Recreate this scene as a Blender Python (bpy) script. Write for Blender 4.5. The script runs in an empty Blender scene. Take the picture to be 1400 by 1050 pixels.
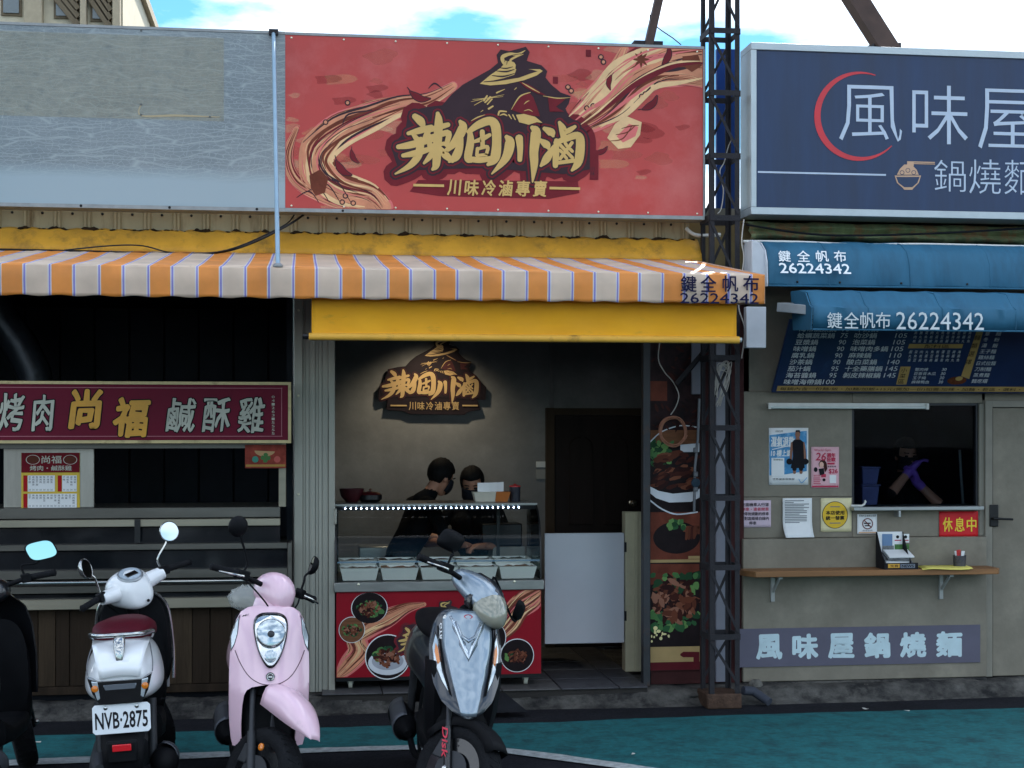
import bpy, bmesh, math, random
from mathutils import Vector, Matrix, Euler
from mathutils.geometry import tessellate_polygon
random.seed(7)
SC = bpy.context.scene
COL = SC.collection
rad = math.radians

# ------------------------------------------------------------------ camera
PSI = math.atan(0.137); H = 1.85; F = 2100.0; CX = 700.0; HY = 590.0
cam = bpy.data.cameras.new('camera'); cam.sensor_fit = 'HORIZONTAL'; cam.sensor_width = 36
cam.lens = 36 * F / 1400; cam.shift_y = (HY - 525) / 1400; cam.clip_start = 0.1; cam.clip_end = 2000
camo = bpy.data.objects.new('camera', cam); COL.objects.link(camo)
camo.location = (0, 0, H); camo.rotation_euler = (rad(90), 0, -PSI)
SC.camera = camo

# ------------------------------------------------------------------ sky, sun, exposure
SUN_EL, SUN_AZ = rad(44), rad(18)          # the sun stands behind the stalls, a little to the right
W = bpy.data.worlds.new('World'); SC.world = W; W.use_nodes = True
nt = W.node_tree; nt.nodes.clear()
def wn(t, **k):
    n = nt.nodes.new(t)
    for a, b in k.items(): setattr(n, a, b)
    return n
sky = wn('ShaderNodeTexSky', sky_type='NISHITA', sun_disc=False, sun_elevation=SUN_EL, sun_rotation=SUN_AZ)
sky.air_density = 1.3; sky.dust_density = 0.1; sky.ozone_density = 2.0
tc = wn('ShaderNodeTexCoord'); mp = wn('ShaderNodeMapping'); mp.inputs['Scale'].default_value = (1.0, 1.0, 3.0); mp.inputs['Location'].default_value = (.35, 0, .2)
nz = wn('ShaderNodeTexNoise'); nz.inputs['Scale'].default_value = 3.1; nz.inputs['Detail'].default_value = 9; nz.inputs['Roughness'].default_value = 0.55
rp = wn('ShaderNodeValToRGB'); rp.color_ramp.elements[0].position = 0.45; rp.color_ramp.elements[1].position = 0.57
mx = wn('ShaderNodeMix', data_type='RGBA'); mx.inputs['B'].default_value = (8.6, 9.3, 10.2, 1)
bg = wn('ShaderNodeBackground'); bg.inputs['Strength'].default_value = 0.12
wo = wn('ShaderNodeOutputWorld')
L = nt.links.new
L(tc.outputs['Generated'], mp.inputs['Vector']); L(mp.outputs['Vector'], nz.inputs['Vector']); L(nz.outputs['Fac'], rp.inputs['Fac'])
L(rp.outputs['Color'], mx.inputs['Factor']); tn = wn('ShaderNodeMix', data_type='RGBA', blend_type='MULTIPLY'); tn.inputs['Factor'].default_value = 1; tn.inputs['B'].default_value = (.26, .50, .66, 1); L(sky.outputs['Color'], tn.inputs['A']); L(tn.outputs['Result'], mx.inputs['A']); L(mx.outputs['Result'], bg.inputs['Color']); L(bg.outputs['Background'], wo.inputs['Surface'])
sl = bpy.data.lights.new('sun', 'SUN'); sl.energy = 4.5; sl.angle = rad(0.53); sl.color = (1.0, 0.95, 0.88)
so = bpy.data.objects.new('sun', sl); COL.objects.link(so); so.location = (5, 20, 20)
sdir = Vector((math.sin(SUN_AZ) * math.cos(SUN_EL), math.cos(SUN_AZ) * math.cos(SUN_EL), math.sin(SUN_EL)))
so.rotation_euler = sdir.to_track_quat('Z', 'Y').to_euler()
VS = SC.view_settings
VS.view_transform = 'Standard'; VS.look = 'None'; VS.gamma = 1; VS.exposure = 1.15; VS.use_curve_mapping = False
SC.render.engine = 'CYCLES'; SC.cycles.max_bounces = 7; SC.cycles.transparent_max_bounces = 12
SC.cycles.caustics_reflective = False; SC.cycles.caustics_refractive = False

# ------------------------------------------------------------------ measuring: a photo pixel to a point on a plane of the place
CAM = Vector((0, 0, H)); FW = Vector((math.sin(PSI), math.cos(PSI), 0)); RT = Vector((math.cos(PSI), -math.sin(PSI), 0)); UP = Vector((0, 0, 1))
def ray(px, py): return FW + RT * ((px - CX) / F) + UP * ((HY - py) / F)
def P(px, py, Y):
    d = ray(px, py); return CAM + d * (Y / d.y)
def G(px, py, z=0.0):
    d = ray(px, py); return CAM + d * ((z - H) / d.z)
def PD(px, py, d): return CAM + ray(px, py) * d
def RC(x0, y0, x1, y1, Y):
    mx_, my_ = (x0 + x1) / 2, (y0 + y1) / 2
    return P(x0, my_, Y).x, P(x1, my_, Y).x, P(mx_, y1, Y).z, P(mx_, y0, Y).z

# ------------------------------------------------------------------ materials
def lin(c): return tuple((v / 12.92 if v <= 0.04045 else ((v + 0.055) / 1.055) ** 2.4) for v in (x / 255 for x in c))
MATS = {}
def M(name, rgb, rough=0.6, metal=0.0, var=0.12, scale=6.0, bump=0.0, bscale=60.0, spec=0.5, coat=0.0, srgb=True, stretch=(1, 1, 1), dirt=None, dscale=2.0, dmin=0.55, dmax=0.7, emit=0.0, alpha=1.0, trans=0.0, thin=0.0):
    if name in MATS: return MATS[name]
    m = bpy.data.materials.new(name); m.use_nodes = True; t = m.node_tree
    b = t.nodes['Principled BSDF']; c = lin(rgb) if srgb else rgb
    if max(c) < .6 and not emit: c = tuple(v * .87 for v in c)
    lum = .21 * c[0] + .72 * c[1] + .07 * c[2]
    if metal < .2 and coat == 0: spec = min(spec, .1 if lum < .09 and rough > .35 else .3 if rough > .45 else spec)
    b.inputs['Roughness'].default_value = rough; b.inputs['Metallic'].default_value = metal
    b.inputs['Specular IOR Level'].default_value = spec; b.inputs['Coat Weight'].default_value = coat; b.inputs['Coat Roughness'].default_value = 0.08
    b.inputs['Alpha'].default_value = alpha; b.inputs['Transmission Weight'].default_value = trans
    def N(k, **kw):
        n = t.nodes.new(k)
        for a, v in kw.items(): setattr(n, a, v)
        return n
    if emit:
        b.inputs['Emission Color'].default_value = (*c, 1); b.inputs['Emission Strength'].default_value = emit
    tcn = N('ShaderNodeTexCoord'); mpn = N('ShaderNodeMapping'); mpn.inputs['Scale'].default_value = stretch
    t.links.new(tcn.outputs['Object'], mpn.inputs['Vector'])
    out = None
    if var > 0:
        n1 = N('ShaderNodeTexNoise'); n1.inputs['Scale'].default_value = scale; n1.inputs['Detail'].default_value = 7; n1.inputs['Roughness'].default_value = 0.62
        t.links.new(mpn.outputs['Vector'], n1.inputs['Vector'])
        cr = N('ShaderNodeValToRGB'); e = cr.color_ramp.elements
        e[0].position = 0.3; e[1].position = 0.7
        e[0].color = (*[max(0, v * (1 - var)) for v in c], 1); e[1].color = (*[min(1, v * (1 + var)) for v in c], 1)
        t.links.new(n1.outputs['Fac'], cr.inputs['Fac']); out = cr.outputs['Color']
        mr = N('ShaderNodeMapRange'); mr.inputs['To Min'].default_value = max(0.02, rough - 0.1); mr.inputs['To Max'].default_value = min(1, rough + 0.12)
        t.links.new(n1.outputs['Fac'], mr.inputs['Value']); t.links.new(mr.outputs['Result'], b.inputs['Roughness'])
    if dirt is not None:
        n2 = N('ShaderNodeTexNoise'); n2.inputs['Scale'].default_value = dscale; n2.inputs['Detail'].default_value = 9; n2.inputs['Roughness'].default_value = 0.7
        t.links.new(mpn.outputs['Vector'], n2.inputs['Vector'])
        r2 = N('ShaderNodeValToRGB'); r2.color_ramp.elements[0].position = dmin; r2.color_ramp.elements[1].position = dmax
        t.links.new(n2.outputs['Fac'], r2.inputs['Fac'])
        mm = N('ShaderNodeMix', data_type='RGBA'); mm.inputs['B'].default_value = (*lin(dirt), 1)
        if out: t.links.new(out, mm.inputs['A'])
        else: mm.inputs['A'].default_value = (*c, 1)
        t.links.new(r2.outputs['Color'], mm.inputs['Factor']); out = mm.outputs['Result']
    if out: t.links.new(out, b.inputs['Base Color'])
    else: b.inputs['Base Color'].default_value = (*c, 1)
    if bump:
        n3 = N('ShaderNodeTexNoise'); n3.inputs['Scale'].default_value = bscale; n3.inputs['Detail'].default_value = 5
        t.links.new(mpn.outputs['Vector'], n3.inputs['Vector'])
        bp = N('ShaderNodeBump'); bp.inputs['Strength'].default_value = bump; bp.inputs['Distance'].default_value = 0.01
        t.links.new(n3.outputs['Fac'], bp.inputs['Height']); t.links.new(bp.outputs['Normal'], b.inputs['Normal'])
    if thin:
        tl = N('ShaderNodeBsdfTranslucent'); ms_ = N('ShaderNodeMixShader'); ms_.inputs['Fac'].default_value = thin
        if out: t.links.new(out, tl.inputs['Color'])
        else: tl.inputs['Color'].default_value = (*c, 1)
        t.links.new(b.outputs['BSDF'], ms_.inputs[1]); t.links.new(tl.outputs['BSDF'], ms_.inputs[2]); t.links.new(ms_.outputs['Shader'], t.nodes['Material Output'].inputs['Surface'])
    MATS[name] = m
    return m
def glass(name, tint=(0.85, 0.92, 0.95), ior=1.2, rough=0.02):
    if name in MATS: return MATS[name]
    m = bpy.data.materials.new(name); m.use_nodes = True; t = m.node_tree; t.nodes.clear()
    o = t.nodes.new('ShaderNodeOutputMaterial'); g = t.nodes.new('ShaderNodeBsdfGlossy'); g.inputs['Roughness'].default_value = rough
    tr = t.nodes.new('ShaderNodeBsdfTransparent'); tr.inputs['Color'].default_value = (*tint, 1)
    mxs = t.nodes.new('ShaderNodeMixShader'); fr = t.nodes.new('ShaderNodeFresnel'); fr.inputs['IOR'].default_value = ior
    t.links.new(fr.outputs['Fac'], mxs.inputs['Fac']); t.links.new(tr.outputs['BSDF'], mxs.inputs[1]); t.links.new(g.outputs['BSDF'], mxs.inputs[2])
    t.links.new(mxs.outputs['Shader'], o.inputs['Surface']); MATS[name] = m
    return m

# ------------------------------------------------------------------ mesh building
ORG = {}
def _name_root(o, label, cat, group, kind):
    if label: o['label'] = label
    if cat: o['category'] = cat
    if group: o['group'] = group
    if kind: o['kind'] = kind
def thing(name, label, cat, loc=(0, 0, 0), group=None, kind=None, org=None):
    o = bpy.data.objects.new(name, None); COL.objects.link(o); o.empty_display_size = 0.1
    o.location = loc; ORG[o.name] = Vector(loc) if org is None else Vector(org)
    _name_root(o, label, cat, group, kind); return o

class MB:
    def __init__(s, xf=None): s.v = []; s.f = []; s.mi = []; s.mats = []; s.xf = xf
    def m(s, mat):
        if mat is None: return 0
        if mat not in s.mats: s.mats.append(mat)
        return s.mats.index(mat)
    def add(s, vs, fs, mat=None):
        b = len(s.v); i = s.m(mat)
        s.v += [Vector(p) for p in vs] if s.xf is None else [s.xf @ Vector(p) for p in vs]
        for f in fs: s.f.append(tuple(b + k for k in f)); s.mi.append(i)
        return s
    def box(s, x0, x1, y0, y1, z0, z1, mat=None):
        vs = [(x, y, z) for z in (z0, z1) for y in (y0, y1) for x in (x0, x1)]
        return s.add(vs, [(0, 2, 3, 1), (4, 5, 7, 6), (0, 1, 5, 4), (2, 6, 7, 3), (0, 4, 6, 2), (1, 3, 7, 5)], mat)
    def obox(s, c, ax, ay, az, mat=None):          # box from a centre and three half-axis vectors
        c, ax, ay, az = map(Vector, (c, ax, ay, az))
        vs = [c + ax * i + ay * j + az * k for k in (-1, 1) for j in (-1, 1) for i in (-1, 1)]
        return s.add(vs, [(0, 2, 3, 1), (4, 5, 7, 6), (0, 1, 5, 4), (2, 6, 7, 3), (0, 4, 6, 2), (1, 3, 7, 5)], mat)
    def bar(s, a, b, w, h=None, mat=None, up=(0, 0, 1)):  # rectangular bar between two points
        a, b = Vector(a), Vector(b); h = h or w; d = (b - a); u = Vector(up)
        if abs(d.normalized().dot(u)) > 0.98: u = Vector((0, 1, 0))
        x = d.cross(u).normalized() * (w / 2); z = x.cross(d).normalized() * (h / 2)
        return s.obox((a + b) / 2, x, d / 2, z, mat)
    def rings(s, rs, mat=None, cap=True, closed=True):
        n = len(rs[0]); vs = [p for r in rs for p in r]; fs = []
        for i in range(len(rs) - 1):
            for j in range(n if closed else n - 1):
                k = (j + 1) % n; fs.append((i * n + j, i * n + k, (i + 1) * n + k, (i + 1) * n + j))
        if cap and closed:
            fs.append(tuple(reversed(range(n)))); fs.append(tuple((len(rs) - 1) * n + j for j in range(n)))
        return s.add(vs, fs, mat)
    def tube(s, pts, r, mat=None, n=8, cap=True):
        pts = [Vector(p) for p in pts]; rs = []; prev = None
        rr = r if isinstance(r, (list, tuple)) else [r] * len(pts)
        for i, p in enumerate(pts):
            d = (pts[min(i + 1, len(pts) - 1)] - pts[max(i - 1, 0)]).normalized()
            if prev is None:
                u = Vector((0, 0, 1)) if abs(d.z) < 0.9 else Vector((1, 0, 0)); x = d.cross(u).normalized()
            else: x = (prev - d * prev.dot(d)).normalized()
            prev = x; y = d.cross(x)
            rs.append([p + (x * math.cos(2 * math.pi * k / n) + y * math.sin(2 * math.pi * k / n)) * rr[i] for k in range(n)])
        return s.rings(rs, mat, cap)
    def lathe(s, c, axis, prof, mat=None, n=20, cap=True):   # prof: (radius, along axis)
        c = Vector(c); a = Vector(axis).normalized(); u = Vector((0, 0, 1)) if abs(a.z) < 0.9 else Vector((1, 0, 0))
        x = a.cross(u).normalized(); y = a.cross(x)
        return s.rings([[c + a * h + (x * math.cos(2 * math.pi * k / n) + y * math.sin(2 * math.pi * k / n)) * max(r, 1e-4) for k in range(n)] for r, h in prof], mat, cap)
    def prism(s, poly, o, u, v, w, mat=None):       # polygon in (u,v) swept along w
        o, u, v, w = map(Vector, (o, u, v, w)); n = len(poly)
        A = [o + u * a + v * b for a, b in poly]; B = [p + w for p in A]
        tr = tessellate_polygon([[Vector((a, b, 0)) for a, b in poly]])
        fs = [tuple(t) for t in tr] + [tuple(reversed([k + n for k in t])) for t in tr]
        fs += [(i, (i + 1) % n, (i + 1) % n + n, i + n) for i in range(n)]
        return s.add(A + B, fs, mat)
    def grid(s, rows, mat=None):                    # rows of points, open sheet
        return s.rings(rows, mat, cap=False, closed=False)
    def build(s, name, mat=None, parent=None, label=None, cat=None, group=None, kind=None, smooth=None, bevel=0, sub=0, solid=0, recalc=True, seg=2):
        me = bpy.data.meshes.new(name)
        lo = Vector([min(p[i] for p in s.v) for i in range(3)]); hi = Vector([max(p[i] for p in s.v) for i in range(3)])
        org = Vector(((lo.x + hi.x) / 2, (lo.y + hi.y) / 2, lo.z))
        me.from_pydata([p - org for p in s.v], [], s.f)
        if mat is not None: s.mats = [mat] + [x for x in s.mats if x is not mat] if not s.mats else s.mats
        for x in s.mats: me.materials.append(x)
        if len(s.mats) > 1:
            for p, i in zip(me.polygons, s.mi): p.material_index = i
        if recalc:
            bm = bmesh.new(); bm.from_mesh(me); bmesh.ops.recalc_face_normals(bm, faces=bm.faces); bm.to_mesh(me); bm.free()
        o = bpy.data.objects.new(name, me); COL.objects.link(o)
        if solid:
            md = o.modifiers.new('s', 'SOLIDIFY'); md.thickness = solid; md.offset = 0
        if bevel:
            md = o.modifiers.new('b', 'BEVEL'); md.width = bevel; md.segments = seg; md.limit_method = 'ANGLE'; md.angle_limit = rad(35)
        if sub:
            md = o.modifiers.new('u', 'SUBSURF'); md.levels = sub; md.render_levels = sub
        if smooth is not None or sub or (bevel and seg > 1):
            for p in me.polygons: p.use_smooth = True
            if not sub: me.set_sharp_from_angle(angle=rad(smooth or 40))
        if parent is not None:
            o.parent = parent; o.location = org - ORG[parent.name]
        else: o.location = org
        ORG[o.name] = org
        _name_root(o, label, cat, group, kind)
        return o
def mbox(x0, x1, y0, y1, z0, z1, mat=None): return MB().box(x0, x1, y0, y1, z0, z1, mat)

# ------------------------------------------------------------------ flat print: lettering and artwork lying on a plane
TCACHE = {}
def text_geom(s, bold=0.0, shear=0.0):
    k = (s, bold, shear)
    if k in TCACHE: return TCACHE[k]
    c = bpy.data.curves.new('t', 'FONT'); c.body = s; c.offset = bold; c.shear = shear; c.resolution_u = 2
    o = bpy.data.objects.new('t', c); COL.objects.link(o)
    dg = bpy.context.evaluated_depsgraph_get(); me = o.evaluated_get(dg).to_mesh()
    v = [(p.co.x, p.co.y) for p in me.vertices]; f = [tuple(p.vertices) for p in me.polygons]
    bpy.data.objects.remove(o); bpy.data.curves.remove(c)
    x0 = min(p[0] for p in v); x1 = max(p[0] for p in v); y0 = min(p[1] for p in v); y1 = max(p[1] for p in v)
    v = [((a - x0) / (x1 - x0), (b - y0) / (y1 - y0)) for a, b in v]
    TCACHE[k] = (v, f, (x1 - x0) / (y1 - y0)); return TCACHE[k]
class Flat:
    """artwork on the plane through o with unit axes u (right), v (up); positions are read off the photograph"""
    def __init__(s, o, u=(1, 0, 0), v=(0, 0, 1), step=0.0012, clip=None):
        s.o = Vector(o); s.u = Vector(u).normalized(); s.v = Vector(v).normalized(); s.n = s.u.cross(s.v); s.mb = MB(); s.step = step; s.k = 0; s.clip = clip
        if s.n.y > 0: s.n = -s.n
    def uv(s, px, py):
        d = ray(px, py); p = CAM + d * ((s.o - CAM).dot(s.n) / d.dot(s.n)) - s.o
        a, b = p.dot(s.u), p.dot(s.v)
        if s.clip: a = min(max(a, s.clip[0]), s.clip[1]); b = min(max(b, s.clip[2]), s.clip[3])
        return a, b
    def w(s, a, b, l): return s.o + s.u * a + s.v * b + s.n * (s.step * l)
    def bump_l(s): s.k = (s.k + 1) % 60; return .012 * s.k
    def polyuv(s, pts, mat, l=1):
        l += s.bump_l()
        tr = tessellate_polygon([[Vector((a, b, 0)) for a, b in pts]])
        s.mb.add([s.w(a, b, l) for a, b in pts], [tuple(t) for t in tr], mat)
    def poly(s, pts, mat, l=1): s.polyuv([s.uv(*p) for p in pts], mat, l)
    def rect(s, x0, y0, x1, y1, mat, l=1):
        a0, b0 = s.uv(x0, (y0 + y1) / 2)[0], s.uv((x0 + x1) / 2, y1)[1]; a1, b1 = s.uv(x1, (y0 + y1) / 2)[0], s.uv((x0 + x1) / 2, y0)[1]
        s.polyuv([(a0, b0), (a1, b0), (a1, b1), (a0, b1)], mat, l)
    def disc(s, cx, cy, rx, ry, mat, l=1, n=32, a0=0, a1=360, inner=0):
        cu, cv = s.uv(cx, cy); ru = s.uv(cx + rx, cy)[0] - cu; rv = s.uv(cx, cy - ry)[1] - cv
        A = [rad(a0 + (a1 - a0) * i / n) for i in range(n + 1)]
        if inner:
            for i in range(n):
                q = []
                for a, k in ((A[i], inner), (A[i], 1), (A[i + 1], 1), (A[i + 1], inner)): q.append((cu + ru * k * math.cos(a), cv + rv * k * math.sin(a)))
                s.polyuv(q, mat, l)
        else: s.polyuv([(cu + ru * math.cos(a), cv + rv * math.sin(a)) for a in A[:-1]], mat, l)
    def text(s, t, x0, y0, x1, y1, mat, l=2, bold=0.0, shear=0.0, jig=0.0):
        if bold > 0: return s.fat(t, x0, y0, x1, y1, mat, l, bold * (y1 - y0) * 1.3, shear, jig, 6)
        vs, fs, _ = text_geom(t, bold, shear)
        xm, ym = (x0 + x1) / 2, (y0 + y1) / 2
        ua, ub = s.uv(x0, ym)[0], s.uv(x1, ym)[0]; va, vb = s.uv(xm, y1)[1], s.uv(xm, y0)[1]
        pts = []
        for a, b in vs:
            if jig:
                a += jig * math.sin(9 * b + 13 * a); b += jig * (math.sin(11 * a + 5 * b) + 0.6 * math.sin(37 * a))
            pts.append(s.w(ua + (ub - ua) * a, va + (vb - va) * b, l))
        s.mb.add(pts, fs, mat)
    def fat(s, t, x0, y0, x1, y1, mat, l=2, r=1.0, shear=0.0, jig=0.0, n=8):   # heavy letters: the outline pushed out on all sides
        for k in range(n): s.text(t, x0 + r * math.cos(k * 2 * math.pi / n), y0 + r * math.sin(k * 2 * math.pi / n), x1 + r * math.cos(k * 2 * math.pi / n), y1 + r * math.sin(k * 2 * math.pi / n), mat, l + .02 * k, 0.0, shear, jig)
        s.text(t, x0, y0, x1, y1, mat, l + .02 * n, 0.0, shear, jig)
    def stroke(s, pts, mat, l=2, grow=0.0, sm=True):     # brush stroke: (px, py, width px) with round ends
        if sm and len(pts) > 2:
            q = []
            for i in range(len(pts) - 1):
                p0, p1, p2, p3 = pts[max(i - 1, 0)], pts[i], pts[i + 1], pts[min(i + 2, len(pts) - 1)]
                for k in range(5):
                    t = k / 5; q.append(tuple(0.5 * (2 * b + (c - a) * t + (2 * a - 5 * b + 4 * c - d) * t * t + (3 * b - a - 3 * c + d) * t ** 3) for a, b, c, d in zip(p0, p1, p2, p3)))
            pts = q + [pts[-1]]
        L_, R_ = [], []; l += s.bump_l()
        for i, (x, y, w) in enumerate(pts):
            a = pts[max(i - 1, 0)]; b = pts[min(i + 1, len(pts) - 1)]
            dx, dy = b[0] - a[0], b[1] - a[1]; n = math.hypot(dx, dy) or 1; h = w / 2 + grow
            ex = 0
            L_.append((x + dy / n * h, y - dx / n * h)); R_.append((x - dy / n * h, y + dx / n * h))
        def cap(p, q, w):
            dx, dy = p[0] - q[0], p[1] - q[1]; a = math.atan2(dy, dx); h = w / 2 + grow
            return [(p[0] + h * math.cos(a + t), p[1] + h * math.sin(a + t)) for t in (-1.2, -0.7, 0, 0.7, 1.2)]
        for i in range(len(L_) - 1):
            s.mb.add([s.w(*s.uv(*p), l + .004 * (i % 6)) for p in (L_[i], L_[i + 1], R_[i + 1], R_[i])], [(0, 1, 2, 3)], mat)
        for e, q in ((0, 1), (-1, -2)):
            c = cap(pts[e], pts[q], pts[e][2]); a = math.atan2(pts[e][1] - pts[q][1], pts[e][0] - pts[q][0]); h = pts[e][2] / 2 + grow
            ring = [(pts[e][0] + h * math.cos(a - 1.5708), pts[e][1] + h * math.sin(a - 1.5708))] + c + [(pts[e][0] + h * math.cos(a + 1.5708), pts[e][1] + h * math.sin(a + 1.5708))]
            s.mb.add([s.w(*s.uv(*p), l) for p in ring], [tuple(range(len(ring)))], mat)
    def build(s, name, parent, **k): return s.mb.build(name, parent=parent, recalc=False, **k)
# ================================================================== the setting
YF = 10.4; FZ = 0.12
asph = M('asphalt', (42, 43, 49), 0.9, var=0.5, scale=40, bump=0.8, bscale=260, dirt=(24, 25, 29), dscale=1.6, dmin=0.45, dmax=0.7)
def noise2(x, y):
    return (math.sin(x * 3.1 + math.sin(y * 2.3) * 1.7) + math.sin(x * 7.7 + y * 5.1) * 0.5 + math.sin(x * 17.3 - y * 11.9) * 0.3 + math.sin(x * 41 + y * 29) * 0.2) / 2
g = MB(); N = 12
g.add([(-180, -150, 0), (180, -150, 0), (180, 300, 0), (-180, 300, 0)], [(0, 1, 2, 3)])
g.build('ground', asph, label='dark grey asphalt street in front of the food stalls', cat='road', kind='structure')

def paint_mat(name, rgb, wear, dmin, dmax, sc=5):
    return M(name, rgb, 0.75, var=0.35, scale=22, bump=0.5, bscale=200, dirt=wear, dscale=sc, dmin=dmin, dmax=dmax)
green = paint_mat('green_paint', (30, 106, 110), (14, 50, 56), 0.46, 0.76, 5)
whitep = paint_mat('white_paint', (178, 184, 184), (70, 74, 76), 0.60, 0.72, 14)
far = [(-60, 1008), (0, 1006), (120, 1004), (300, 999), (440, 995), (520, 992), (740, 988), (850, 983), (1050, 976), (1200, 972), (1400, 968), (1500, 965)]
near = [(-60, 1046), (0, 1043), (130, 1038), (260, 1033), (420, 1026), (500, 1023), (600, 1021), (660, 1022), (740, 1032), (860, 1048), (1000, 1070), (1200, 1110), (1500, 1190), (2300, 1260)]
def zip_sheet(A, B, z, name, mat, **k):
    A = [G(*p, z) for p in A]; B = [G(*p, z) for p in B]
    def at(Lx, x):
        for i in range(len(Lx) - 1):
            if Lx[i].x <= x <= Lx[i + 1].x:
                t = (x - Lx[i].x) / (Lx[i + 1].x - Lx[i].x); return Lx[i].lerp(Lx[i + 1], t)
        return Lx[0] if x < Lx[0].x else Lx[-1]
    x0 = max(A[0].x, B[0].x); x1 = min(A[-1].x, B[-1].x); n = 90; R1, R2 = [], []
    for i in range(n + 1):
        x = x0 + (x1 - x0) * i / n; a = at(A, x); b = at(B, x); j = 0.012 * noise2(x * 3, 1)
        R1.append((x, a.y + j, z)); R2.append((x, b.y, z))
    return MB().grid([R1, R2]).build(name, mat, recalc=True, **k)
zip_sheet(far, near, 0.004, 'green_lane', green, label='teal green painted pedestrian lane along the stalls', cat='lane', kind='structure')
zip_sheet([(x, y - 3 if y < 1030 else y - 4) for x, y in near], [(x, y + 3 if y < 1030 else y + 4) for x, y in near], 0.008, 'lane_line', whitep, label='white painted line edging the teal green lane', cat='road marking', kind='structure')

# broken concrete ledge under the stalls
conc = M('ledge_concrete', (94, 92, 88), 0.95, var=0.4, scale=7, bump=0.9, bscale=45, dirt=(34, 34, 35), dscale=4, dmin=0.42, dmax=0.62)
edge = [(-80, 986), (0, 985), (200, 982), (450, 976), (600, 969), (720, 968), (900, 965), (960, 963), (1050, 961), (1200, 957), (1400, 950), (1500, 947)]
E3 = [G(*p) for p in edge]
def edge_y(x):
    for i in range(len(E3) - 1):
        if E3[i].x <= x <= E3[i + 1].x: return E3[i].y + (E3[i + 1].y - E3[i].y) * (x - E3[i].x) / (E3[i + 1].x - E3[i].x)
    return E3[0].y if x < E3[0].x else E3[-1].y
lg = MB(); rows = []
xs = [E3[0].x + (E3[-1].x - E3[0].x) * i / 260 for i in range(261)]
for k, (dy, z, am) in enumerate([(-0.10, -0.01, 0), (-0.02, 0.012, 0.3), (0.03, 0.035, 0.8), (0.06, 0.068, 1), (0.10, 0.086, 1), (0.17, 0.092, 0.8), (0.3, 0.096, 0.6), (0.5, 0.096, 0.4), (1.2, 0.094, 0.1), (8.0, 0.094, 0)]):
    r = []
    for x in xs:
        n = noise2(x * 1.9 + k * 0.13, k * 0.9); n2 = noise2(x * 7 + k, k * 2.1)
        r.append((x, edge_y(x) + dy + am * (0.035 * n + 0.02 * n2), z + am * (0.014 * n + 0.012 * n2)))
    rows.append(r)
lg.grid(rows).build('pavement_ledge', conc, label='broken grey concrete ledge under the stall fronts', cat='kerb', kind='structure', smooth=60)

# tiled floor of the middle shop
fx0, fx1 = P(440, 940, 10.2).x, P(886, 940, 10.2).x
fl = mbox(fx0, fx1, 10.22, 12.3, 0.06, FZ - 0.012).build('shop_floor', M('floor_bed', (58, 56, 54), 0.95, bump=0.6), label='dark tiled floor of the middle shop', cat='floor', kind='structure')
tile_m = [M('floor_tile_%d' % i, c, 0.5, var=0.3, scale=5, bump=0.15, dirt=(44, 44, 46), dscale=6, dmin=0.48, dmax=0.7) for i, c in enumerate([(92, 92, 94), (84, 84, 88), (98, 96, 95)])]
T = 0.40; tm = None
nx = int((fx1 - fx0) / T) + 1
for i in range(nx):
    for j in range(6):
        a0 = fx0 + i * T + 0.004; a1 = min(fx0 + (i + 1) * T - 0.004, fx1); b0 = 10.2 + j * T + 0.004; b1 = min(10.2 + (j + 1) * T - 0.004, 12.3)
        if a1 - a0 > 0.05 and b1 - b0 > 0.05:
            mbox(a0, a1, b0, b1, FZ - 0.011, FZ + random.uniform(-.001, .001)).build('tile', random.choice(tile_m), fl, bevel=0.003, seg=1)
for k, (px_s, py_s, w_s, lab) in enumerate(((50, 1014, .05, 'small white paper scrap on the lane beside the black scooter'), (640, 1000, .03, 'tiny pale scrap on the teal lane right of the silver scooter'), (866, 1030, .035, 'pale scrap on the teal lane near the white line'), (1183, 969, .045, 'white scrap on the asphalt below the purple banner'), (1240, 971, .035, 'pale scrap on the asphalt at the right below the shelf'))):
    p = G(px_s, py_s, .012); a_ = .6 * k
    MB().grid([[(p.x + w_s * (u * math.cos(a_) - v * .5 * math.sin(a_)), p.y + w_s * (u * math.sin(a_) + v * .5 * math.cos(a_)), .011 + .008 * abs(u) * (k % 2) + .006 * v * u) for u in (-.5, -.1, .3, .5)] for v in (-.5, 0, .5)]).build('paper_scrap', M('scrap_paper', (206, 204, 196), .8), label=lab, cat='litter', solid=.001)
o = MB().add([G(585, 978, .03), G(722, 973, .03), G(690, 947, .115), G(592, 950, .115), G(585, 978, .04), G(722, 973, .04), G(690, 947, .125), G(592, 950, .125)], [(0, 1, 2, 3), (4, 5, 6, 7), (0, 1, 5, 4), (1, 2, 6, 5), (2, 3, 7, 6), (3, 0, 4, 7)])
o.build('door_mat', M('mat_rubber', (36, 38, 42), 0.9, var=0.3, bump=0.5, bscale=150), label='dark rubber mat sloping over the ledge behind the silver scooter', cat='mat')

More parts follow.
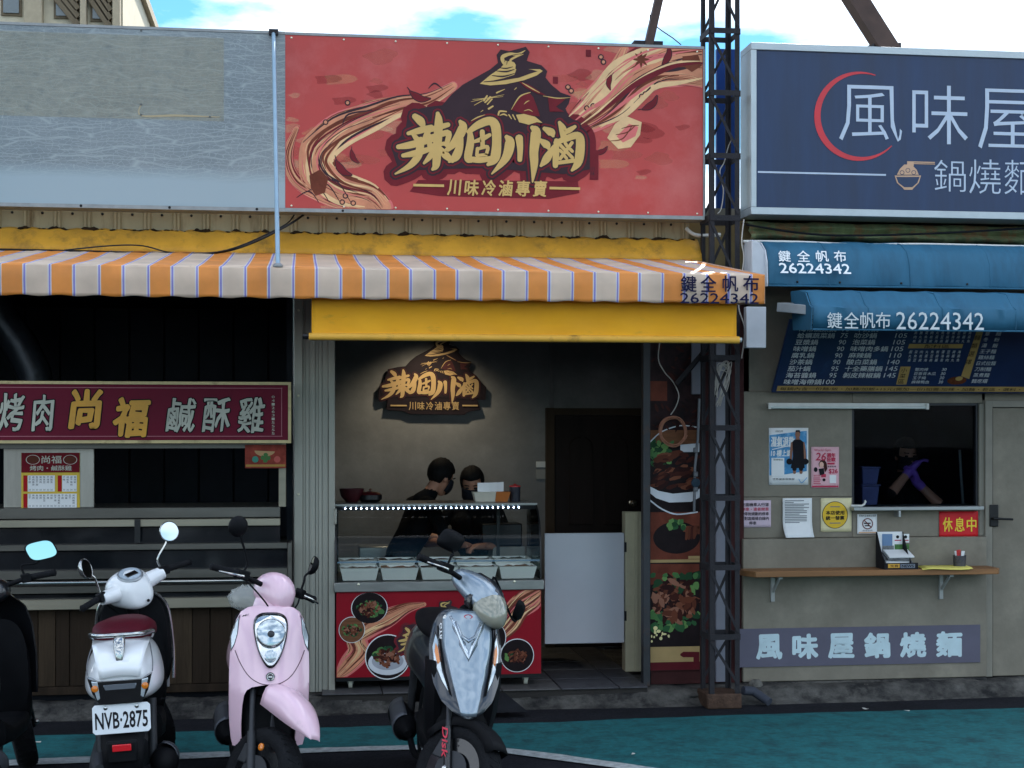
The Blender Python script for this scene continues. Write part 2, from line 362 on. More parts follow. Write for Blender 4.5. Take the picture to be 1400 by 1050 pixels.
# ------------------------------------------------------------------ middle shop
cwall = M('grey_plaster', (134, 134, 133), 0.85, var=0.2, scale=3, bump=0.12, bscale=30, dirt=(108, 108, 108), dscale=2.2, dmin=0.42, dmax=0.7)
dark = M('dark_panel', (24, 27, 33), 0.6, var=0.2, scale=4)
roofm = M('roof_sheet', (110, 108, 100), 0.5, metal=0.3, var=0.2)
YB = 12.2; XM0, XM1 = P(452, 700, YF).x, P(1016, 700, YF).x
ms = thing('braised_food_shop', 'middle shop with grey plaster back wall, dark door and open front', 'shop', (XM0 + (XM1 - XM0) / 2, 11.3, 0.09))
mbox(XM0 - .06, XM1, YB, YB + .12, .1, 3.3).build('back_wall', cwall, ms)
mbox(XM0 - .06, XM0 - .003, 10.46, YB - .002, .1, 3.3).build('side_wall', cwall, ms)
mbox(XM1 + .003, XM1 + .06, 10.46, YB + .1, .1, 3.3).build('side_wall', cwall, ms)
mbox(XM0 - .002, XM1 + .002, 10.44, YB - .002, 2.86, 2.92).build('ceiling', M('ceiling_board', (120, 118, 116), 0.9), ms)
xa, xb, za, zb = RC(752, 470, 757, 900, YB - .02)
mbox(xa, xb, YB - .03, YB - .002, .12, 2.85).build('wall_trim', M('trim_grey', (120, 118, 118), 0.6), ms)
# rear door
dx0, dx1, _, dzt = RC(758, 568, 876, 905, YB - .03)
dm = M('dark_door', (44, 36, 33), 0.5, var=0.25, scale=8, stretch=(1, 1, .15))
dr = mbox(dx0, dx1, YB - .05, YB - .005, FZ, dzt).build('door', dm, ms, bevel=.004, label='dark brown carved rear door of the middle shop')
dw = dx1 - dx0
for i in range(2):
    cx = dx0 + dw * (.3 + .4 * i)
    arch = [(-.1, 0), (.1, 0), (.1, .62)] + [(.1 * math.cos(a), .62 + .09 * math.sin(a)) for a in [k * math.pi / 8 for k in range(1, 8)]] + [(-.1, .62)]
    MB().prism(arch, (cx, YB - .05, FZ + .98), (1, 0, 0), (0, 0, 1), (0, -.012, 0)).build('door_panel', dm, dr, bevel=.006, seg=1)
    MB().prism([(-.1, 0), (.1, 0), (.1, .6), (-.1, .6)], (cx, YB - .05, FZ + .2), (1, 0, 0), (0, 0, 1), (0, -.012, 0)).build('door_panel', dm, dr, bevel=.006, seg=1)
kx = P(866, 688, YB - .1)
MB().lathe((kx.x, YB - .051, kx.z), (0, -1, 0), [(.028, 0), (.028, .006), (.012, .01), (.012, .035), (.026, .045), (.03, .06), (.02, .072), (.001, .075)], n=16).build('knob', M('brass_dark', (150, 138, 120), .25, .9), dr, smooth=40)
fr = MB(); fm = M('door_frame_wood', (70, 58, 46), .6, var=.25, stretch=(1, 1, .2))
fr.box(dx0 - .07, dx0 - .004, YB - .06, YB - .004, FZ, dzt + .06); fr.box(dx1 + .004, dx1 + .06, YB - .06, YB - .004, FZ, dzt + .06); fr.box(dx0 - .003, dx1 + .003, YB - .06, YB - .004, dzt + .003, dzt + .058)
fr.build('door_frame', fm, ms)
# dark steel post at the poster's left and partition behind the poster
px0, px1, _, _ = RC(878, 470, 888, 920, 10.36)
mbox(px0, px1, 10.33, 10.40, .1, 2.86).build('post', M('dark_steel', (52, 54, 58), .5, .3, var=.3, dirt=(74, 52, 42), dscale=9), ms, bevel=.004)
q0, q1, _, _ = RC(889, 470, 1016, 900, 10.42)
mbox(q0 + .002, q1, 10.40, 10.45, .1, 2.86).build('partition', M('maroon_panel', (66, 36, 36), .6, var=.3), ms)
for a, b, c, d in ((978, 470, 997, 932), (945, 467, 958, 539)):
    x0, x1, z0, z1 = RC(a, b, c, d, 10.38)
    mbox(x0, x1, 10.365, 10.397, z0, z1 + .15).build('white_strip', M('white_strip', (124, 126, 138), .4, var=.08), ms, bevel=.003, seg=1)
mbox(XM0 - .06, XM1 + .06, 10.37, 16, 3.32, 3.40).build('roof', roofm, ms)
mbox(XM0 - .06, XM1 + .06, 10.37, 10.44, 2.862, 3.318).build('lintel', M('yellow_beam', (150, 130, 90), .7), ms)

# corrugated fascia strip with mastic and yellow flashing over both left stalls
fc = thing('corrugated_fascia', 'beige corrugated metal strip with yellow flashing under the signboards', 'wall', (P(450, 300, 10.3).x, 10.32, 2.9))
cor = M('beige_sheet', (176, 160, 128), .55, .15, var=.15, scale=5, stretch=(1, 1, .2), dirt=(112, 92, 66), dscale=5, dmin=.55, dmax=.72)
X0, X1 = P(-80, 300, 10.3).x, P(948, 300, 10.3).x
pitch = .19; r1 = []; 
x = X0
while x < X1:
    for dx, dy in ((0, 0), (.128, 0), (.138, -.022), (.148, -.022), (.155, -.014), (.163, -.022), (.173, -.022), (.183, 0)):
        if x + dx < X1: r1.append((x + dx, 10.30 + dy))
    x += pitch
MB().grid([[(a, b, z) for a, b in r1] for z in (3.13, 3.36, 3.6)]).build('sheet', cor, fc, solid=.002)
sc_ = MB(); x = X0 + .06
while x < X1:
    sc_.lathe((x, 10.30, 3.27), (0, -1, 0), [(.009, 0), (.009, .005), (.004, .008)], n=8); x += pitch
sc_.build('screw_row', M('screw_dark', (30, 30, 30), .5, .6), fc, kind='stuff')
yfl = M('yellow_flashing', (206, 150, 44), .55, var=.2, scale=4, dirt=(120, 92, 44), dscale=6, dmin=.52, dmax=.75)
n = 140; rw = []
for (yy, zz) in ((10.285, 3.17), (10.24, 3.15), (10.16, 3.05), (10.14, 3.0)):
    rw.append([(X0 + (X1 + .02 - X0) * i / n, yy + .006 * noise2(i * .3, zz * 9), zz + .010 * noise2(i * .5, yy * 7)) for i in range(n + 1)])
MB().grid(rw).build('flashing', yfl, fc, smooth=60, solid=.003)
rs = []
for i in range(420):
    x = X0 + (X1 - X0) * i / 419; k = noise2(x * 6, 3); r = max(.004, .013 + .010 * k + .006 * noise2(x * 31, 5))
    z = 3.165 + .012 * noise2(x * 9, 1) - .012 * abs(math.sin(math.pi * (x - X0 - .155) / pitch))
    rs.append([(x, 10.272 + r * math.cos(a) * .8, z + r * math.sin(a)) for a in [j * math.pi / 3 for j in range(6)]])
MB().rings(rs).build('mastic', M('mastic', (50, 38, 28), .85, var=.4, bump=.6), fc, smooth=60)

# shutter guide / folded shutter between the left and middle shops
sg = thing('folded_shutter', 'pale grey ribbed folded metal shutter between the two left stalls', 'shutter', (P(430, 940, YF).x, YF, FZ))
shm = M('shutter_steel', (172, 170, 158), .42, .25, var=.1, scale=5, stretch=(1, 1, .1), dirt=(130, 124, 110), dscale=4, dmin=.55, dmax=.75)
zt = P(430, 395, YF).z
a0, a1, b0, b1 = (P(x, 700, 10.36).x for x in (402, 414, 449, 458))
MB().box(a0, a1, 10.35, 10.45, FZ - .02, zt).build('guide_post', shm, sg, bevel=.004)
MB().box(b0, b1, 10.352, 10.45, FZ - .02, zt).build('guide_post', shm, sg, bevel=.004)
pr = []; x = a1 + .002; k = 0
while x < b0 - .006:
    w = (.012, .006, .02, .005, .010, .026, .007)[k % 7]; d = (0, .012, .002, .016, .004, 0, .014)[k % 7]
    pr += [(x, 10.372 + d), (min(x + w, b0 - .002), 10.372 + d)]; x += w; k += 1
MB().grid([[(a, b, z) for a, b in pr] for z in (FZ - .015, zt)]).build('shutter_leaf', shm, sg)
mbox(a0, b1 - .01, 10.452, 10.5, .09, zt + .1).build('backing', dark, sg)  # unseen box added to block sun leaking between the two stalls
hx = P(459, 706, 10.33)
MB().tube([(hx.x, 10.35, hx.z + .05), (hx.x, 10.31, hx.z + .045), (hx.x, 10.31, hx.z - .045), (hx.x, 10.35, hx.z - .05)], .007).build('pull_handle', shm, sg, smooth=40)
for yy in (424, 541, 676):
    p = P(408, yy, 10.34)
    MB().lathe((p.x, 10.35, p.z), (0, -1, 0), [(.009, 0), (.008, .004), (.003, .006)], n=8).build('screw', M('screw_bright', (220, 215, 190), .3, .8), sg)
mbox(a0 - .02, b1 + .03, 10.30, 10.47, .09, FZ - .021).build('sill_block', conc, sg, bevel=.006)

# ------------------------------------------------------------------ left stall building
ls_x0, ls_x1 = P(-170, 700, YF).x, P(398, 700, YF).x
ls = thing('fried_chicken_stall', 'dark stall on the left with black panelled rear wall', 'shop', ((ls_x0 + ls_x1) / 2, 11.4, .09))
blk = M('black_wall_panel', (36, 41, 48), .55, var=.25, scale=3, dirt=(26, 28, 32), dscale=2)
YL = 12.9
mbox(ls_x0, ls_x1 + .04, YL + .03, YL + .12, .09, 3.3).build('back_wall', dark, ls)
xs_ = [P(82 + 47.5 * (k - 5), 450, YL).x for k in range(13)]
for a, b in zip(xs_[:-1], xs_[1:]):
    if b < ls_x1 + .1: mbox(a + .006, b - .006, YL, YL + .029, .1, 3.2).build('wall_panel', blk, ls, bevel=.004, seg=1)
mbox(ls_x0 - .06, ls_x0 - .002, 10.46, YL + .12, .09, 3.3).build('side_wall', dark, ls)
mbox(ls_x1 - .03, ls_x1 + .01, 10.47, YL - .002, .09, 3.3).build('side_wall', blk, ls)
mbox(ls_x0, ls_x1 - .034, 10.46, YL - .003, 2.86, 2.92).build('ceiling', dark, ls)
mbox(ls_x0 - .06, XM0 - .064, 10.37, 16, 3.32, 3.40).build('roof', roofm, ls)
mbox(ls_x0 - .06, XM0 - .064, 10.37, 10.44, 2.862, 3.318).build('lintel', dark, ls)
mbox(ls_x0, ls_x1 - .04, 10.50, YL - .005, .09, .11).build('floor_slab', conc, ls)
# exhaust duct
dp = [PD(-15, 405, 11.2), PD(5, 440, 11.2), PD(30, 475, 11.2), PD(47, 510, 11.2), PD(52, 560, 11.2), PD(52, 640, 11.2)]
MB().tube(dp, .125, n=20).build('exhaust_duct', M('duct_foil', (44, 48, 54), .4, .3, var=.3, scale=12, bump=.3, bscale=25), label='dark bent exhaust duct hanging above the maroon sign', cat='duct', smooth=60)
# plank skirting
pk = thing('plank_skirting', 'weathered brown vertical plank front under the steel serving cart', 'panelling', (P(195, 945, 10.32).x, 10.34, .1))
wood = [M('old_plank_%d' % i, c, .85, var=.4, scale=9, stretch=(1, 1, .09), bump=.4, bscale=40, dirt=(34, 28, 22), dscale=5, dmin=.44, dmax=.66) for i, c in enumerate([(74, 62, 49), (56, 46, 37), (90, 75, 59)])]
zz0, zz1 = P(195, 936, 10.32).z, P(195, 828, 10.32).z
px_ = -90
while px_ < 396:
    w = random.choice((19, 30, 44, 24, 36)); a, b = P(px_, 880, 10.32).x, P(min(px_ + w, 398), 880, 10.32).x
    mbox(a + .002, b - .002, 10.32 + random.uniform(-.004, .004), 10.36, zz0, zz1).build('plank', random.choice(wood), pk, bevel=.003, seg=1); px_ += w
for k, (zq0, zq1, yq) in enumerate(((zz0 - .055, zz0 - .003, 10.31),)):
    mbox(P(-90, 940, 10.3).x, P(398, 940, 10.3).x, yq, 10.36, zq0, zq1).build('base_board', wood[1], pk, bevel=.003, seg=1)
mbox(P(-90, 940, 10.3).x, P(398, 940, 10.3).x, 10.366, 10.39, .09, zz1 + .02).build('backing', dark, pk)

# ------------------------------------------------------------------ right noodle shop building
NX0, NX1 = P(1014, 700, 10.4).x, P(1640, 700, 10.4).x
ns = thing('noodle_shop', 'grey concrete panelled noodle shop front with serving window on the right', 'shop', (P(1230, 930, 10.4).x, 11.2, .09))
npan = M('concrete_board', (140, 134, 120), .8, var=.2, scale=2.6, bump=.12, bscale=40, dirt=(116, 110, 98), dscale=3.5, dmin=.42, dmax=.72)
ntrim = M('wall_trim_beige', (140, 136, 124), .6, var=.1)
def wpan(a, b, c, d, y0, y1, name='wall_panel', mat=npan, bev=.003):
    x0, x1, z0, z1 = RC(a, b, c, d, y0); return mbox(x0, x1, y0, y1, z0, z1).build(name, mat, ns, bevel=bev, seg=1)
WX0, WX1 = P(1165, 620, 10.44).x, P(1338, 620, 10.44).x
wz0, wz1 = P(1250, 694, 10.44).z, P(1250, 551, 10.44).z
zst = P(1180, 679, 10.44).z; zlow = P(1180, 735, 10.4).z; zb0 = P(1180, 929, 10.36).z; ztop = P(1180, 536, 10.44).z
XR = P(1349, 800, 10.36).x
mbox(NX0, WX0, 10.44, 10.52, zst + .002, ztop).build('wall_panel', npan, ns, bevel=.003, seg=1)
mbox(WX0 + .002, WX1 + .05, 10.44, 10.52, wz1, ztop - .001).build('wall_panel', npan, ns, bevel=.003, seg=1)
mbox(WX1, WX1 + .05, 10.43, 10.52, zlow + .003, wz1 - .002).build('window_jamb', ntrim, ns, bevel=.003, seg=1)
mbox(NX0, WX1 - .002, 10.425, 10.52, zlow + .002, zst).build('wall_panel', npan, ns, bevel=.003, seg=1) if False else None
mbox(NX0, WX0 - .002, 10.428, 10.52, zlow + .002, zst).build('wall_panel', npan, ns, bevel=.003, seg=1)
mbox(WX0, WX1 - .002, 10.430, 10.52, zlow + .002, wz0 - .01).build('wall_panel', npan, ns, bevel=.003, seg=1)
mbox(NX0, XR, 10.36, 10.52, zb0, zlow).build('lower_wall', npan, ns, bevel=.004, seg=1)
mbox(NX0, XR, 10.352, 10.53, zb0 - .1, zb0 - .004).build('plinth', conc, ns, bevel=.008)
mbox(NX0, NX1, 10.46, 10.54, ztop + .002, 3.3).build('upper_wall', npan, ns)
# door on the far right
x0, x1 = XR + .012, P(1560, 700, 10.4).x; z1 = P(1375, 548, 10.4).z; z0 = .1
d2 = mbox(x0 + .06, x1 - .06, 10.42, 10.47, z0, z1 - .05).build('door', npan, ns, bevel=.004, seg=1, label='grey concrete-look door at the right edge')
dfm = MB(); dfm.box(x0, x0 + .052, 10.405, 10.5, z0, z1).box(x1 - .052, x1, 10.405, 10.5, z0, z1).box(x0 + .053, x1 - .053, 10.405, 10.5, z1 - .045, z1)
dfm.build('door_frame', ntrim, ns)
mbox(XR + .002, x1, 10.44, 10.5, z1 + .002, ztop - .001).build('wall_panel', npan, ns)
bk = M('black_metal', (24, 25, 28), .35, .3, var=.15)
a, b, c, d = RC(1353, 690, 1365, 720, 10.4)
ph = mbox(a, b, 10.395, 10.419, c, d).build('lock_plate', bk, d2, bevel=.006)
p = P(1359, 709, 10.37); p2 = P(1384, 710, 10.36)
MB().tube([(p.x, 10.394, p.z), (p.x, 10.36, p.z), (p.x + .02, 10.352, p.z), (p2.x, 10.352, p2.z)], .0085, n=10).build('lever_handle', bk, d2, smooth=40)
mbox(x1 + .002, NX1, 10.42, 10.52, .1, ztop).build('wall_panel', npan, ns)
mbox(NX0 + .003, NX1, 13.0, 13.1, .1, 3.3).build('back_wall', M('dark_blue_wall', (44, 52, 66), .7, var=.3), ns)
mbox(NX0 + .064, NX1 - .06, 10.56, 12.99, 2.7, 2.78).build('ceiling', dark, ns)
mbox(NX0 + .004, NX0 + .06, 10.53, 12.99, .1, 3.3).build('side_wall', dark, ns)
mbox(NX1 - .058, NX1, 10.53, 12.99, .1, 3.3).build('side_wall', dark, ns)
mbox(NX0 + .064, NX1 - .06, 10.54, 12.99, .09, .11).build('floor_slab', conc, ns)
mbox(NX0, NX1, 10.23, 16, 3.32, 3.4).build('roof', roofm, ns)  # front edge extended forward to block sun falling on the striped cover
# window frame, tray and glass
wf = MB(); al = M('aluminium', (168, 172, 172), .35, .6, var=.12, stretch=(.2, 1, 1), scale=20)
wf.box(WX0, WX0 + .018, 10.45, 10.5, wz0, wz1).box(WX1 - .016, WX1 - .002, 10.45, 10.5, wz0, wz1).box(WX0 + .019, WX1 - .018, 10.45, 10.5, wz1 - .016, wz1 - .002)
win = wf.build('window_frame', M('dark_frame', (42, 44, 50), .4, .4), ns)
mbox(WX0 + .018, WX1 - .016, 10.475, 10.479, wz0, wz1 - .017).build('pane', glass('window_glass', (.72, .76, .80), 1.09), win)
a, b = P(1166, 696, 10.36).x, P(1344, 696, 10.36).x; z = P(1255, 695, 10.36).z
mbox(a, b, 10.34, 10.45, z - .013, z + .012).build('window_tray', al, ns, bevel=.003)
p = P(1172, 692, 10.35)
MB().tube([(a - .02, 10.345, z + .022), (a + .06, 10.345, z + .022), (a + .075, 10.345, z + .03), (a + .088, 10.345, z + .05), (a + .08, 10.345, z + .058)], .008).build('latch', M('white_plastic', (210, 210, 205), .4), ns, smooth=40)
p = P(1230, 701, 10.34)
mbox(p.x - .008, p.x + .008, 10.336, 10.4295, p.z - .03, z - .015).build('tray_bracket', al, ns)

# ------------------------------------------------------------------ apartment block far behind at the left
def far_block():
    Y = 42.0; x0, x1 = P(-120, 10, Y).x, P(168, 10, Y).x; z1 = P(60, -70, Y).z
    b = thing('apartment_block', 'beige apartment block with louvred windows behind the grey signboard', 'building', ((x0 + x1) / 2, Y + 5, 0))
    wallm = M('beige_tiles', (206, 196, 172), .7, var=.12, scale=3); trm = M('brown_trim', (120, 106, 84), .6); gm = glass('far_glass', (.4, .5, .55))
    wm = mbox(x0, x1, Y, Y + 10, 0, z1).build('wall', wallm, b)
    for (a, c) in ((36, 60), (112, 120), (156, 166)):
        a, c = P(a, 10, Y).x, P(c, 10, Y).x; mbox(a, c, Y - .35, Y - .003, 0, z1).build('pilaster', M('pilaster', (186, 172, 146), .7), b)
    for (a, c, y0, y1) in ((2, 30, -40, 22), (74, 108, -40, 26), (124, 152, -40, 30)):
        xa, xb, za, zb = RC(a, y0, c, y1, Y)
        w = mbox(xa, xb, Y - .06, Y - .004, za, zb).build('window', trm, b); mbox(xa + .06, xb - .06, Y - .10, Y - .062, za + .06, zb - .06).build('pane', M('far_pane', (90, 104, 110), .1, .2), w)
        if a > 40:
            for k in range(6):
                zz = za + (zb - za) * (k + .2) / 6; MB().bar((xa, Y - .2, zz + .55), (xb, Y - .2, zz - .25), .06, .16).build('louvre', trm, w)
    mbox(x0 - .15, x1 + .15, Y - .5, Y + 10.2, z1 + .004, z1 + .3).build('roof', M('pilaster', (186, 172, 146), .7), b)
far_block()
# ================================================================== signs, awnings, tower
gold = M('print_gold', (206, 172, 104), .5, var=.08); char = M('print_charcoal', (66, 50, 56), .5, var=.12); maro = M('print_maroon', (122, 42, 50), .5, var=.15)
redp = M('print_red', (194, 63, 56), .42, var=.10, scale=1.6, dirt=(196, 94, 88), dscale=1.3, dmin=.5, dmax=.72)
cream = M('print_cream', (228, 190, 140), .5, var=.15, scale=8); tan = M('print_tan', (206, 138, 104), .5, var=.25, scale=5); brownp = M('print_brown', (122, 66, 50), .5, var=.3, scale=8)
pinkr = M('print_pale_red', (216, 112, 108), .5, var=.1)
def crop(ox, oy, sc): return lambda pts: [(ox + p[0] / sc, oy + p[1] / sc) + ((p[2] / sc,) if len(p) > 2 else ()) for p in pts]
C1 = crop(530, 50, 4.567)
BRUSH = [
 [(170, 500, 30), (205, 530, 44), (222, 562, 22)], [(128, 606, 16), (200, 588, 34), (272, 566, 22)], [(160, 612, 18), (186, 648, 30)], [(250, 596, 30), (222, 650, 16)],
 [(66, 690, 22), (150, 676, 38), (284, 640, 30)], [(96, 744, 18), (180, 728, 34), (268, 702, 22)], [(206, 650, 40), (192, 740, 42), (140, 806, 30), (48, 858, 4)],
 [(312, 482, 18), (318, 540, 44), (308, 700, 46), (302, 800, 40), (280, 830, 12)], [(244, 590, 18), (310, 570, 30), (376, 552, 22)], [(258, 622, 24), (262, 684, 24)], [(258, 630, 20), (320, 616, 26), (380, 604, 30), (366, 676, 22)], [(262, 682, 16), (364, 668, 18)],
 [(302, 690, 30), (262, 752, 28), (226, 792, 8)], [(316, 690, 18), (362, 742, 40), (404, 780, 14)],
 [(452, 532, 16), (468, 570, 50), (420, 660, 44), (352, 724, 14)], [(452, 640, 34), (446, 700, 42), (424, 752, 46), (384, 782, 10)],
 [(512, 586, 18), (516, 660, 40), (500, 758, 40), (520, 776, 20)], [(504, 596, 20), (566, 552, 40), (636, 528, 46), (672, 560, 52), (680, 660, 50), (668, 760, 52), (626, 800, 14)], [(500, 764, 26), (570, 772, 30), (640, 764, 26)],
 [(544, 656, 14), (590, 640, 24), (636, 616, 16)], [(590, 596, 24), (592, 690, 20)], [(560, 700, 14), (556, 742, 14)], [(560, 704, 12), (622, 690, 16), (614, 740, 12)], [(556, 744, 12), (616, 738, 12)],
 [(742, 628, 20), (762, 664, 54), (736, 760, 44), (650, 858, 3)], [(820, 636, 40), (826, 700, 30), (824, 770, 22)], [(902, 570, 20), (924, 600, 56), (912, 720, 48), (914, 800, 40), (904, 908, 3)],
 [(978, 576, 18), (1020, 600, 44), (1032, 622, 12)], [(952, 648, 16), (990, 676, 42), (1004, 700, 12)], [(956, 808, 10), (994, 760, 44), (1036, 684, 10)],
 [(1072, 538, 14), (1092, 580, 40), (1096, 632, 26)], [(1090, 606, 14), (1130, 588, 26), (1168, 564, 14)], [(1052, 650, 20), (1050, 730, 34), (1046, 806, 26)],
 [(1046, 664, 18), (1110, 640, 32), (1182, 618, 38), (1202, 660, 48), (1190, 780, 46), (1150, 836, 10)], [(1060, 790, 16), (1160, 776, 18)], [(1074, 676, 14), (1152, 758, 14)], [(1150, 664, 14), (1076, 764, 14)],
 [(1108, 668, 14), (1118, 684, 12)], [(1074, 712, 14), (1088, 724, 12)], [(1140, 706, 14), (1152, 718, 12)], [(1104, 748, 12), (1116, 762, 12)]]
SIL = [(70, 840), (20, 690), (110, 590), (128, 468), (250, 440), (340, 430), (400, 360), (470, 300), (560, 250), (640, 205), (688, 165), (680, 115), (705, 82), (760, 92), (820, 76), (862, 64), (886, 98), (868, 152), (960, 180), (996, 216), (985, 256), (1020, 300), (1080, 350), (1142, 372), (1130, 420), (1110, 450), (1130, 500), (1200, 550), (1262, 640), (1262, 830), (1100, 860), (600, 820), (300, 830)]
def emblem(fl, cv, base=2, rim=True, kgold=gold, kchar=char, kmar=maro, sub=True):
    if rim:
        for s_ in BRUSH: fl.stroke(cv(s_), kmar, base, grow=74 / SCALE[0])
    for s_ in BRUSH: fl.stroke(cv(s_), kchar, base + 1, grow=36 / SCALE[0]) if rim else None
    fl.poly(cv(SIL), kchar, base + 1.5)
    for s_ in BRUSH: fl.stroke(cv(s_), kmar, base + 2, grow=24 / SCALE[0])
    for s_ in BRUSH: fl.stroke(cv(s_), kchar, base + 3, grow=14 / SCALE[0])
    # hat, smoke, hands and robe folds
    fl.poly(cv([(575, 296), (640, 242), (700, 200), (720, 180), (780, 180), (800, 205), (950, 205), (968, 216), (930, 244), (850, 274), (740, 298), (640, 306)]), kgold, base + 2.5)
    fl.poly(cv([(806, 196), (900, 208), (936, 218), (880, 236), (820, 258), (700, 278), (640, 280), (720, 262), (790, 240)]), kchar, base + 3.2)
    for s_ in ([(600, 284, 4), (700, 274, 8), (820, 244, 4)], [(650, 244, 4), (720, 250, 10), (790, 232, 4)], [(680, 216, 4), (740, 220, 10), (790, 206, 4)], [(700, 196, 4), (740, 200, 8), (780, 190, 3)]): fl.stroke(cv(s_), kchar, base + 3.4)
    for s_ in ([(770, 186, 60), (724, 160, 26), (718, 128, 24), (760, 112, 22), (812, 112, 16), (858, 88, 3)], [(776, 176, 16), (766, 150, 14), (796, 130, 12), (846, 112, 3)]): fl.stroke(cv(s_), kgold, base + 2.6)
    for s_ in ([(728, 160, 3), (748, 128, 6), (830, 108, 3)], [(742, 176, 3), (752, 146, 5), (790, 124, 2)]): fl.stroke(cv(s_), kchar, base + 3.4)
    fl.poly(cv([(770, 458), (830, 372), (880, 348), (908, 380), (935, 450), (950, 500), (860, 490)]), kmar, base + 3.2)
    fl.poly(cv([(1000, 380), (1110, 392), (1050, 440), (1100, 470), (1010, 470)]), kmar, base + 3.2); fl.poly(cv([(815, 280), (880, 300), (990, 370), (940, 360), (860, 320)]), kmar, base + 3.2)
    for s_ in ([(772, 456, 3), (824, 376, 9), (890, 350, 4)], [(840, 290, 3), (890, 320, 8), (948, 352, 3)], [(970, 372, 3), (1060, 386, 7), (1140, 382, 2)], [(850, 424, 2), (868, 408, 6), (884, 402, 2)], [(850, 466, 2), (880, 458, 6), (904, 470, 2)], [(520, 528, 3), (560, 506, 8), (606, 490, 3)], [(580, 472, 3), (594, 462, 5)], [(790, 334, 3), (802, 322, 6)]): fl.stroke(cv(s_), kgold, base + 3.6)
    fl.poly(cv([(800, 490), (850, 484), (920, 502), (966, 540), (930, 536), (880, 552), (820, 536)]), kgold, base + 3.6)
    for s_ in ([(690, 490, 10), (700, 468, 12), (740, 470, 8)], [(700, 494, 4), (724, 486, 10), (744, 496, 6)], [(756, 490, 8), (772, 514, 6)], [(780, 490, 8), (796, 520, 6)], [(600, 400, 12), (620, 372, 10)], [(608, 412, 10), (640, 380, 14)], [(622, 424, 8), (650, 392, 10)], [(630, 452, 12), (656, 436, 10)], [(520, 408, 2), (620, 386, 5), (726, 364, 2)], [(530, 394, 2), (600, 388, 4), (720, 376, 2)], [(680, 352, 10), (730, 330, 3)], [(540, 430, 3), (590, 402, 5)]): fl.stroke(cv(s_), kgold, base + 3.6)
    for s_ in ([(830, 500, 3), (880, 520, 5)], [(870, 500, 3), (930, 524, 4)]): fl.stroke(cv(s_), kchar, base + 3.9)
    for s_ in BRUSH: fl.stroke(cv(s_), kgold, base + 4.4, grow=3.6 / SCALE[0])
SCALE = [4.567]
steel = M('galvanised', (150, 152, 152), .45, .5, var=.2, scale=10); rust = M('rusted_steel', (42, 41, 46), .75, .25, var=.35, scale=14, bump=.3, bscale=90, dirt=(66, 48, 42), dscale=7, dmin=.56, dmax=.74)

# ---- red signboard
YS = 10.02
x0, x1, z0, z1 = RC(390, 55, 961, 294, YS)
rsn = thing('red_signboard', 'wide red signboard with gold brush lettering and hat emblem', 'signboard', ((x0 + x1) / 2, YS + .05, z0))
mbox(x0, x1, YS, YS + .05, z0 + .02, z1 - .012).build('panel', redp, rsn)
f_ = MB(); f_.box(x0, x1 + .01, YS - .008, YS + .16, z0 - .005, z0 + .019).box(x0, x1 + .01, YS - .004, YS + .16, z1 - .011, z1 + .006).box(x1 + .001, x1 + .013, YS - .006, YS + .16, z0 + .0195, z1 - .0115)
f_.build('frame', steel, rsn)
fl = Flat((0, YS, 0), clip=(x0 + .004, x1 - .004, z0 + .024, z1 - .016))
mbox(x0 + .002, x1 - .002, YS + .0505, YS + .056, z0 + .021, z1 - .013).build('added_back_sheet', steel, rsn)  # unseen sheet added to stop red bounce light from the sunlit sign back
C2 = crop(380, 30, 2.333)
def flow(pts, parts):
    for off, w, mt_, ly in parts:
        q = []
        for i, (x, y, k) in enumerate(pts):
            a = pts[max(i - 1, 0)]; b = pts[min(i + 1, len(pts) - 1)]; dx, dy = b[0] - a[0], b[1] - a[1]; n = math.hypot(dx, dy)
            q.append((x - dy / n * off * k, y + dx / n * off * k, w * k))
        fl.stroke(C2(q), mt_, ly)
def ink_flow(pts, width, seed, n=26):
    rr = random.Random(seed); base = [(0, width, pinkr, .9), (0, width * .8, tan, 1.0)]; parts = list(base)
    for k in range(n):
        o_ = rr.uniform(-.5, .5) * width; parts.append((o_, rr.choice((2, 3, 4, 6, 9)) * width / 70, rr.choice((cream, cream, brownp, tan, pinkr, maro, brownp, char)), 1.1 + .03 * k))
    for off, w, mt_, ly in parts:
        i0 = 0 if w > width * .5 else rr.randint(0, max(0, len(pts) - 5)); i1 = len(pts) if w > width * .5 else min(len(pts), i0 + rr.randint(4, len(pts))); q = []
        for i in range(i0, i1):
            x, y, k = pts[i]; a = pts[max(i - 1, 0)]; b = pts[min(i + 1, len(pts) - 1)]; dx, dy = b[0] - a[0], b[1] - a[1]; nn = math.hypot(dx, dy); wob = off + width * .05 * math.sin(i * 1.7 + seed + off)
            tp = 1 if w > width * .5 else math.sin(math.pi * (i - i0 + .3) / (i1 - i0 - .4)) if i1 - i0 > 1 else 1
            q.append((x - dy / nn * wob * k, y + dx / nn * wob * k, max(.6, w * k * max(.15, tp))))
        if len(q) > 1: fl.stroke(C2(q), mt_, ly)
lf = [(560, 205, .3), (480, 250, .5), (390, 268, .7), (300, 300, .9), (200, 345, 1.1), (130, 410, 1.2), (130, 480, 1.2), (200, 535, 1.1), (290, 560, 1.0), (330, 596, .8)]
smk = [M('smoke_%d' % i, c_, .5, var=.2, scale=9, alpha=a_) for i, (c_, a_) in enumerate((((236, 176, 130), .22), ((240, 206, 160), .20), ((140, 40, 44), .22), ((206, 110, 92), .25)))]
rs_ = random.Random(11)
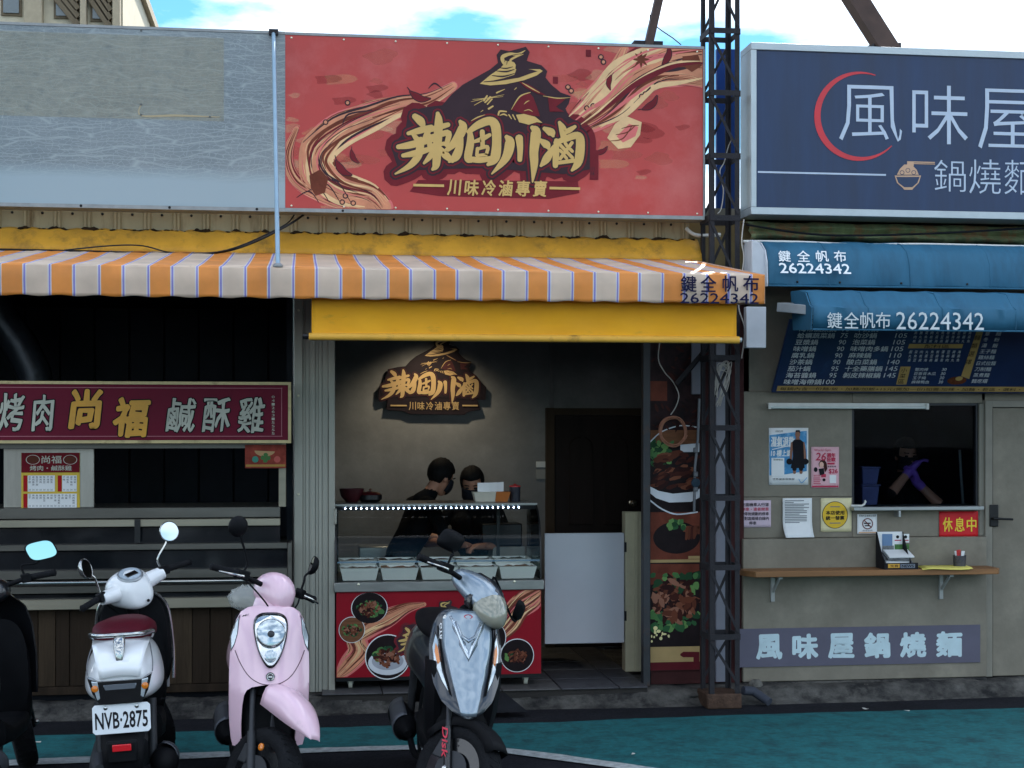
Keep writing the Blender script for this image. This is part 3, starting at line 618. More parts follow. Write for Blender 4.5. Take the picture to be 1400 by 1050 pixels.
def smoke(cx, cy, sx, sy, n):
    for k in range(n):
        x, y = rs_.gauss(cx, sx), rs_.gauss(cy, sy); r_ = rs_.uniform(10, 34); ph = rs_.uniform(0, 6); fl.poly(C2([(x + r_ * 1.7 * math.cos(a) * (1 + .25 * math.sin(3 * a + ph)), y + r_ * .7 * math.sin(a) * (1 + .3 * math.sin(2 * a + ph))) for a in [j * math.pi / 9 for j in range(18)]]), rs_.choice(smk), .2 + .02 * (k % 30))
smoke(180, 430, 100, 90, 30); smoke(360, 300, 80, 40, 14); smoke(1120, 200, 110, 70, 30); smoke(1000, 420, 130, 60, 14); smoke(250, 200, 160, 60, 8)
ink_flow(lf, 96, 1, 34)
ink_flow([(60, 340, .4), (30, 430, .9), (60, 510, 1), (150, 560, 1), (250, 600, .6)], 40, 2, 12)
rf = [(1352, 118, 1.3), (1270, 125, 1.25), (1190, 145, 1.2), (1120, 190, 1.2), (1060, 250, 1.1), (1000, 295, .9), (940, 335, .6)]
ink_flow(rf, 120, 3, 40)
ink_flow([(1105, 82, .6), (1080, 140, 1), (1040, 190, 1), (990, 240, .9), (945, 290, .5)], 44, 4, 14)
ink_flow([(1352, 195, .7), (1290, 182, 1), (1230, 190, .9), (1180, 220, .6)], 40, 5, 10)
fl.poly(C2([(1290, 110), (1340, 105), (1352, 140), (1320, 160), (1290, 140)]), brownp, 1.8)
# torn meat, chillies, star anise, pepper corns
fl.poly(C2([(1050, 370), (1075, 325), (1110, 300), (1160, 320), (1155, 360), (1125, 400), (1085, 405)]), cream, 1.8); fl.poly(C2([(1080, 365), (1120, 325), (1150, 335), (1140, 365), (1100, 385)]), pinkr, 1.9)
for k in range(3): fl.stroke(C2([(1060 + 18 * k, 380 - 20 * k, 2), (1100 + 14 * k, 372 - 20 * k, 4), (1130 + 10 * k, 330, 2)]), brownp, 2.0)
def chili(x, y, a, s=1.0):
    pts = [(-24, 0, 3), (-8, 3, 15), (10, 2, 13), (26, -8, 2)]; ca, sa = math.cos(a), math.sin(a)
    R_ = lambda p: (x + (p[0] * ca - p[1] * sa) * s, y + (p[0] * sa + p[1] * ca) * s, p[2] * s)
    fl.stroke(C2([R_((p[0], p[1], p[2] + 4)) for p in pts]), char, 2.0); fl.stroke(C2([R_(p) for p in pts]), maro, 2.2); fl.stroke(C2([R_((-36, -6, 2)), R_((-22, 0, 3))]), char, 2.1)
for q in ((450, 238, .5, 1.3), (205, 468, .9, 1.3), (242, 430, 1.2, .9), (1188, 262, -.6, 1.2), (1058, 192, 1.8, .9), (1240, 110, -1.1, 1.2), (1030, 412, -.3, .9)): chili(*q)
for (x, y) in ((1160, 238), (1172, 230), (1155, 250), (925, 208), (935, 220), (1030, 112), (1038, 128), (215, 555), (240, 578), (205, 575), (1005, 268), (985, 275), (222, 258), (152, 320)):
    fl.disc(*C2([(x, y)])[0], 4, 4, char, 2.0, n=10); fl.disc(*C2([(x, y)])[0], 2.4, 2.4, tan, 2.2, n=8)
for k in range(8):
    a = k * math.pi / 4; fl.stroke(C2([(1158, 120, 5), (1158 + 13 * math.cos(a), 120 + 13 * math.sin(a), 9), (1158 + 26 * math.cos(a), 120 + 26 * math.sin(a), 2)]), brownp, 2.0)
for (x, y) in ((990, 100), (885, 186)): fl.rect(*C2([(x - 8, y - 11)])[0], *C2([(x + 8, y + 11)])[0], maro, 2.0)
fl.poly(C2([(100, 490), (135, 470), (160, 500), (150, 545), (120, 555), (105, 530)]), brownp, 2.0)
for k in range(4): fl.stroke(C2([(60 + 30 * k, 560 - 18 * k, 2), (100 + 30 * k, 540 - 10 * k, 4), (130 + 34 * k, 575, 2)]), char, 1.9)
fl.stroke(C2([(205, 330, 2), (225, 295, 6), (300, 282, 3)]), char, 1.9); fl.stroke(C2([(480, 212, 2), (500, 196, 5), (525, 214, 2)]), char, 1.9)
emblem(fl, C1)
fl.poly([(808, 204), (818, 206), (818, 246), (806, 246)], maro, 2)
fl.text('川\n味', 807, 228, 813, 240, char, 3)
fl.build('artwork', rsn)
fl = Flat((0, YS, 0))
plate = [(572, 246), (790, 248), (792, 264), (750, 272), (600, 268), (560, 262)]
fl.poly(plate, maro, 1.6)
for i, ch in enumerate('川味冷滷專賣'): fl.text(ch, 611.5 + 23.4 * i, 246 + .35 * i, 630.5 + 23.4 * i, 267 + .35 * i, gold, 6.5, bold=.02, shear=.12)
fl.rect(565, 252, 607, 255.5, gold, 6.5); fl.rect(751, 256, 793, 259.5, gold, 6.5)
fl.build('lettering', rsn)
for k in range(9):
    for yy, t_ in ((58, z1 - .03), (290, z0 + .035)):
        MB().lathe((x0 + .04 + (x1 - x0 - .08) * k / 8, YS, t_), (0, -1, 0), [(.007, 0), (.006, .004), (.002, .005)], n=8).build('screw', M('screw_bright', (220, 215, 190), .3, .8), rsn)
# back struts of the two boards
stm = M('steel_section', (74, 70, 68), .6, .4, var=.3)

# ---- weathered grey signboard: a cracked film over white board, with a faded darker rectangle
def crackle():
    m = bpy.data.materials.new('cracked_film'); m.use_nodes = True; t = m.node_tree; b = t.nodes['Principled BSDF']; b.inputs['Roughness'].default_value = .5
    N = lambda k, **kw: (lambda n: ([setattr(n, a, v) for a, v in kw.items()], n)[1])(t.nodes.new(k)); Lk = t.links.new
    tc_ = N('ShaderNodeTexCoord'); mp_ = N('ShaderNodeMapping'); mp_.inputs['Scale'].default_value = (17, 17, 30)
    wz = N('ShaderNodeTexNoise'); wz.inputs['Scale'].default_value = 3; Lk(tc_.outputs['Object'], wz.inputs['Vector'])
    wm = N('ShaderNodeMix', data_type='RGBA', blend_type='LINEAR_LIGHT'); wm.inputs['Factor'].default_value = .05
    Lk(tc_.outputs['Object'], wm.inputs['A']); Lk(wz.outputs['Color'], wm.inputs['B']); Lk(wm.outputs['Result'], mp_.inputs['Vector'])
    vo = N('ShaderNodeTexVoronoi', feature='DISTANCE_TO_EDGE'); vo.inputs['Scale'].default_value = 1.5; Lk(mp_.outputs['Vector'], vo.inputs['Vector'])
    cr = N('ShaderNodeValToRGB'); cr.color_ramp.elements[0].position = 0; cr.color_ramp.elements[0].color = (1, 1, 1, 1); cr.color_ramp.elements[1].position = .05; cr.color_ramp.elements[1].color = (0, 0, 0, 1); Lk(vo.outputs['Distance'], cr.inputs['Fac'])
    mp2 = N('ShaderNodeMapping'); mp2.inputs['Scale'].default_value = (2.5, 2.5, 30); Lk(wm.outputs['Result'], mp2.inputs['Vector'])
    vo2 = N('ShaderNodeTexVoronoi', feature='DISTANCE_TO_EDGE'); vo2.inputs['Scale'].default_value = 1.0; Lk(mp2.outputs['Vector'], vo2.inputs['Vector'])
    cr2 = N('ShaderNodeValToRGB'); cr2.color_ramp.elements[0].color = (1, 1, 1, 1); cr2.color_ramp.elements[1].position = .06; cr2.color_ramp.elements[1].color = (0, 0, 0, 1); Lk(vo2.outputs['Distance'], cr2.inputs['Fac'])
    sp = N('ShaderNodeSeparateXYZ'); Lk(tc_.outputs['Object'], sp.inputs['Vector'])
    nb = N('ShaderNodeTexNoise'); nb.inputs['Scale'].default_value = 2.2; nb.inputs['Detail'].default_value = 8; Lk(tc_.outputs['Object'], nb.inputs['Vector'])
    base = N('ShaderNodeValToRGB'); e = base.color_ramp.elements; e[0].position = .3; e[1].position = .75; e[0].color = (*lin((112, 124, 130)), 1); e[1].color = (*lin((138, 148, 152)), 1); Lk(nb.outputs['Fac'], base.inputs['Fac'])
    mw = N('ShaderNodeMath', operation='MAXIMUM'); Lk(cr.outputs['Color'], mw.inputs[0]); Lk(cr2.outputs['Color'], mw.inputs[1])
    # film is gone (pale clean board) along the foot of the sign
    fm_ = N('ShaderNodeMapRange'); fm_.inputs['From Min'].default_value = .20; fm_.inputs['From Max'].default_value = .30; ad = N('ShaderNodeMath', operation='ADD')
    sc_ = N('ShaderNodeMath', operation='MULTIPLY'); sc_.inputs[1].default_value = .08; Lk(nb.outputs['Fac'], sc_.inputs[0]); Lk(sp.outputs['Z'], ad.inputs[0]); Lk(sc_.outputs['Value'], ad.inputs[1]); Lk(ad.outputs['Value'], fm_.inputs['Value'])
    ck = N('ShaderNodeMix', data_type='RGBA'); ck.inputs['B'].default_value = (*lin((170, 182, 184)), 1); Lk(base.outputs['Color'], ck.inputs['A'])
    mk = N('ShaderNodeMath', operation='MULTIPLY'); mk.inputs[1].default_value = .6; Lk(mw.outputs['Value'], mk.inputs[0]); Lk(mk.outputs['Value'], ck.inputs['Factor'])
    fin = N('ShaderNodeMix', data_type='RGBA'); fin.inputs['A'].default_value = (*lin((154, 172, 180)), 1); Lk(ck.outputs['Result'], fin.inputs['B']); Lk(fm_.outputs['Result'], fin.inputs['Factor'])
    Lk(fin.outputs['Result'], b.inputs['Base Color']); return m
gx0, gx1, gz0, gz1 = RC(-80, 36, 389, 285, YS); gx1 = x0 - .0006
gz1 = z1 + .003; gz0 = z0
gs = thing('blank_signboard', 'blank weathered grey signboard with cracked film left of the red sign', 'signboard', ((gx0 + gx1) / 2, YS + .05, gz0))
film = crackle()
mbox(gx0, gx1, YS + .002, YS + .05, gz0 + .02, gz1 - .012).build('panel', film, gs)
fl = Flat((0, YS + .002, 0))
fl.rect(-60, 46, 306, 161, M('old_film_patch', (192, 190, 166), .55, var=.14, scale=6, dirt=(128, 132, 120), dscale=14, dmin=.5, dmax=.7, stretch=(1, 1, 2.0), alpha=.36), 1)
sdm = M('stain_dark', (96, 100, 100), .7); fl.stroke([(193, 142, 1), (193, 158, 2), (240, 158, 3), (300, 160, 1)], M('stain_tan', (186, 172, 140), .6), 2)
for (a, b) in ((193, 42), (193, 143), (193, 157), (287, 160)): fl.disc(a, b, 1.6, 1.6, sdm, 2.4, n=8)
fl.build('film_patch', gs)
f_ = MB(); f_.box(gx0, gx1, YS - .006, YS + .16, gz0 - .005, gz0 + .019).box(gx0, gx1, YS - .002, YS + .16, gz1 - .011, gz1 + .006); f_.box(gx0, gx0 + .012, YS - .001, YS + .16, gz0 + .0195, gz1 - .0115); f_.build('frame', steel, gs)
for k in range(5):
    MB().lathe((gx0 + .3 + k * .55, YS - .006, gz0 + .008), (0, -1, 0), [(.009, 0), (.008, .004), (.003, .006)], n=8).build('screw', M('screw_dark', (30, 30, 30), .5, .6), gs)
# brackets carrying the boards on the fascia
for par, xs2 in ((rsn, (x0 + .2, x1 - .2)), (gs, (gx0 + .3, gx1 - .25))):
    for xx in xs2: MB().box(xx - .02, xx + .02, YS + .0505, 10.4, z0 + .35, z0 + .39).build('wall_bracket', stm, par)
# tie rod from the board to the awning
ta, tb = P(374, 46, YS - .02), P(380, 362, 8.52)
tr_ = thing('tie_rod', 'pale blue steel rod from the grey signboard down to the striped awning', 'rod', (ta.x, 10, tb.z))
rodm = M('blue_grey_rod', (150, 178, 196), .4, .3, var=.1)
MB().tube([ta, tb], .013, n=10).build('rod', rodm, tr_, smooth=40)
MB().lathe(tb - Vector((0, 0, .012)), (0, 0, 1), [(.028, 0), (.028, .01), (.018, .02)], n=12).build('foot', steel, tr_); MB().obox(ta + Vector((0, .004, .01)), (.03, 0, 0), (0, .014, 0), (0, 0, .018)).build('clip', rust, tr_)

# ---- blue lightbox sign on the right
YB2 = 9.95
x0, x1, z0, z1 = RC(1027, 66, 1640, 300, YB2); z1 = P(1040, 58, YB2).z; z0 = P(1040, 293, YB2).z
bs = thing('blue_signboard', 'dark blue lightbox signboard with white characters and red arc', 'signboard', ((x0 + x1) / 2, YB2 + .1, z0))
navy = M('print_navy', (34, 56, 92), .35, var=.25, scale=2.0, spec=.4, stretch=(3, 1, .4))
mbox(x0 + .04, x1 - .04, YB2 + .012, YB2 + .05, z0 + .05, z1 - .05).build('panel', navy, bs)
f_ = MB(); alf = M('sign_aluminium', (188, 198, 202), .35, .35, var=.1)
f_.box(x0, x1, YB2, YB2 + .26, z0, z0 + .048).box(x0, x1, YB2, YB2 + .26, z1 - .048, z1).box(x0, x0 + .038, YB2 + .001, YB2 + .26, z0 + .0485, z1 - .0485).box(x1 - .038, x1, YB2 + .001, YB2 + .26, z0 + .0485, z1 - .0485)
f_.build('frame', alf, bs, bevel=.003)
mbox(x0 + .04, x1 - .04, YB2 + .2, YB2 + .25, z0 + .05, z1 - .05).build('back_panel', steel, bs)
pale = M('print_pale_blue', (188, 202, 220), .4, var=.06); redl = M('print_bright_red', (206, 44, 56), .4)
fl = Flat((0, YB2 + .012, 0))
for ch, a, b, c, d in (('風', 1147, 117, 1233, 193), ('味', 1247, 117, 1323, 197), ('屋', 1337, 122, 1418, 204), ('鍋', 1277, 219, 1320, 262), ('燒', 1325, 218, 1368, 265), ('麵', 1373, 219, 1417, 266)):
    fl.text(ch, a, b, c, d, pale, 3, bold=-.008)
n = 40; outer, inner = [], []
for i in range(n + 1):
    a = rad(68 + (318 - 68) * i / n); t = math.sin(math.pi * i / n); w = 1.2 + 7.5 * t
    outer.append((1174 + 61 * math.cos(a), 159 - 61 * math.sin(a))); inner.append((1174 + (61 - w) * math.cos(a), 159 - (61 - w) * math.sin(a)))
for i in range(n): fl.poly([outer[i], outer[i + 1], inner[i + 1], inner[i]], redl, 2.5)
fl.rect(1036, 236, 1211, 238.4, pale, 2)
bown = M('print_peach', (206, 168, 138), .5)
fl.poly([(1223, 240), (1259, 240), (1256, 250), (1249, 257), (1247, 259.5), (1236, 259.5), (1234, 257), (1226, 250)], bown, 2); fl.poly([(1225, 242), (1257, 242), (1254, 250), (1247, 256), (1236, 256), (1228, 250)], navy, 2.5)
fl.poly([(1226, 239), (1230, 231), (1236, 225), (1246, 225), (1253, 232), (1256, 239)], bown, 2)
for k in range(3): fl.disc(1233 + 8 * k, 236 - 3 * (k == 1), 3.2, 3.2, navy, 2.6, n=12, inner=.75)
fl.rect(1240, 221, 1278, 222.6, bown, 2); fl.rect(1242, 223.4, 1278, 224.6, bown, 2); fl.rect(1240, 222, 1249, 227, bown, 2.2)
fl.build('lettering', bs)
for xx in (x0 + .5, x1 - .6): MB().box(xx, xx + .04, YB2 + .261, 10.57, 3.45, 3.5).build('wall_bracket', stm, bs)
# dark blue panel seen between the posts of the tower
a, b, c, d = RC(979, 68, 1009, 293, 10.5)
mbox(a, b, 10.48, 10.52, c, d).build('narrow_blue_panel', M('deep_blue', (24, 58, 122), .4), label='narrow deep blue panel between the red sign and the blue sign', cat='panel')

# ---- lattice tower
tw = thing('lattice_tower', 'black rusty steel lattice tower between the red and blue signs', 'tower', (P(990, 965, 10.05).x, 10.07, 0))
tx0, tx1 = P(971, 800, 9.95).x, P(1012, 800, 9.95).x; ty0, ty1 = 9.96, 10.20; TZ = 6.9; aw = .033
for xx in (tx0, tx1):
    for yy in (ty0, ty1):
        sx = 1 if xx == tx0 else -1; sy = 1 if yy == ty0 else -1; m_ = MB()
        m_.box(min(xx, xx + sx * aw), max(xx, xx + sx * aw), min(yy, yy + sy * .006), max(yy, yy + sy * .006), .0, TZ)
        m_.box(min(xx, xx + sx * .006), max(xx, xx + sx * .006), min(yy + sy * .0062, yy + sy * aw), max(yy + sy * .0062, yy + sy * aw), .0, TZ)
        m_.build('post', rust, tw)
zs = [P(992, yy, 9.96).z for yy in (871, 776, 681, 585, 489, 394, 298, 213, 127, 42)]; zs += [zs[-1] + .46 * k for k in range(1, 6)]
zs = [.13] + zs
for i, z in enumerate(zs):
    if z > TZ - .1: continue
    if i:
        for yy, sy in ((ty0 - .006, 1), (ty1 + .001, 1)): MB().box(tx0 + .002, tx1 - .002, yy, yy + .005, z - .018, z + .018).build('crossbar', rust, tw)
        for xx in (tx0 - .006, tx1 + .001): MB().box(xx, xx + .005, ty0 + .002, ty1 - .002, z - .02, z + .02).build('crossbar', rust, tw)
    if i + 1 < len(zs) and zs[i + 1] < TZ:
        zc, ze = z + .03, zs[i + 1] - .03
        MB().bar((tx0 + .01, ty0 - .004, ze), (tx1 - .01, ty0 - .004, zc), .018, .005, up=(0, 1, 0)).build('brace', rust, tw)
        MB().bar((tx0 + .01, ty1 - .008, zc), (tx1 - .01, ty1 - .008, ze), .018, .005, up=(0, 1, 0)).build('brace', rust, tw)
mbox(tx0 - .02, tx1 + .012, ty0 - .012, ty1 + .02, 0, .10).build('base_plinth', M('rusty_concrete', (84, 66, 56), .9, var=.4, scale=10, bump=.8, dirt=(52, 44, 40), dscale=6), tw, bevel=.01)
# diagonal stays rising to the tower
def stay(name, a, b, Y0, z1, lab, w, d):
    p = P(a[0], a[1], Y0); top = Vector((tx0 + .08 if b else tx1 - .08, ty1 + .03, z1)); t = thing(name, lab, 'beam', p)
    u = (top - p).normalized(); m_ = MB(); m_.bar(p - u * .1, top, w, d, up=(0, 1, 0)); m_.build('beam', M('stay_brown', (84, 66, 60), .7, .2, var=.3), t)
    m_ = MB(); m_.box(p.x - .10, p.x + .10, Y0 - .02, Y0 + .10, p.z - .12, p.z - .003 + .04); m_.build('foot_plate', rust, t)
stay('steel_stay', (886, 64), True, 10.30, 6.4, 'thin brown steel stay rising behind the red signboard', .055, .055)
stay('steel_stay', (1212, 66), False, 10.35, 6.3, 'thick brown steel stay rising behind the blue signboard', .13, .12)
# diagonal brace and wire between tower and shop
ba, bb = P(972, 470, 10.2), P(925, 525, 10.33)
MB().bar(ba, bb, .03, .03).build('angle_brace', rust, label='dark steel brace bar between tower and food poster under the yellow blind', cat='brace')
MB().tube([P(889, 20, 10.3), P(888, 40, 10.3), P(893, 33, 10.3), P(905, 42, 10.25), P(920, 52, 10.2), P(931, 61, 10.15)], .004).build('loose_wire', bk, label='thin loose wire beside the brown stay above the red sign', cat='wire')

# ---- striped awning
def stripes():
    m = bpy.data.materials.new('striped_canvas'); m.use_nodes = True; t = m.node_tree; b = t.nodes['Principled BSDF']; b.inputs['Roughness'].default_value = .55
    N = t.nodes.new; Lk = t.links.new; tc_ = N('ShaderNodeTexCoord'); sp = N('ShaderNodeSeparateXYZ'); Lk(tc_.outputs['UV'], sp.inputs['Vector'])
    fr_ = N('ShaderNodeMath'); fr_.operation = 'FRACT'; Lk(sp.outputs['X'], fr_.inputs[0]); cr = N('ShaderNodeValToRGB'); cr.color_ramp.interpolation = 'CONSTANT'
    o_, w_, p_, g_ = lin((240, 150, 66)), lin((224, 218, 214)), lin((142, 136, 208)), lin((224, 200, 178))
    st = [(0, o_), (.40, w_), (.425, p_), (.462, w_), (.485, g_), (.91, w_), (.93, p_), (.965, w_), (.985, o_)]
    while len(cr.color_ramp.elements) < len(st): cr.color_ramp.elements.new(.5)
    for e, (ps, c) in zip(cr.color_ramp.elements, st): e.position = ps; e.color = (*c, 1)
    Lk(fr_.outputs['Value'], cr.inputs['Fac'])
    nz_ = N('ShaderNodeTexNoise'); nz_.inputs['Scale'].default_value = 5; nz_.inputs['Detail'].default_value = 8; Lk(tc_.outputs['Object'], nz_.inputs['Vector'])
    mr = N('ShaderNodeMapRange'); mr.inputs['From Min'].default_value = .3; mr.inputs['From Max'].default_value = .75; mr.inputs['To Min'].default_value = 1.0; mr.inputs['To Max'].default_value = .72; Lk(nz_.outputs['Fac'], mr.inputs['Value'])
    mm = N('ShaderNodeMix'); mm.data_type = 'RGBA'; mm.blend_type = 'MULTIPLY'; mm.inputs['Factor'].default_value = 1; Lk(cr.outputs['Color'], mm.inputs['A']); Lk(mr.outputs['Result'], mm.inputs['B'])
    wv = N('ShaderNodeTexNoise'); wv.inputs['Scale'].default_value = 300; bp = N('ShaderNodeBump'); bp.inputs['Strength'].default_value = .25; Lk(tc_.outputs['Object'], wv.inputs['Vector']); Lk(wv.outputs['Fac'], bp.inputs['Height']); Lk(bp.outputs['Normal'], b.inputs['Normal'])
    Lk(mm.outputs['Result'], b.inputs['Base Color'])
    tl = N('ShaderNodeBsdfTranslucent'); ms_ = N('ShaderNodeMixShader'); ms_.inputs['Fac'].default_value = .1; Lk(mm.outputs['Result'], tl.inputs['Color']); Lk(b.outputs['BSDF'], ms_.inputs[1]); Lk(tl.outputs['BSDF'], ms_.inputs[2]); Lk(ms_.outputs['Shader'], t.nodes['Material Output'].inputs['Surface']); return m
canv = stripes()
def uvx(o, period, off):
    me = o.data; uv = me.uv_layers.new(name='UVMap')
    for l in me.loops: uv.data[l.index].uv = ((me.vertices[l.vertex_index].co.x + o_x(o) - off) / period, 0)
def o_x(o): return ORG[o.name].x
YA0, YA1 = 10.20, 8.50
ax0, ax1 = P(-90, 360, YA1).x, P(1045, 385, YA1).x
zf = P(520, 368, YA1).z; zbk = P(520, 348, YA0).z; zv = P(520, 409, YA1).z
aw_ = thing('striped_awning', 'orange and beige striped canvas awning over the two left stalls', 'awning', ((ax0 + ax1) / 2, 9.3, zv))
per = .2585; off = P(466 - 62, 390, YA1).x
n = 160; rows = []
for j in range(9):
    t = j / 8; yy = YA0 + (YA1 - YA0) * t; rows.append([(ax0 + (ax1 - ax0) * i / n, yy, zbk + (zf - zbk) * t - .010 * math.sin(math.pi * t) * (.6 + .4 * math.cos(2 * math.pi * i / 26)) + .003 * noise2(i * .4, t * 4)) for i in range(n + 1)])
top = MB().grid(rows).build('canopy', canv, aw_, smooth=60, solid=.002); uvx(top, per, off)
rows = [[(ax0 + (ax1 - ax0) * i / n, YA1 - .004 + dy * (1 + .6 * noise2(i * .25, zq)), zf + (zv - zf) * zq + (.004 * math.sin(i * .9) if zq == 1 else 0)) for i in range(n + 1)] for zq, dy in ((0, 0), (.04, -.004), (.5, -.004), (.9, .003), (1, .004))]
va = MB().grid(rows).build('valance', canv, aw_, smooth=60, solid=.002); uvx(va, per, off)
MB().prism([(YA0, zbk), (YA1, zf), (YA1, zv), (YA0, zv + .12)], (ax1 + .002, 0, 0), (0, 1, 0), (0, 0, 1), (.002, 0, 0)).build('end_flap', M('canvas_beige', (206, 184, 168), .85, var=.1), aw_)
MB().tube([(ax0, YA1 + .04, zf - .03), (ax1 - .01, YA1 + .04, zf - .03)], .02, n=10).build('front_bar', steel, aw_, smooth=40)
for xx in (ax0 + .3, P(420, 360, 9.3).x, ax1 - .1): MB().bar((xx, YA0 + .15, zbk - .12), (xx, YA1 + .05, zf - .04), .03, .04).build('arm', steel, aw_)
fl = Flat((0, YA1 - .022, 0)); ink = M('ink_navy', (28, 30, 66), .6)
for ch, xx in zip('鍵全帆布', (931, 958, 988, 1016)): fl.text(ch, xx, 377, xx + 21, 399, ink, 1, bold=.012)
fl.text('26224342', 930, 401, 1037, 415, ink, 1, bold=.012)
fl.build('lettering', aw_)

# ---- yellow drop blind
YD = 8.60
x0, x1 = P(426, 440, YD).x, P(1008, 440, YD).x; zt_, zb_ = P(710, 404, YD).z, P(710, 464, YD).z
yb = thing('yellow_blind', 'bright yellow rolled blind hanging under the striped awning', 'blind', ((x0 + x1) / 2, YD, zb_))
yel = M('yellow_vinyl', (252, 176, 22), .5, var=.1, scale=3, stretch=(1, 1, 3), dirt=(190, 142, 40), dscale=5, dmin=.6, dmax=.8, thin=.08)
n = 80; rows = [[(x0 + (x1 - x0) * i / n, YD + .02 * math.sin(q * 2.2) + .004 * noise2(i * .2, q * 2), zt_ + (zb_ - zt_) * q) for i in range(n + 1)] for q in (0, .2, .4, .6, .8, .9, .97)]
MB().grid(rows).build('fabric', yel, yb, smooth=60, solid=.003)
MB().tube([(x0 - .015, YD + .016, zb_ + .008), (x1 + .015, YD + .016, zb_ + .008)], .021, n=12).build('bottom_roll', M('yellow_hem', (232, 176, 70), .5, var=.1, dirt=(170, 130, 60), dscale=6), yb, smooth=40)
MB().tube([(x0 - .05, YD + .016, zb_ + .008), (x0 - .016, YD + .016, zb_ + .008)], .016).build('roller_end', bk, yb, smooth=40); MB().tube([(x1 + .016, YD + .016, zb_ + .008), (x1 + .03, YD + .016, zb_ + .008)], .014).build('roller_end', alf, yb, smooth=40)
MB().tube([(x0 - .02, YD + .03, zt_ + .05), (x1 + .02, YD + .03, zt_ + .05)], .03, n=12).build('top_roll', yel, yb, smooth=40)
# cables across the flashing
def cable(name, pts, r, lab, mat=bk): return MB().tube(pts, r, mat=None, n=6).build(name, mat, label=lab, cat='cable', smooth=60)
def cat_(pts, m=6):
    q = []; pts = [Vector(p) for p in pts]
    for i in range(len(pts) - 1):
        a, b, c, d = pts[max(i - 1, 0)], pts[i], pts[i + 1], pts[min(i + 2, len(pts) - 1)]
        for k in range(m):
            t = k / m; q.append(0.5 * (2 * b + (c - a) * t + (2 * a - 5 * b + 4 * c - d) * t * t + (3 * b - a - 3 * c + d) * t ** 3))
    return q + [pts[-1]]
cable('black_cable', cat_([P(-60, 340, 10.0), P(90, 343, 10.0), P(200, 346, 10.0), P(290, 346, 10.0), P(340, 334, 10.0), P(390, 310, 10.05), P(415, 294, 10.15)]), .008, 'thick black cable sagging over the yellow flashing')
cable('black_cable', cat_([P(88, 342, 9.98), P(150, 336, 10.0), P(195, 336, 10.0), P(240, 346, 10.0), P(310, 342, 9.98), P(385, 310, 10.06), P(402, 294, 10.15)]), .005, 'thin black cable looping above the thick cable at the left')

# ---- right shop awnings
bl = M('blue_canvas', (48, 106, 136), .6, var=.14, scale=2.2, bump=.1, bscale=12, dirt=(38, 80, 104), dscale=2.5, dmin=.48, dmax=.75, stretch=(2.5, 1, .6))
cam_ = MB()
def stripe_cam():
    return M('camo_strip', (136, 148, 108), .7, var=.35, scale=9, stretch=(1.5, 1, .2), dirt=(150, 118, 84), dscale=6, dmin=.5, dmax=.6)
NXE = P(1620, 350, 10).x
gx = P(1020, 315, 10.25).x
fa = thing('folded_camouflage_cover', 'faded green and brown striped cover folded under the blue sign', 'cover', (P(1300, 320, 10.2).x, 10.25, P(1200, 331, 10.2).z))
za, zb2 = P(1210, 304, 10.25).z, P(1210, 333, 10.2).z
rows = []
for q, yy in ((0, 10.42), (.15, 10.20), (.4, 10.16), (.55, 10.20), (.8, 10.12), (1, 10.16)):
    rows.append([(gx + (NXE - gx) * i / 60, yy + .012 * noise2(i * .5, q * 3), za + (zb2 - za) * q + .008 * noise2(i * .21, q * 7)) for i in range(61)])
MB().grid(rows).build('cover', stripe_cam(), fa, smooth=60, solid=.004)
cable('dark_cable', cat_([P(1020, 307, 10.0), P(1090, 318, 10.0), P(1160, 322, 10.0), P(1300, 318, 10.0), P(1500, 306, 10.0)]), .008, 'dark cable sagging in front of the striped cover under the blue sign')
cable('white_conduit', cat_([P(1016, 330, 9.95), P(1090, 331, 9.95), P(1180, 335, 9.95), P(1260, 334, 9.95), P(1400, 337, 9.95), P(1560, 340, 9.95)]), .010, 'pale plastic conduit along the top of the upper blue awning', M('white_plastic', (210, 210, 205), .4))
def roll_awning(name, lab, x0, x1, prof, endcap, mat):
    t = thing(name, lab, 'awning', ((x0 + x1) / 2, sum(p[0] for p in prof) / len(prof), min(p[1] for p in prof)))
    n = 70; rows = [[(x0 + (x1 - x0) * i / n, y + .006 * noise2(i * .22, k), z + .005 * noise2(i * .3, k * .7 + 2)) for i in range(n + 1)] for k, (y, z) in enumerate(prof)]
    MB().grid(rows).build('canvas', mat, t, smooth=70, solid=.003)
    for q in range(1, 6):
        xx = x0 + (x1 - x0) * (q - .3) / 5.5; MB().tube([(xx + .004 * k, y - .003, z + .002) for k, (y, z) in enumerate(prof)], .0035, n=5).build('seam', mat, t, smooth=60)
    MB().tube([(x0, prof[-1][0] - .002, prof[-1][1] + .004), (x1, prof[-1][0] - .002, prof[-1][1] + .004)], .006, n=6).build('hem', mat, t, smooth=60)
    if endcap: MB().prism(prof + [(prof[-1][0] + .35, prof[-1][1] + .02)], (x0 - .012, 0, 0), (0, 1, 0), (0, 0, 1), (.008, 0, 0)).build('end_cap', endcap, t)
    return t
ya = 9.75
zt2, zm2 = P(1200, 334, ya + .2).z, P(1200, 393, ya).z
pr = [(ya + .55, zt2 + .02), (ya + .28, zt2 + .02), (ya + .14, zt2 - .01), (ya + .05, zt2 - .07), (ya + .01, zt2 - .15), (ya, zm2 + .02), (ya + .005, zm2)]
ua = roll_awning('blue_awning', 'upper blue canvas awning with white end cap and phone number', P(1051, 360, ya).x, NXE, pr, M('white_panel', (196, 200, 206), .5, var=.1), bl)
e0 = P(1027, 345, 9.9)
capx = P(1048, 345, 9.8).x
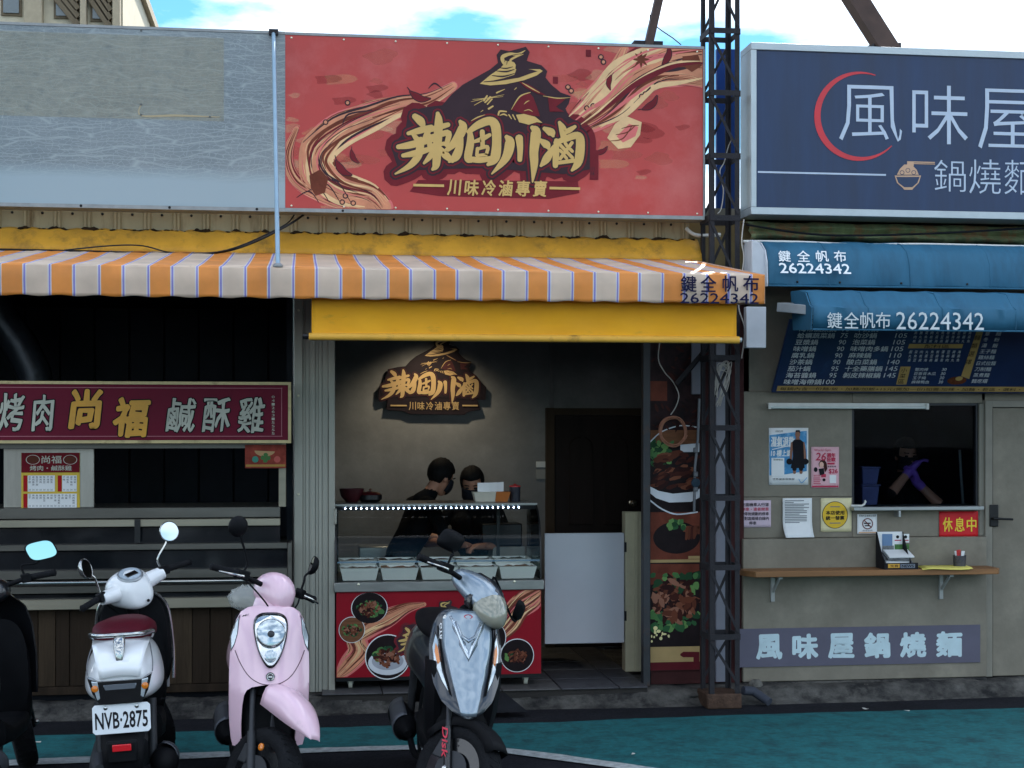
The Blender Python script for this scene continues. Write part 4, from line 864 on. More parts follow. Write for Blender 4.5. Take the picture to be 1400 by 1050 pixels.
MB().prism([(0, 0), (.10, 0), (.105, .09), (.09, .17), (.05, .225), (0, .245)], (P(1025, 380, 9.85).x, 9.80, P(1037, 378, 9.8).z), (1, 0, 0), (0, 0, 1), (0, .2, 0)).build('roller_cover', M('white_panel', (196, 200, 206), .5, var=.1), ua, bevel=.008)
fl = Flat((0, ya - .004, 0), step=.003); wht = M('print_white', (232, 236, 238), .5, var=.05)
vv = Vector((0, .07, .15)).normalized()
fl = Flat((0, ya - .006, zt2 - .15), v=(0, .045, .08), step=.002)
for ch, xx in zip('鍵全帆布', (1064, 1090, 1115, 1140)): fl.text(ch, xx, 343, xx + 17, 358, wht, 1, bold=.01, shear=.1)
fl.text('26224342', 1066, 360.5, 1162, 374, wht, 1, bold=.015)
fl.build('lettering', ua)
sc_ = 0
for xx in (1090, 1148, 1232, 1322):
    p = P(xx, 385, ya); MB().lathe((p.x, ya - .004, zm2 + .03), (0, -1, 0), [(.008, 0), (.007, .004), (.002, .006)], n=8).build('screw', bk, ua)
yb_ = 9.35
zt3, zk3, zm3 = P(1240, 402, yb_ + .3).z, P(1240, 422, yb_).z, P(1240, 452, yb_).z
pr = [(yb_ + .42, zt3 + .02), (yb_ + .25, zt3 + .01), (yb_ + .12, zt3 - .015), (yb_ + .04, zk3 + .02), (yb_, zk3), (yb_ + .004, (zk3 + zm3) / 2), (yb_ + .02, zm3)]
la = roll_awning('blue_awning', 'lower blue canvas awning whose valance hangs over the menu board', P(1112, 430, yb_).x, NXE - .2, pr, bl, bl)
fl = Flat((0, yb_ - .012, 0), step=.003); greyp = M('print_grey_white', (206, 214, 216), .6, var=.1)
for ch, xx in zip('鍵全帆布', (1131, 1154, 1176, 1197)): fl.text(ch, xx, 427, xx + 20, 449, greyp, 1, bold=.004)
fl.text('26224342', 1225, 427, 1345, 451, greyp, 1)
fl.build('lettering', la)
p = P(1066, 420, 9.75); p2 = P(1109, 424, 9.45)
MB().bar(p, p2, .05, .06).build('roller_arm', alf, la, bevel=.004); MB().tube([(p.x, 9.72, p.z), (p.x + .6, 9.72, p.z - .01)], .03, n=12).build('roller_tube', steel, la, smooth=40)
# pale metal box under the end of the striped awning
a, b, c, d = RC(1018, 420, 1045, 476, 9.7)
mbox(a, b, 9.66, 9.72, c, d).build('pale_flap', M('white_panel', (196, 200, 206), .5, var=.1), label='pale sheet metal flap beside the tower under the blue awning', cat='flap', bevel=.004)
# ================================================================== right shop: board, posters, shelf
ink2 = M('print_black', (36, 36, 40), .6); whp = M('paper_white', (228, 230, 230), .7, var=.05); crm = M('print_menu_gold', (196, 160, 96), .5)
# menu board leaning out at its top
bo = P(1055, 537, 10.34); vt = Vector((0, -.46, .54)).normalized()
fl = Flat(bo, v=vt, step=.0015); nvy2 = M('menu_navy', (26, 50, 92), .35, var=.2, scale=3, dirt=(40, 84, 120), dscale=3, dmin=.6, dmax=.8)
mu = thing('menu_board', 'dark blue slanted menu board with rows of dishes and prices', 'menu', bo)
bh, bw = .62, P(1640, 537, 10.34).x - bo.x
MB().obox(bo + Vector((bw / 2, 0, 0)) + vt * (bh / 2) - fl.n * .012, (bw / 2, 0, 0), vt * (bh / 2), fl.n * .0115).build('panel', nvy2, mu, bevel=.003, seg=1)
fl.rect(1062, 528.5, 1636, 535.5, crm, 1)
fl.text('每鍋內含一份麵/飯・加麵/加飯+15元(需加一份)如需:加辣・加麵・乾區・選料・', 1066, 529.6, 1395, 534.6, ink2, 2)
L1 = [('風味鍋', '70'), ('海帶蔬菜鍋', '75'), ('蛤蠣蔬菜鍋', '75'), ('豆漿鍋', '90'), ('味噌鍋', '90'), ('腐乳鍋', '90'), ('沙茶鍋', '90'), ('茄汁鍋', '95'), ('海苔醬鍋', '95'), ('味噌海帶鍋', '100')]
L2 = [('', ''), ('牛奶鍋', '105'), ('叻沙鍋', '105'), ('泡菜鍋', '105'), ('味噌肉多鍋', '105'), ('麻辣鍋', '110'), ('酸白菜鍋', '140'), ('十全藥膳鍋', '145'), ('剝皮辣椒鍋', '145')]
for i, (a, b) in enumerate(L1):
    y = 440.5 + 9.05 * i; s_ = (9 - i) * 2.6
    fl.text(a, 1072 + s_, y - 3.6, 1072 + s_ + 10.2 * len(a), y + 3.6, whp, 1, bold=.012); fl.text(b, (1125 if len(b) == 3 else 1131) + s_, y - 3.2, 1141 + s_, y + 3.2, whp, 1)
for i, (a, b) in enumerate(L2):
    if not a: continue
    y = 440.5 + 9.05 * i; s_ = (9 - i) * 2.6
    fl.text(a, 1150 + s_, y - 3.6, 1150 + s_ + 10.2 * len(a), y + 3.6, whp, 1, bold=.012); fl.text(b, 1206 + s_, y - 3.2, 1222 + s_, y + 3.2, whp, 1)
fl.poly([(1243, 470), (1317, 470), (1315, 476), (1241, 476)], crm, 1); fl.text('配料區', 1264, 470.6, 1298, 475.6, ink2, 2)
fl.poly([(1231, 501), (1245, 501), (1239, 525.5), (1225, 525.5)], crm, 1)
for i, ch in enumerate('小菜區'): fl.text(ch, 1232 - 2 * i, 503 + 7.6 * i, 1240 - 2 * i, 509 + 7.6 * i, ink2, 2)
fl.poly([(1336, 450), (1345, 450), (1325, 518), (1314, 514)], crm, 1)
for i, ch in enumerate('麵類選擇'): fl.text(ch, 1332 - 4 * i, 458 + 11 * i, 1340 - 4 * i, 465 + 11 * i, ink2, 2)
for j, (rowy, n0) in enumerate(((456, 11), (482, 10))):
    for i in range(n0):
        for k in range(3): fl.text('高麗菜肉丸魚板蛋豆腐海帶'[(i + k * 3 + j) % 11], 1250 + 7.4 * i - j * 7 - k, rowy - 3 + 5.6 * k, 1254 + 7.4 * i - j * 7 - k, rowy + 1 + 5.6 * k, whp, 1)
for i, (a, b) in enumerate((('蟹肉棒', '30'), ('百香青木瓜', '30'), ('玉子燒', '30'), ('麻辣鴨血', '30'))):
    y = 505 + 5.7 * i; fl.text(a, 1251 - 1.6 * i, y - 2.2, 1251 - 1.6 * i + 6 * len(a), y + 2.2, whp, 1); fl.text(b, 1288 - 1.6 * i, y - 2, 1294 - 1.6 * i, y + 2, whp, 1)
for i, a in enumerate(('意　麵', '冬　粉', '湯　飯', '王子麵', '雞絲麵', '日式拉麵', '刀削麵', '蒸煮麵', '麵疙瘩')):
    y = 456 + 8.1 * i; s_ = (9 - i) * 2.3; fl.text(a, 1326 + s_, y - 2.8, 1348 + s_ + 4 * (len(a) == 4), y + 2.8, whp, 1)
fl.disc(1308, 520, 13, 5.5, M('dish_brown', (110, 62, 40), .5, var=.4, scale=60), 2); fl.disc(1311, 517, 5, 3, crm, 3)
fl.build('lettering', mu)
for xx in (1080, 1380):
    p = P(xx, 520, 10.38); MB().bar((p.x, 10.455, p.z + .32), (p.x, 10.06, p.z + .32), .02, .02).build('support_arm', al, mu)

# fluorescent tube fitting
a, b, c, d = RC(1050, 551, 1269, 559.5, 10.40)
tl = thing('tube_light', 'long white unlit fluorescent tube fitting above the serving window', 'lamp', ((a + b) / 2, 10.4, c)); wpl = M('white_plastic', (210, 210, 205), .4)
mbox(a, b, 10.405, 10.439, c + .018, d).build('housing', wpl, tl, bevel=.003)
MB().tube([(a + .02, 10.40, c + .012), (b - .02, 10.40, c + .012)], .0095, n=12).build('tube', M('tube_glass', (206, 214, 210), .2), tl, smooth=40)
for xx in (a, b - .018): mbox(xx, xx + .018, 10.385, 10.4045, c, d - .002).build('end_holder', wpl, tl)

def sheet(name, lab, cat, rect, Y, mat, curl=0.0, thick=.0012, tilt=0):
    x0, x1, z0, z1 = RC(*rect, Y); t = thing(name, lab, cat, ((x0 + x1) / 2, Y, z0)); rows = []
    for j in range(9):
        v = j / 8; z = z0 + (z1 - z0) * v
        rows.append([(x0 + (x1 - x0) * i / 8 + tilt * (v - .5), Y - curl * max(0, .45 - v) ** 2 * 4 * (1 - .3 * i / 8) - .001, z - tilt * (i / 8 - .5)) for i in range(9)])
    MB().grid(rows).build('sheet', mat, t, solid=thick, smooth=60)
    return t
YU = 10.44
# sports poster
ps = sheet('poster', 'tall white and blue poster of a man in a black vest', 'poster', (1051, 585, 1105, 663, ), YU - .004, whp)
fl = Flat((0, YU - .0068, 0)); blp = M('poster_blue', (72, 148, 200), .5, var=.3, scale=12, dirt=(150, 196, 224), dscale=10, dmin=.52, dmax=.7); skn = M('poster_skin', (150, 104, 82), .6); blv = M('poster_black', (28, 29, 34), .6)
fl.poly([(1052, 595), (1092, 590), (1103, 589), (1103, 644), (1070, 649), (1052, 650)], blp, 1)
fl.text('濕氣退散', 1054, 597, 1086, 611, whp, 2, bold=.02, shear=.1); fl.text('10 樓上課', 1054, 615, 1082, 624, whp, 2, bold=.02, shear=.1); fl.stroke([(1056, 614.5, 1.2), (1080, 609, 1.2)], whp, 2)
fl.poly([(1083, 604), (1086, 601), (1094, 601), (1098, 604), (1099, 626), (1100, 640), (1081, 640), (1084, 624)], blv, 3); fl.disc(1090.3, 594, 3.4, 5.2, skn, 3); fl.poly([(1087, 591), (1088, 588), (1093, 588), (1094, 592), (1091, 590)], blv, 4); fl.poly([(1088, 598), (1093, 598), (1094, 603), (1087, 603)], skn, 2.5)
fl.stroke([(1083, 606, 4), (1081.5, 618, 3.4), (1081, 630, 3)], skn, 2.5); fl.stroke([(1098, 606, 4), (1100, 618, 3.4), (1100.5, 630, 3)], skn, 2.5)
for xx in (1086, 1095): fl.stroke([(xx, 638, 5), (xx, 646, 4)], skn, 2.5); fl.stroke([(xx, 634, 6.5), (xx, 641, 6)], blv, 3)
for xx in (1079, 1101): fl.disc(xx, 631, 4.2, 4.2, blv, 4, n=14)
fl.rect(1054.5, 626, 1072, 651, whp, 3); fl.text('現場報名', 1057, 627.2, 1070, 629.8, ink2, 4); fl.text('WORLD GYM', 1060, 588.3, 1070, 591, ink2, 2); fl.text('世界健身俱樂部', 1056, 653.5, 1086, 656.5, ink2, 2); fl.stroke([(1092, 655, .8), (1096, 660, 1), (1103, 653, .8)], blp, 2)
fl.build('print', ps)
# pink flyer
pk2 = sheet('poster', 'small pink flyer with the number 26 and a long haired figure', 'poster', (1109, 611, 1147, 667), YU - .004, M('paper_pink', (224, 176, 184), .7, var=.06))
fl = Flat((0, YU - .0068, 0)); mg = M('print_magenta', (196, 52, 84), .6)
fl.text('World Gym', 1113, 613.5, 1136, 618, mg, 2); fl.text('26', 1115, 619, 1129, 629.5, mg, 2, bold=.02, shear=.15); fl.text('週年\n狂歡', 1130.5, 619.5, 1142, 631, mg, 2, bold=.02); fl.rect(1131, 632.5, 1141, 635, mg, 2); fl.text('專案登場', 1131, 636.5, 1143, 639, ink2, 2); fl.text('$26', 1133, 641, 1145, 648, mg, 2, bold=.02)
hair = M('print_hair', (70, 40, 36), .6); fl.poly([(1119, 634), (1122, 629), (1127, 628.5), (1130, 633), (1131, 641), (1128, 646), (1126, 638), (1120, 638)], hair, 2); fl.disc(1123, 635.5, 3, 4, M('print_face', (222, 178, 158), .6), 3); fl.poly([(1119, 641), (1126, 640), (1127, 648), (1121, 650)], ink2, 3); fl.disc(1115, 642, 2.6, 3.4, ink2, 3, n=10)
fl.text('優惠活動', 1112, 649, 1121, 651.5, mg, 2); fl.rect(1122.5, 648, 1129, 652.5, mg, 2)
for k in range(4): fl.rect(1112, 653 + 2.6 * k, 1121 + k % 2, 654 + 2.6 * k, mg, 2)
fl.rect(1110, 664, 1146, 666, mg, 2); fl.disc(1126.5, 656, 2.2, 2.2, ink2, 2, n=10); fl.rect(1134, 649.5, 1143, 660.5, whp, 2)
fl.build('print', pk2)
YM = 10.428
# parking notice, printed page, invoice sticker, no smoking, closed sign
t1 = sheet('notice', 'pale pink typed parking notice behind the tower', 'notice', (1001, 684, 1054, 721), YM - .004, M('paper_lilac', (206, 186, 200), .7, var=.05))
fl = Flat((0, YM - .0068, 0))
for i, (s_, m_) in enumerate((('本店左面機車人行道', ink2), ('請勿停車・違者開單', mg), ('顧客請停到規劃的停車', ink2), ('格或是對面兩條白線內', ink2), ('停車', ink2))): fl.text(s_, 1003 if i < 4 else 1024, 687.5 + 6.3 * i, 1051 if i < 4 else 1034, 692.3 + 6.3 * i, m_, 2, bold=.01)
fl.build('print', t1)
t2 = sheet('notice', 'curling white printed page in a plastic sleeve left of the yellow sticker', 'notice', (1070, 681, 1110, 734), YM - .012, whp, curl=.09)
fl = Flat((0, YM - .0155, 0)); gr = M('print_grey_ink', (120, 124, 130), .7)
for i in range(15):
    y = 684 + 2.3 * i; fl.rect(1073, y, 1073 + random.choice((20, 30, 33, 26, 12)), y + 1.0, gr, 2)
fl.build('print', t2)
t3 = sheet('sticker', 'cream square sticker with a round yellow uniform invoice mark', 'sticker', (1122, 681, 1164, 727), YM - .004, M('paper_cream', (222, 212, 170), .6, var=.06))
fl = Flat((0, YM - .0068, 0)); fl.disc(1141.5, 704, 17.6, 18.6, ink2, 1, n=40); fl.disc(1141.5, 704, 16.8, 17.8, M('print_yellow', (224, 184, 52), .5), 2, n=40)
fl.text('本店使用', 1129, 698.2, 1154, 703.6, ink2, 3, bold=.03); fl.text('統一發票', 1129, 705.4, 1154, 710.8, ink2, 3, bold=.03); fl.rect(1135, 692.2, 1148, 693.4, gr, 3); fl.rect(1134, 714.5, 1149, 715.7, gr, 3)
fl.build('print', t3)
t4 = sheet('sticker', 'small white no smoking sticker under the serving window', 'sticker', (1172, 703, 1199, 730), YM - .004, whp)
fl = Flat((0, YM - .0068, 0)); fl.disc(1186, 716, 7.4, 7.6, M('print_dark_red', (110, 40, 40), .5), 2, n=28, inner=.84); fl.stroke([(1181, 711, 1.2), (1191, 721, 1.2)], M('print_dark_red', (110, 40, 40), .5), 3); fl.rect(1181, 714.6, 1190, 716.2, ink2, 2.5); fl.rect(1182, 718, 1188, 719.4, ink2, 2.5)
fl.text('本場所全面禁止吸菸', 1174, 703.6, 1198, 706.6, ink2, 2); fl.rect(1174, 727, 1198, 729, M('print_peach', (206, 168, 138), .5), 2); fl.text('違者罰款', 1179, 724.2, 1193, 726.2, gr, 2)
fl.build('print', t4)
t5 = sheet('closed_sign', 'red card with yellow characters under the serving window tray', 'sign', (1284, 699, 1337, 734), YM - .004, M('card_red', (204, 34, 42), .5, var=.06), thick=.004)
fl = Flat((0, YM - .0080, 0))
for i, ch in enumerate('休息中'): fl.text(ch, 1289 + 16.3 * i, 707.5, 1302 + 16.3 * i, 726.5, M('print_yellow_bright', (236, 206, 62), .5), 2, bold=.012)
fl.build('print', t5)
# purple banner low on the wall
a, b, c, d = RC(1010, 858, 1340, 909, 10.352)
d = P(1175, 857, 10.35).z; c = P(1175, 909, 10.35).z
bn = thing('low_banner', 'grey purple strip banner with thick pale characters low on the wall', 'banner', ((a + b) / 2, 10.35, c))
mbox(a, b, 10.350, 10.358, c, d).build('panel', M('banner_purple', (98, 96, 112), .6, var=.1, scale=4), bn)
fl = Flat((0, 10.350, 0)); pb = M('print_ice', (190, 212, 218), .5)
for i, ch in enumerate('風味屋鍋燒麵'):
    xa = 1033 + 49.2 * i; ya_ = 866.5 - .75 * i
    fl.fat(ch, xa + 2, ya_ + 2, xa + 35, ya_ + 34, pb, 1, 1.5, jig=.008)
fl.build('lettering', bn)
# wall shelf
sa, sb = P(1017, 784, 10.2).x, P(1363, 782, 10.2).x; szt = P(1190, 779.5, 10.12).z; sh_w = M('shelf_wood', (150, 108, 70), .55, var=.3, scale=10, stretch=(.06, 1, 1), dirt=(96, 66, 42), dscale=9, dmin=.5, dmax=.7)
sh = thing('wall_shelf', 'brown wooden shelf board on brackets under the serving window', 'shelf', ((sa + sb) / 2, 10.23, szt - .2))
MB().prism([(sa, 10.355), (sa, 10.22), (sa + .06, 10.12), (sb - .03, 10.12), (sb, 10.16), (sb, 10.355)], (0, 0, szt - .04), (1, 0, 0), (0, 1, 0), (0, 0, .04)).build('board', sh_w, sh, bevel=.004)
for xx in (1059, 1290):
    p = P(xx, 800, 10.3); m_ = MB(); m_.box(p.x - .013, p.x + .013, 10.335, 10.358, szt - .23, szt - .043).box(p.x - .013, p.x + .013, 10.16, 10.334, szt - .058, szt - .043)
    m_.bar((p.x, 10.335, szt - .16), (p.x, 10.20, szt - .06), .012, .02); m_.build('bracket', M('bracket_white', (176, 178, 174), .5, var=.15), sh)
# magazine rack on the shelf
mp0 = P(1229, 779, 10.2); mgx = mp0.x
mr_ = thing('leaflet_rack', 'cardboard leaflet rack with stacked magazines on the shelf', 'rack', (mgx, 10.22, szt))
yo = M('card_yellow', (206, 158, 62), .6); wd = .235
MB().prism([(0, 0), (.16, 0), (.16, .25), (.145, .25), (.05, .10), (0, .06)], (mgx - .125, 10.15, szt), (0, 1, 0), (0, 0, 1), (.004, 0, 0)).build('side', ink2, mr_)
MB().prism([(0, 0), (.16, 0), (.16, .25), (.145, .25), (.05, .10), (0, .06)], (mgx + .065, 10.15, szt), (0, 1, 0), (0, 0, 1), (.004, 0, 0)).build('side', ink2, mr_)
mbox(mgx - .121, mgx + .065, 10.30, 10.312, szt, szt + .25).build('back', whp, mr_); mbox(mgx - .128, mgx + .115, 10.14, 10.149, szt, szt + .045).build('front', ink2, mr_)
fl = Flat((0, 10.139, 0)); fl.rect(1214, 771, 1230, 776.5, yo, 1); fl.rect(1231, 771, 1251, 776.5, M('card_steel', (120, 128, 140), .5), 1); fl.text('NEWS', 1233, 772, 1249, 775.6, ink2, 2, bold=.02); fl.text('免費', 1217, 772, 1228, 775.6, ink2, 2); fl.build('front_print', mr_)
fl = Flat((0, 10.299, 0)); fl.rect(1206, 730, 1220, 746, M('card_blue', (110, 140, 176), .5), 1); fl.rect(1222, 730, 1243, 742, whp, 1); fl.disc(1227, 734, 2.2, 2.2, ink2, 2, n=10); fl.disc(1238, 734, 2.2, 2.2, ink2, 2, n=10); fl.rect(1223, 738, 1232, 739.4, mg, 2); fl.rect(1234, 738, 1242, 739.4, mg, 2); fl.rect(1206, 746, 1222, 756, M('photo_grey', (120, 124, 126), .5, var=.5, scale=40), 1); fl.rect(1223, 744, 1243, 757, M('photo_green', (84, 132, 72), .5, var=.5, scale=30), 1); fl.build('back_print', mr_)
for k in range(5):
    MB().obox((mgx - .02 + random.uniform(-.01, .03), 10.225, szt + .055 + .012 * k), (.09, .01 * (k % 2), 0), (0, .06, .02), (0, -.001, .004)).build('magazine', random.choice((whp, gr, M('photo_grey', (120, 124, 126), .5), ink2)), mr_)
# yellow papers
yp0, yp1 = P(1258, 782, 10.15).x, P(1322, 782, 10.15).x; yel2 = M('paper_yellow', (226, 214, 112), .7, var=.06)
yt = thing('yellow_sheets', 'sheets of yellow paper lying over the shelf edge', 'paper', ((yp0 + yp1) / 2, 10.2, szt))
for k in range(2):
    MB().grid([[(yp0 + (yp1 - yp0) * i / 8 + (.05 - .03 * k) * j / 5 * 0 + .02 * k + (.04 * (5 - j) / 5), 10.33 - .045 * j - .01 * k, szt + .003 + .003 * k + .004 * math.sin(i * .7 + k) * (j > 3) + (.004 if j < 5 else -.004)) for i in range(9)] for j in range(6)]).build('sheet', yel2, yt, solid=.0012, smooth=60)
# pen cup
pc = P(1312, 776, 10.24); cup = thing('mesh_cup', 'small grey metal cup of red and white sachets on the shelf', 'cup', (pc.x, 10.24, szt))
MB().lathe((pc.x, 10.24, szt), (0, 0, 1), [(.038, 0), (.042, .0), (.046, .085), (.044, .085), (.036, .004)], n=20).build('cup', M('mesh_grey', (92, 92, 98), .5, .5, alpha=.75), cup, smooth=40)
for k in range(5):
    a = k * 1.3; MB().bar((pc.x + .012 * math.cos(a), 10.24 + .012 * math.sin(a), szt + .01), (pc.x + .03 * math.cos(a), 10.24 + .02 * math.sin(a), szt + .115 + .008 * (k % 2)), .016, .004).build('sachet', (whp, M('sachet_red', (196, 44, 44), .4))[k % 2], cup)
# things inside the serving window
bin_m = M('bin_violet', (86, 92, 140), .4, alpha=1)
for k, (a, b, c, d) in enumerate(((1172, 640, 1196, 662), (1172, 664, 1196, 690))):
    x0, x1, z0, z1 = RC(a, b, c, d, 10.9); m_ = MB()
    m_.rings([[(x0 + .012, 10.82, z0), (x1 - .012, 10.82, z0), (x1 - .012, 11.0, z0), (x0 + .012, 11.0, z0)], [(x0, 10.8, z1), (x1, 10.8, z1), (x1, 11.02, z1), (x0, 11.02, z1)]])
    t = thing('storage_bin', ('upper', 'lower')[k] + ' violet plastic storage bin inside the serving window', 'bin', ((x0 + x1) / 2, 10.9, z0), group='bins in the serving window')
    m_.build('tub', bin_m, t, bevel=.008); mbox(x0 - .006, x1 + .006, 10.79, 11.03, z1 + .001, z1 + .012).build('rim', bin_m, t, bevel=.004)
a, b, c, d = RC(1166, 690, 1340, 760, 10.95)
ct = mbox(P(1120, 700, 10.8).x, P(1345, 700, 10.8).x, 10.56, 11.1, .11, P(1200, 692, 10.8).z).build('worktop', M('steel_worktop', (120, 124, 126), .35, .6), label='steel worktop inside the serving window', cat='worktop', bevel=.006)
p = P(1313, 620, 11.6); MB().tube([P(1312, 615, 11.6), P(1314, 650, 11.6), P(1317, 692, 11.6)], .012).build('steam_pipe', al, label='thin upright metal pipe inside the serving window', cat='pipe', smooth=40)
# rubble by the tower foot
stn = M('rubble', (112, 110, 104), .95, var=.35, scale=20, bump=.8, bscale=60)
for k, (xx, yy, r) in enumerate(((1022, 958, .035), (1037, 958, .045), (1034, 945, .05), (1050, 962, .02), (1174, 938, .03), (1184, 942, .022), (925, 938, .04), (560, 962, .03))):
    p = G(xx, yy, .05 if yy < 955 else .0); m_ = MB(); rs = []
    for i in range(1, 6):
        ph = math.pi * i / 6; rs.append([(p.x + r * math.sin(ph) * math.cos(t) * (1 + .25 * noise2(t * 2 + k, i)), p.y + r * math.sin(ph) * math.sin(t), max(0, p.z + r * .8 - r * .9 * math.cos(ph) * (1 + .2 * noise2(i, t + k)))) for t in [j * math.pi / 5 for j in range(10)]])
    m_.rings(rs); m_.build('stone', stn, label=('pale rubble stone touching the right foot of the lattice tower', 'rounded rubble stone right of the tower beside the drain pipe', 'large rubble stone lying behind the drain pipe end', 'smallest pebble at the end of the drain pipe', 'larger broken stone on the ledge below the purple banner', 'smaller broken stone on the ledge below the purple banner', 'rubble stone below the tall food poster', 'rubble stone on the ledge behind the silver scooter')[k], cat='stone', group='loose stones %s' % ('by the tower' if k < 4 else 'below the banner' if k < 6 else 'near the shop'), smooth=50)
MB().tube([G(1016, 944, .1), G(1030, 945, .09), G(1040, 952, .06), G(1052, 960, .03)], [.03, .032, .03, .028], n=12).build('drain_pipe', M('pipe_grey', (70, 74, 84), .6), label='short broken dark drain pipe end by the tower foot', cat='pipe', smooth=40)

# ================================================================== middle shop: poster panel, counter, interior
green_l = [M('leaf_print_%d' % i, c, .6) for i, c in enumerate(((70, 118, 62), (52, 96, 60), (104, 146, 78), (40, 74, 48)))]
meat = [M('meat_print_%d' % i, c, .5) for i, c in enumerate(((96, 52, 38), (70, 34, 28), (126, 76, 56), (48, 24, 22), (150, 98, 76), (112, 62, 44)))]
plate_m = M('plate_print', (206, 210, 216), .4, var=.08); platesh = M('plate_print_rim', (168, 172, 182), .4); board_m = M('board_print', (120, 80, 56), .6, var=.3, scale=20, stretch=(.3, 1, 3)); darkp = M('print_dark', (34, 26, 28), .5, var=.3, scale=10)
def blob(fl, cx, cy, r, mat, l, rng, n=7, asp=1.0, rot=None):
    rot = rng.uniform(0, 3.14) if rot is None else rot; ca, sa = math.cos(rot), math.sin(rot); pts = []
    for i in range(n):
        a = 2 * math.pi * i / n; k = r * rng.uniform(.7, 1.15); x, y = k * math.cos(a), k * math.sin(a) * asp; pts.append((cx + x * ca - y * sa, cy + x * sa + y * ca))
    fl.poly(pts, mat, l)
def pile(fl, cx, cy, rx, ry, nleaf, nmeat, l, rng, size, asp=.45, leafside=None):
    for k in range(nleaf):
        a = rng.uniform(0, 6.28) if leafside is None else rng.gauss(leafside, .7); q = rng.uniform(.55, 1.0)
        blob(fl, cx + rx * q * math.cos(a), cy + ry * q * math.sin(a), size * rng.uniform(.5, 1.1), rng.choice(green_l), l + .01 * k, rng, 8, .8)
    for k in range(nmeat):
        a = rng.uniform(0, 6.28); q = math.sqrt(rng.random()) * .8
        blob(fl, cx + rx * q * math.cos(a), cy + ry * q * math.sin(a), size * rng.uniform(.5, 1.0), rng.choice(meat), l + .6 + .008 * k, rng, 7, asp)
def dish(fl, cx, cy, r, rng, kind):
    fl.disc(cx, cy, r, r, whp, 2, n=40); fl.disc(cx, cy, r * .955, r * .955, darkp if kind != 1 else board_m, 3, n=40)
    if kind == 2: fl.disc(cx, cy + r * .25, r * .86, r * .55, plate_m, 3.6, n=30); fl.disc(cx, cy + r * .18, r * .7, r * .4, platesh, 3.8, n=30)
    pile(fl, cx, cy + r * .05, r * .68, r * .45, 26 if kind != 3 else 3, 60, 4, rng, r * .2, leafside=(3.9 if kind == 2 else None))
rng = random.Random(5)
pp = thing('food_poster', 'tall dark poster of braised meat dishes beside the lattice tower', 'poster', (P(922, 918, 10.39).x, 10.39, P(922, 918, 10.39).z))
x0, x1, z0, z1 = RC(888, 440, 957, 917, 10.39)
mbox(x0, x1, 10.388, 10.398, z0, z1).build('panel', M('poster_dark', (58, 34, 34), .4, var=.5, scale=3), pp)
fl = Flat((0, 10.388, 0)); mar2 = M('poster_maroon', (92, 28, 36), .5, var=.1)
fl.rect(888.5, 884, 956.5, 916, mar2, 1); fl.rect(888.5, 884, 956.5, 905, M('poster_gold', (176, 148, 98), .5), 1.5)
fl.poly([(956, 891), (934, 891), (930, 894), (930, 896), (934, 898.5), (948, 898.5), (948, 905.5), (956, 905.5)], mar2, 2)
fl.rect(888.5, 765, 956.5, 769, M('poster_gold', (176, 148, 98), .5), 2); fl.rect(941, 760, 956.5, 764, M('poster_gold', (176, 148, 98), .5), 2)
fl.rect(888.5, 769, 956.5, 884, darkp, 1); fl.poly([(889, 771), (956, 771), (956, 780), (889, 800)], M('poster_rust', (112, 58, 44), .5, var=.4, scale=6), 1.3)
for k in range(60): blob(fl, rng.uniform(892, 954), rng.choice((rng.uniform(785, 810), rng.uniform(838, 860))), rng.uniform(4, 9), rng.choice(green_l), 1.6 + .005 * k, rng, 9, .8)
for k in range(110):
    a = rng.uniform(0, 6.28); q = math.sqrt(rng.random()); blob(fl, 924 + 31 * q * math.cos(a), 820 + 29 * q * math.sin(a), rng.uniform(5, 11), rng.choice(meat), 2.2 + .006 * k, rng, 7, .45)
fl.rect(888.5, 700, 956.5, 765, M('poster_rust', (112, 58, 44), .5, var=.4, scale=6), 1)
fl.disc(925, 735, 32, 22, darkp, 1.3)
for k in range(14): fl.stroke([(902 + 3.6 * k, 742 - .5 * k, 3), (908 + 3.4 * k, 726 - .4 * k, 8), (916 + 3 * k, 738 - .7 * k, 3)], rng.choice(meat), 1.8 + .01 * k)
for k in range(14): blob(fl, 914 + rng.uniform(0, 22), 716 + rng.uniform(-5, 6), 4, rng.choice(green_l), 2.2, rng, 8)
fl.rect(888.5, 590, 956.5, 700, darkp, 1); fl.poly([(889, 588), (956, 588), (956, 606), (889, 610)], board_m, 1.4)
fl.stroke([(888.5, 684, 2), (905, 696, 2), (925, 703, 2), (953, 700, 2)], plate_m, 2.6); fl.stroke([(889, 604, 1.6), (905, 590, 1.6), (930, 582, 1.6), (952, 584, 1.6)], plate_m, 1.6)
fl.poly([(888.5, 665), (900, 671), (920, 675), (950, 672), (956.5, 668), (956.5, 680), (945, 686), (915, 687), (897, 681), (888.5, 674)], plate_m, 1.6); fl.poly([(930, 608), (956, 606), (956, 618), (930, 618)], plate_m, 1.2)
for k in range(34): blob(fl, rng.uniform(889, 920), rng.uniform(604, 636), rng.uniform(3, 7), rng.choice(green_l), 1.5 + .01 * k, rng, 8, .6)
for k in range(60): blob(fl, rng.uniform(893, 953), 642 + rng.uniform(-22, 24), rng.uniform(5, 12), rng.choice(meat[:4]), 2.0 + .008 * k, rng, 7, .35, rot=rng.uniform(-.7, .1))
fl.rect(888.5, 440, 956.5, 588, M('poster_dark2', (46, 30, 32), .5, var=.6, scale=9), 1)
for k in range(70): blob(fl, rng.uniform(892, 954), rng.choice((rng.uniform(545, 585), rng.uniform(470, 530))), rng.uniform(3, 8), rng.choice([meat[1], meat[3], darkp, darkp]), 1.4 + .01 * k, rng, 7, .35)
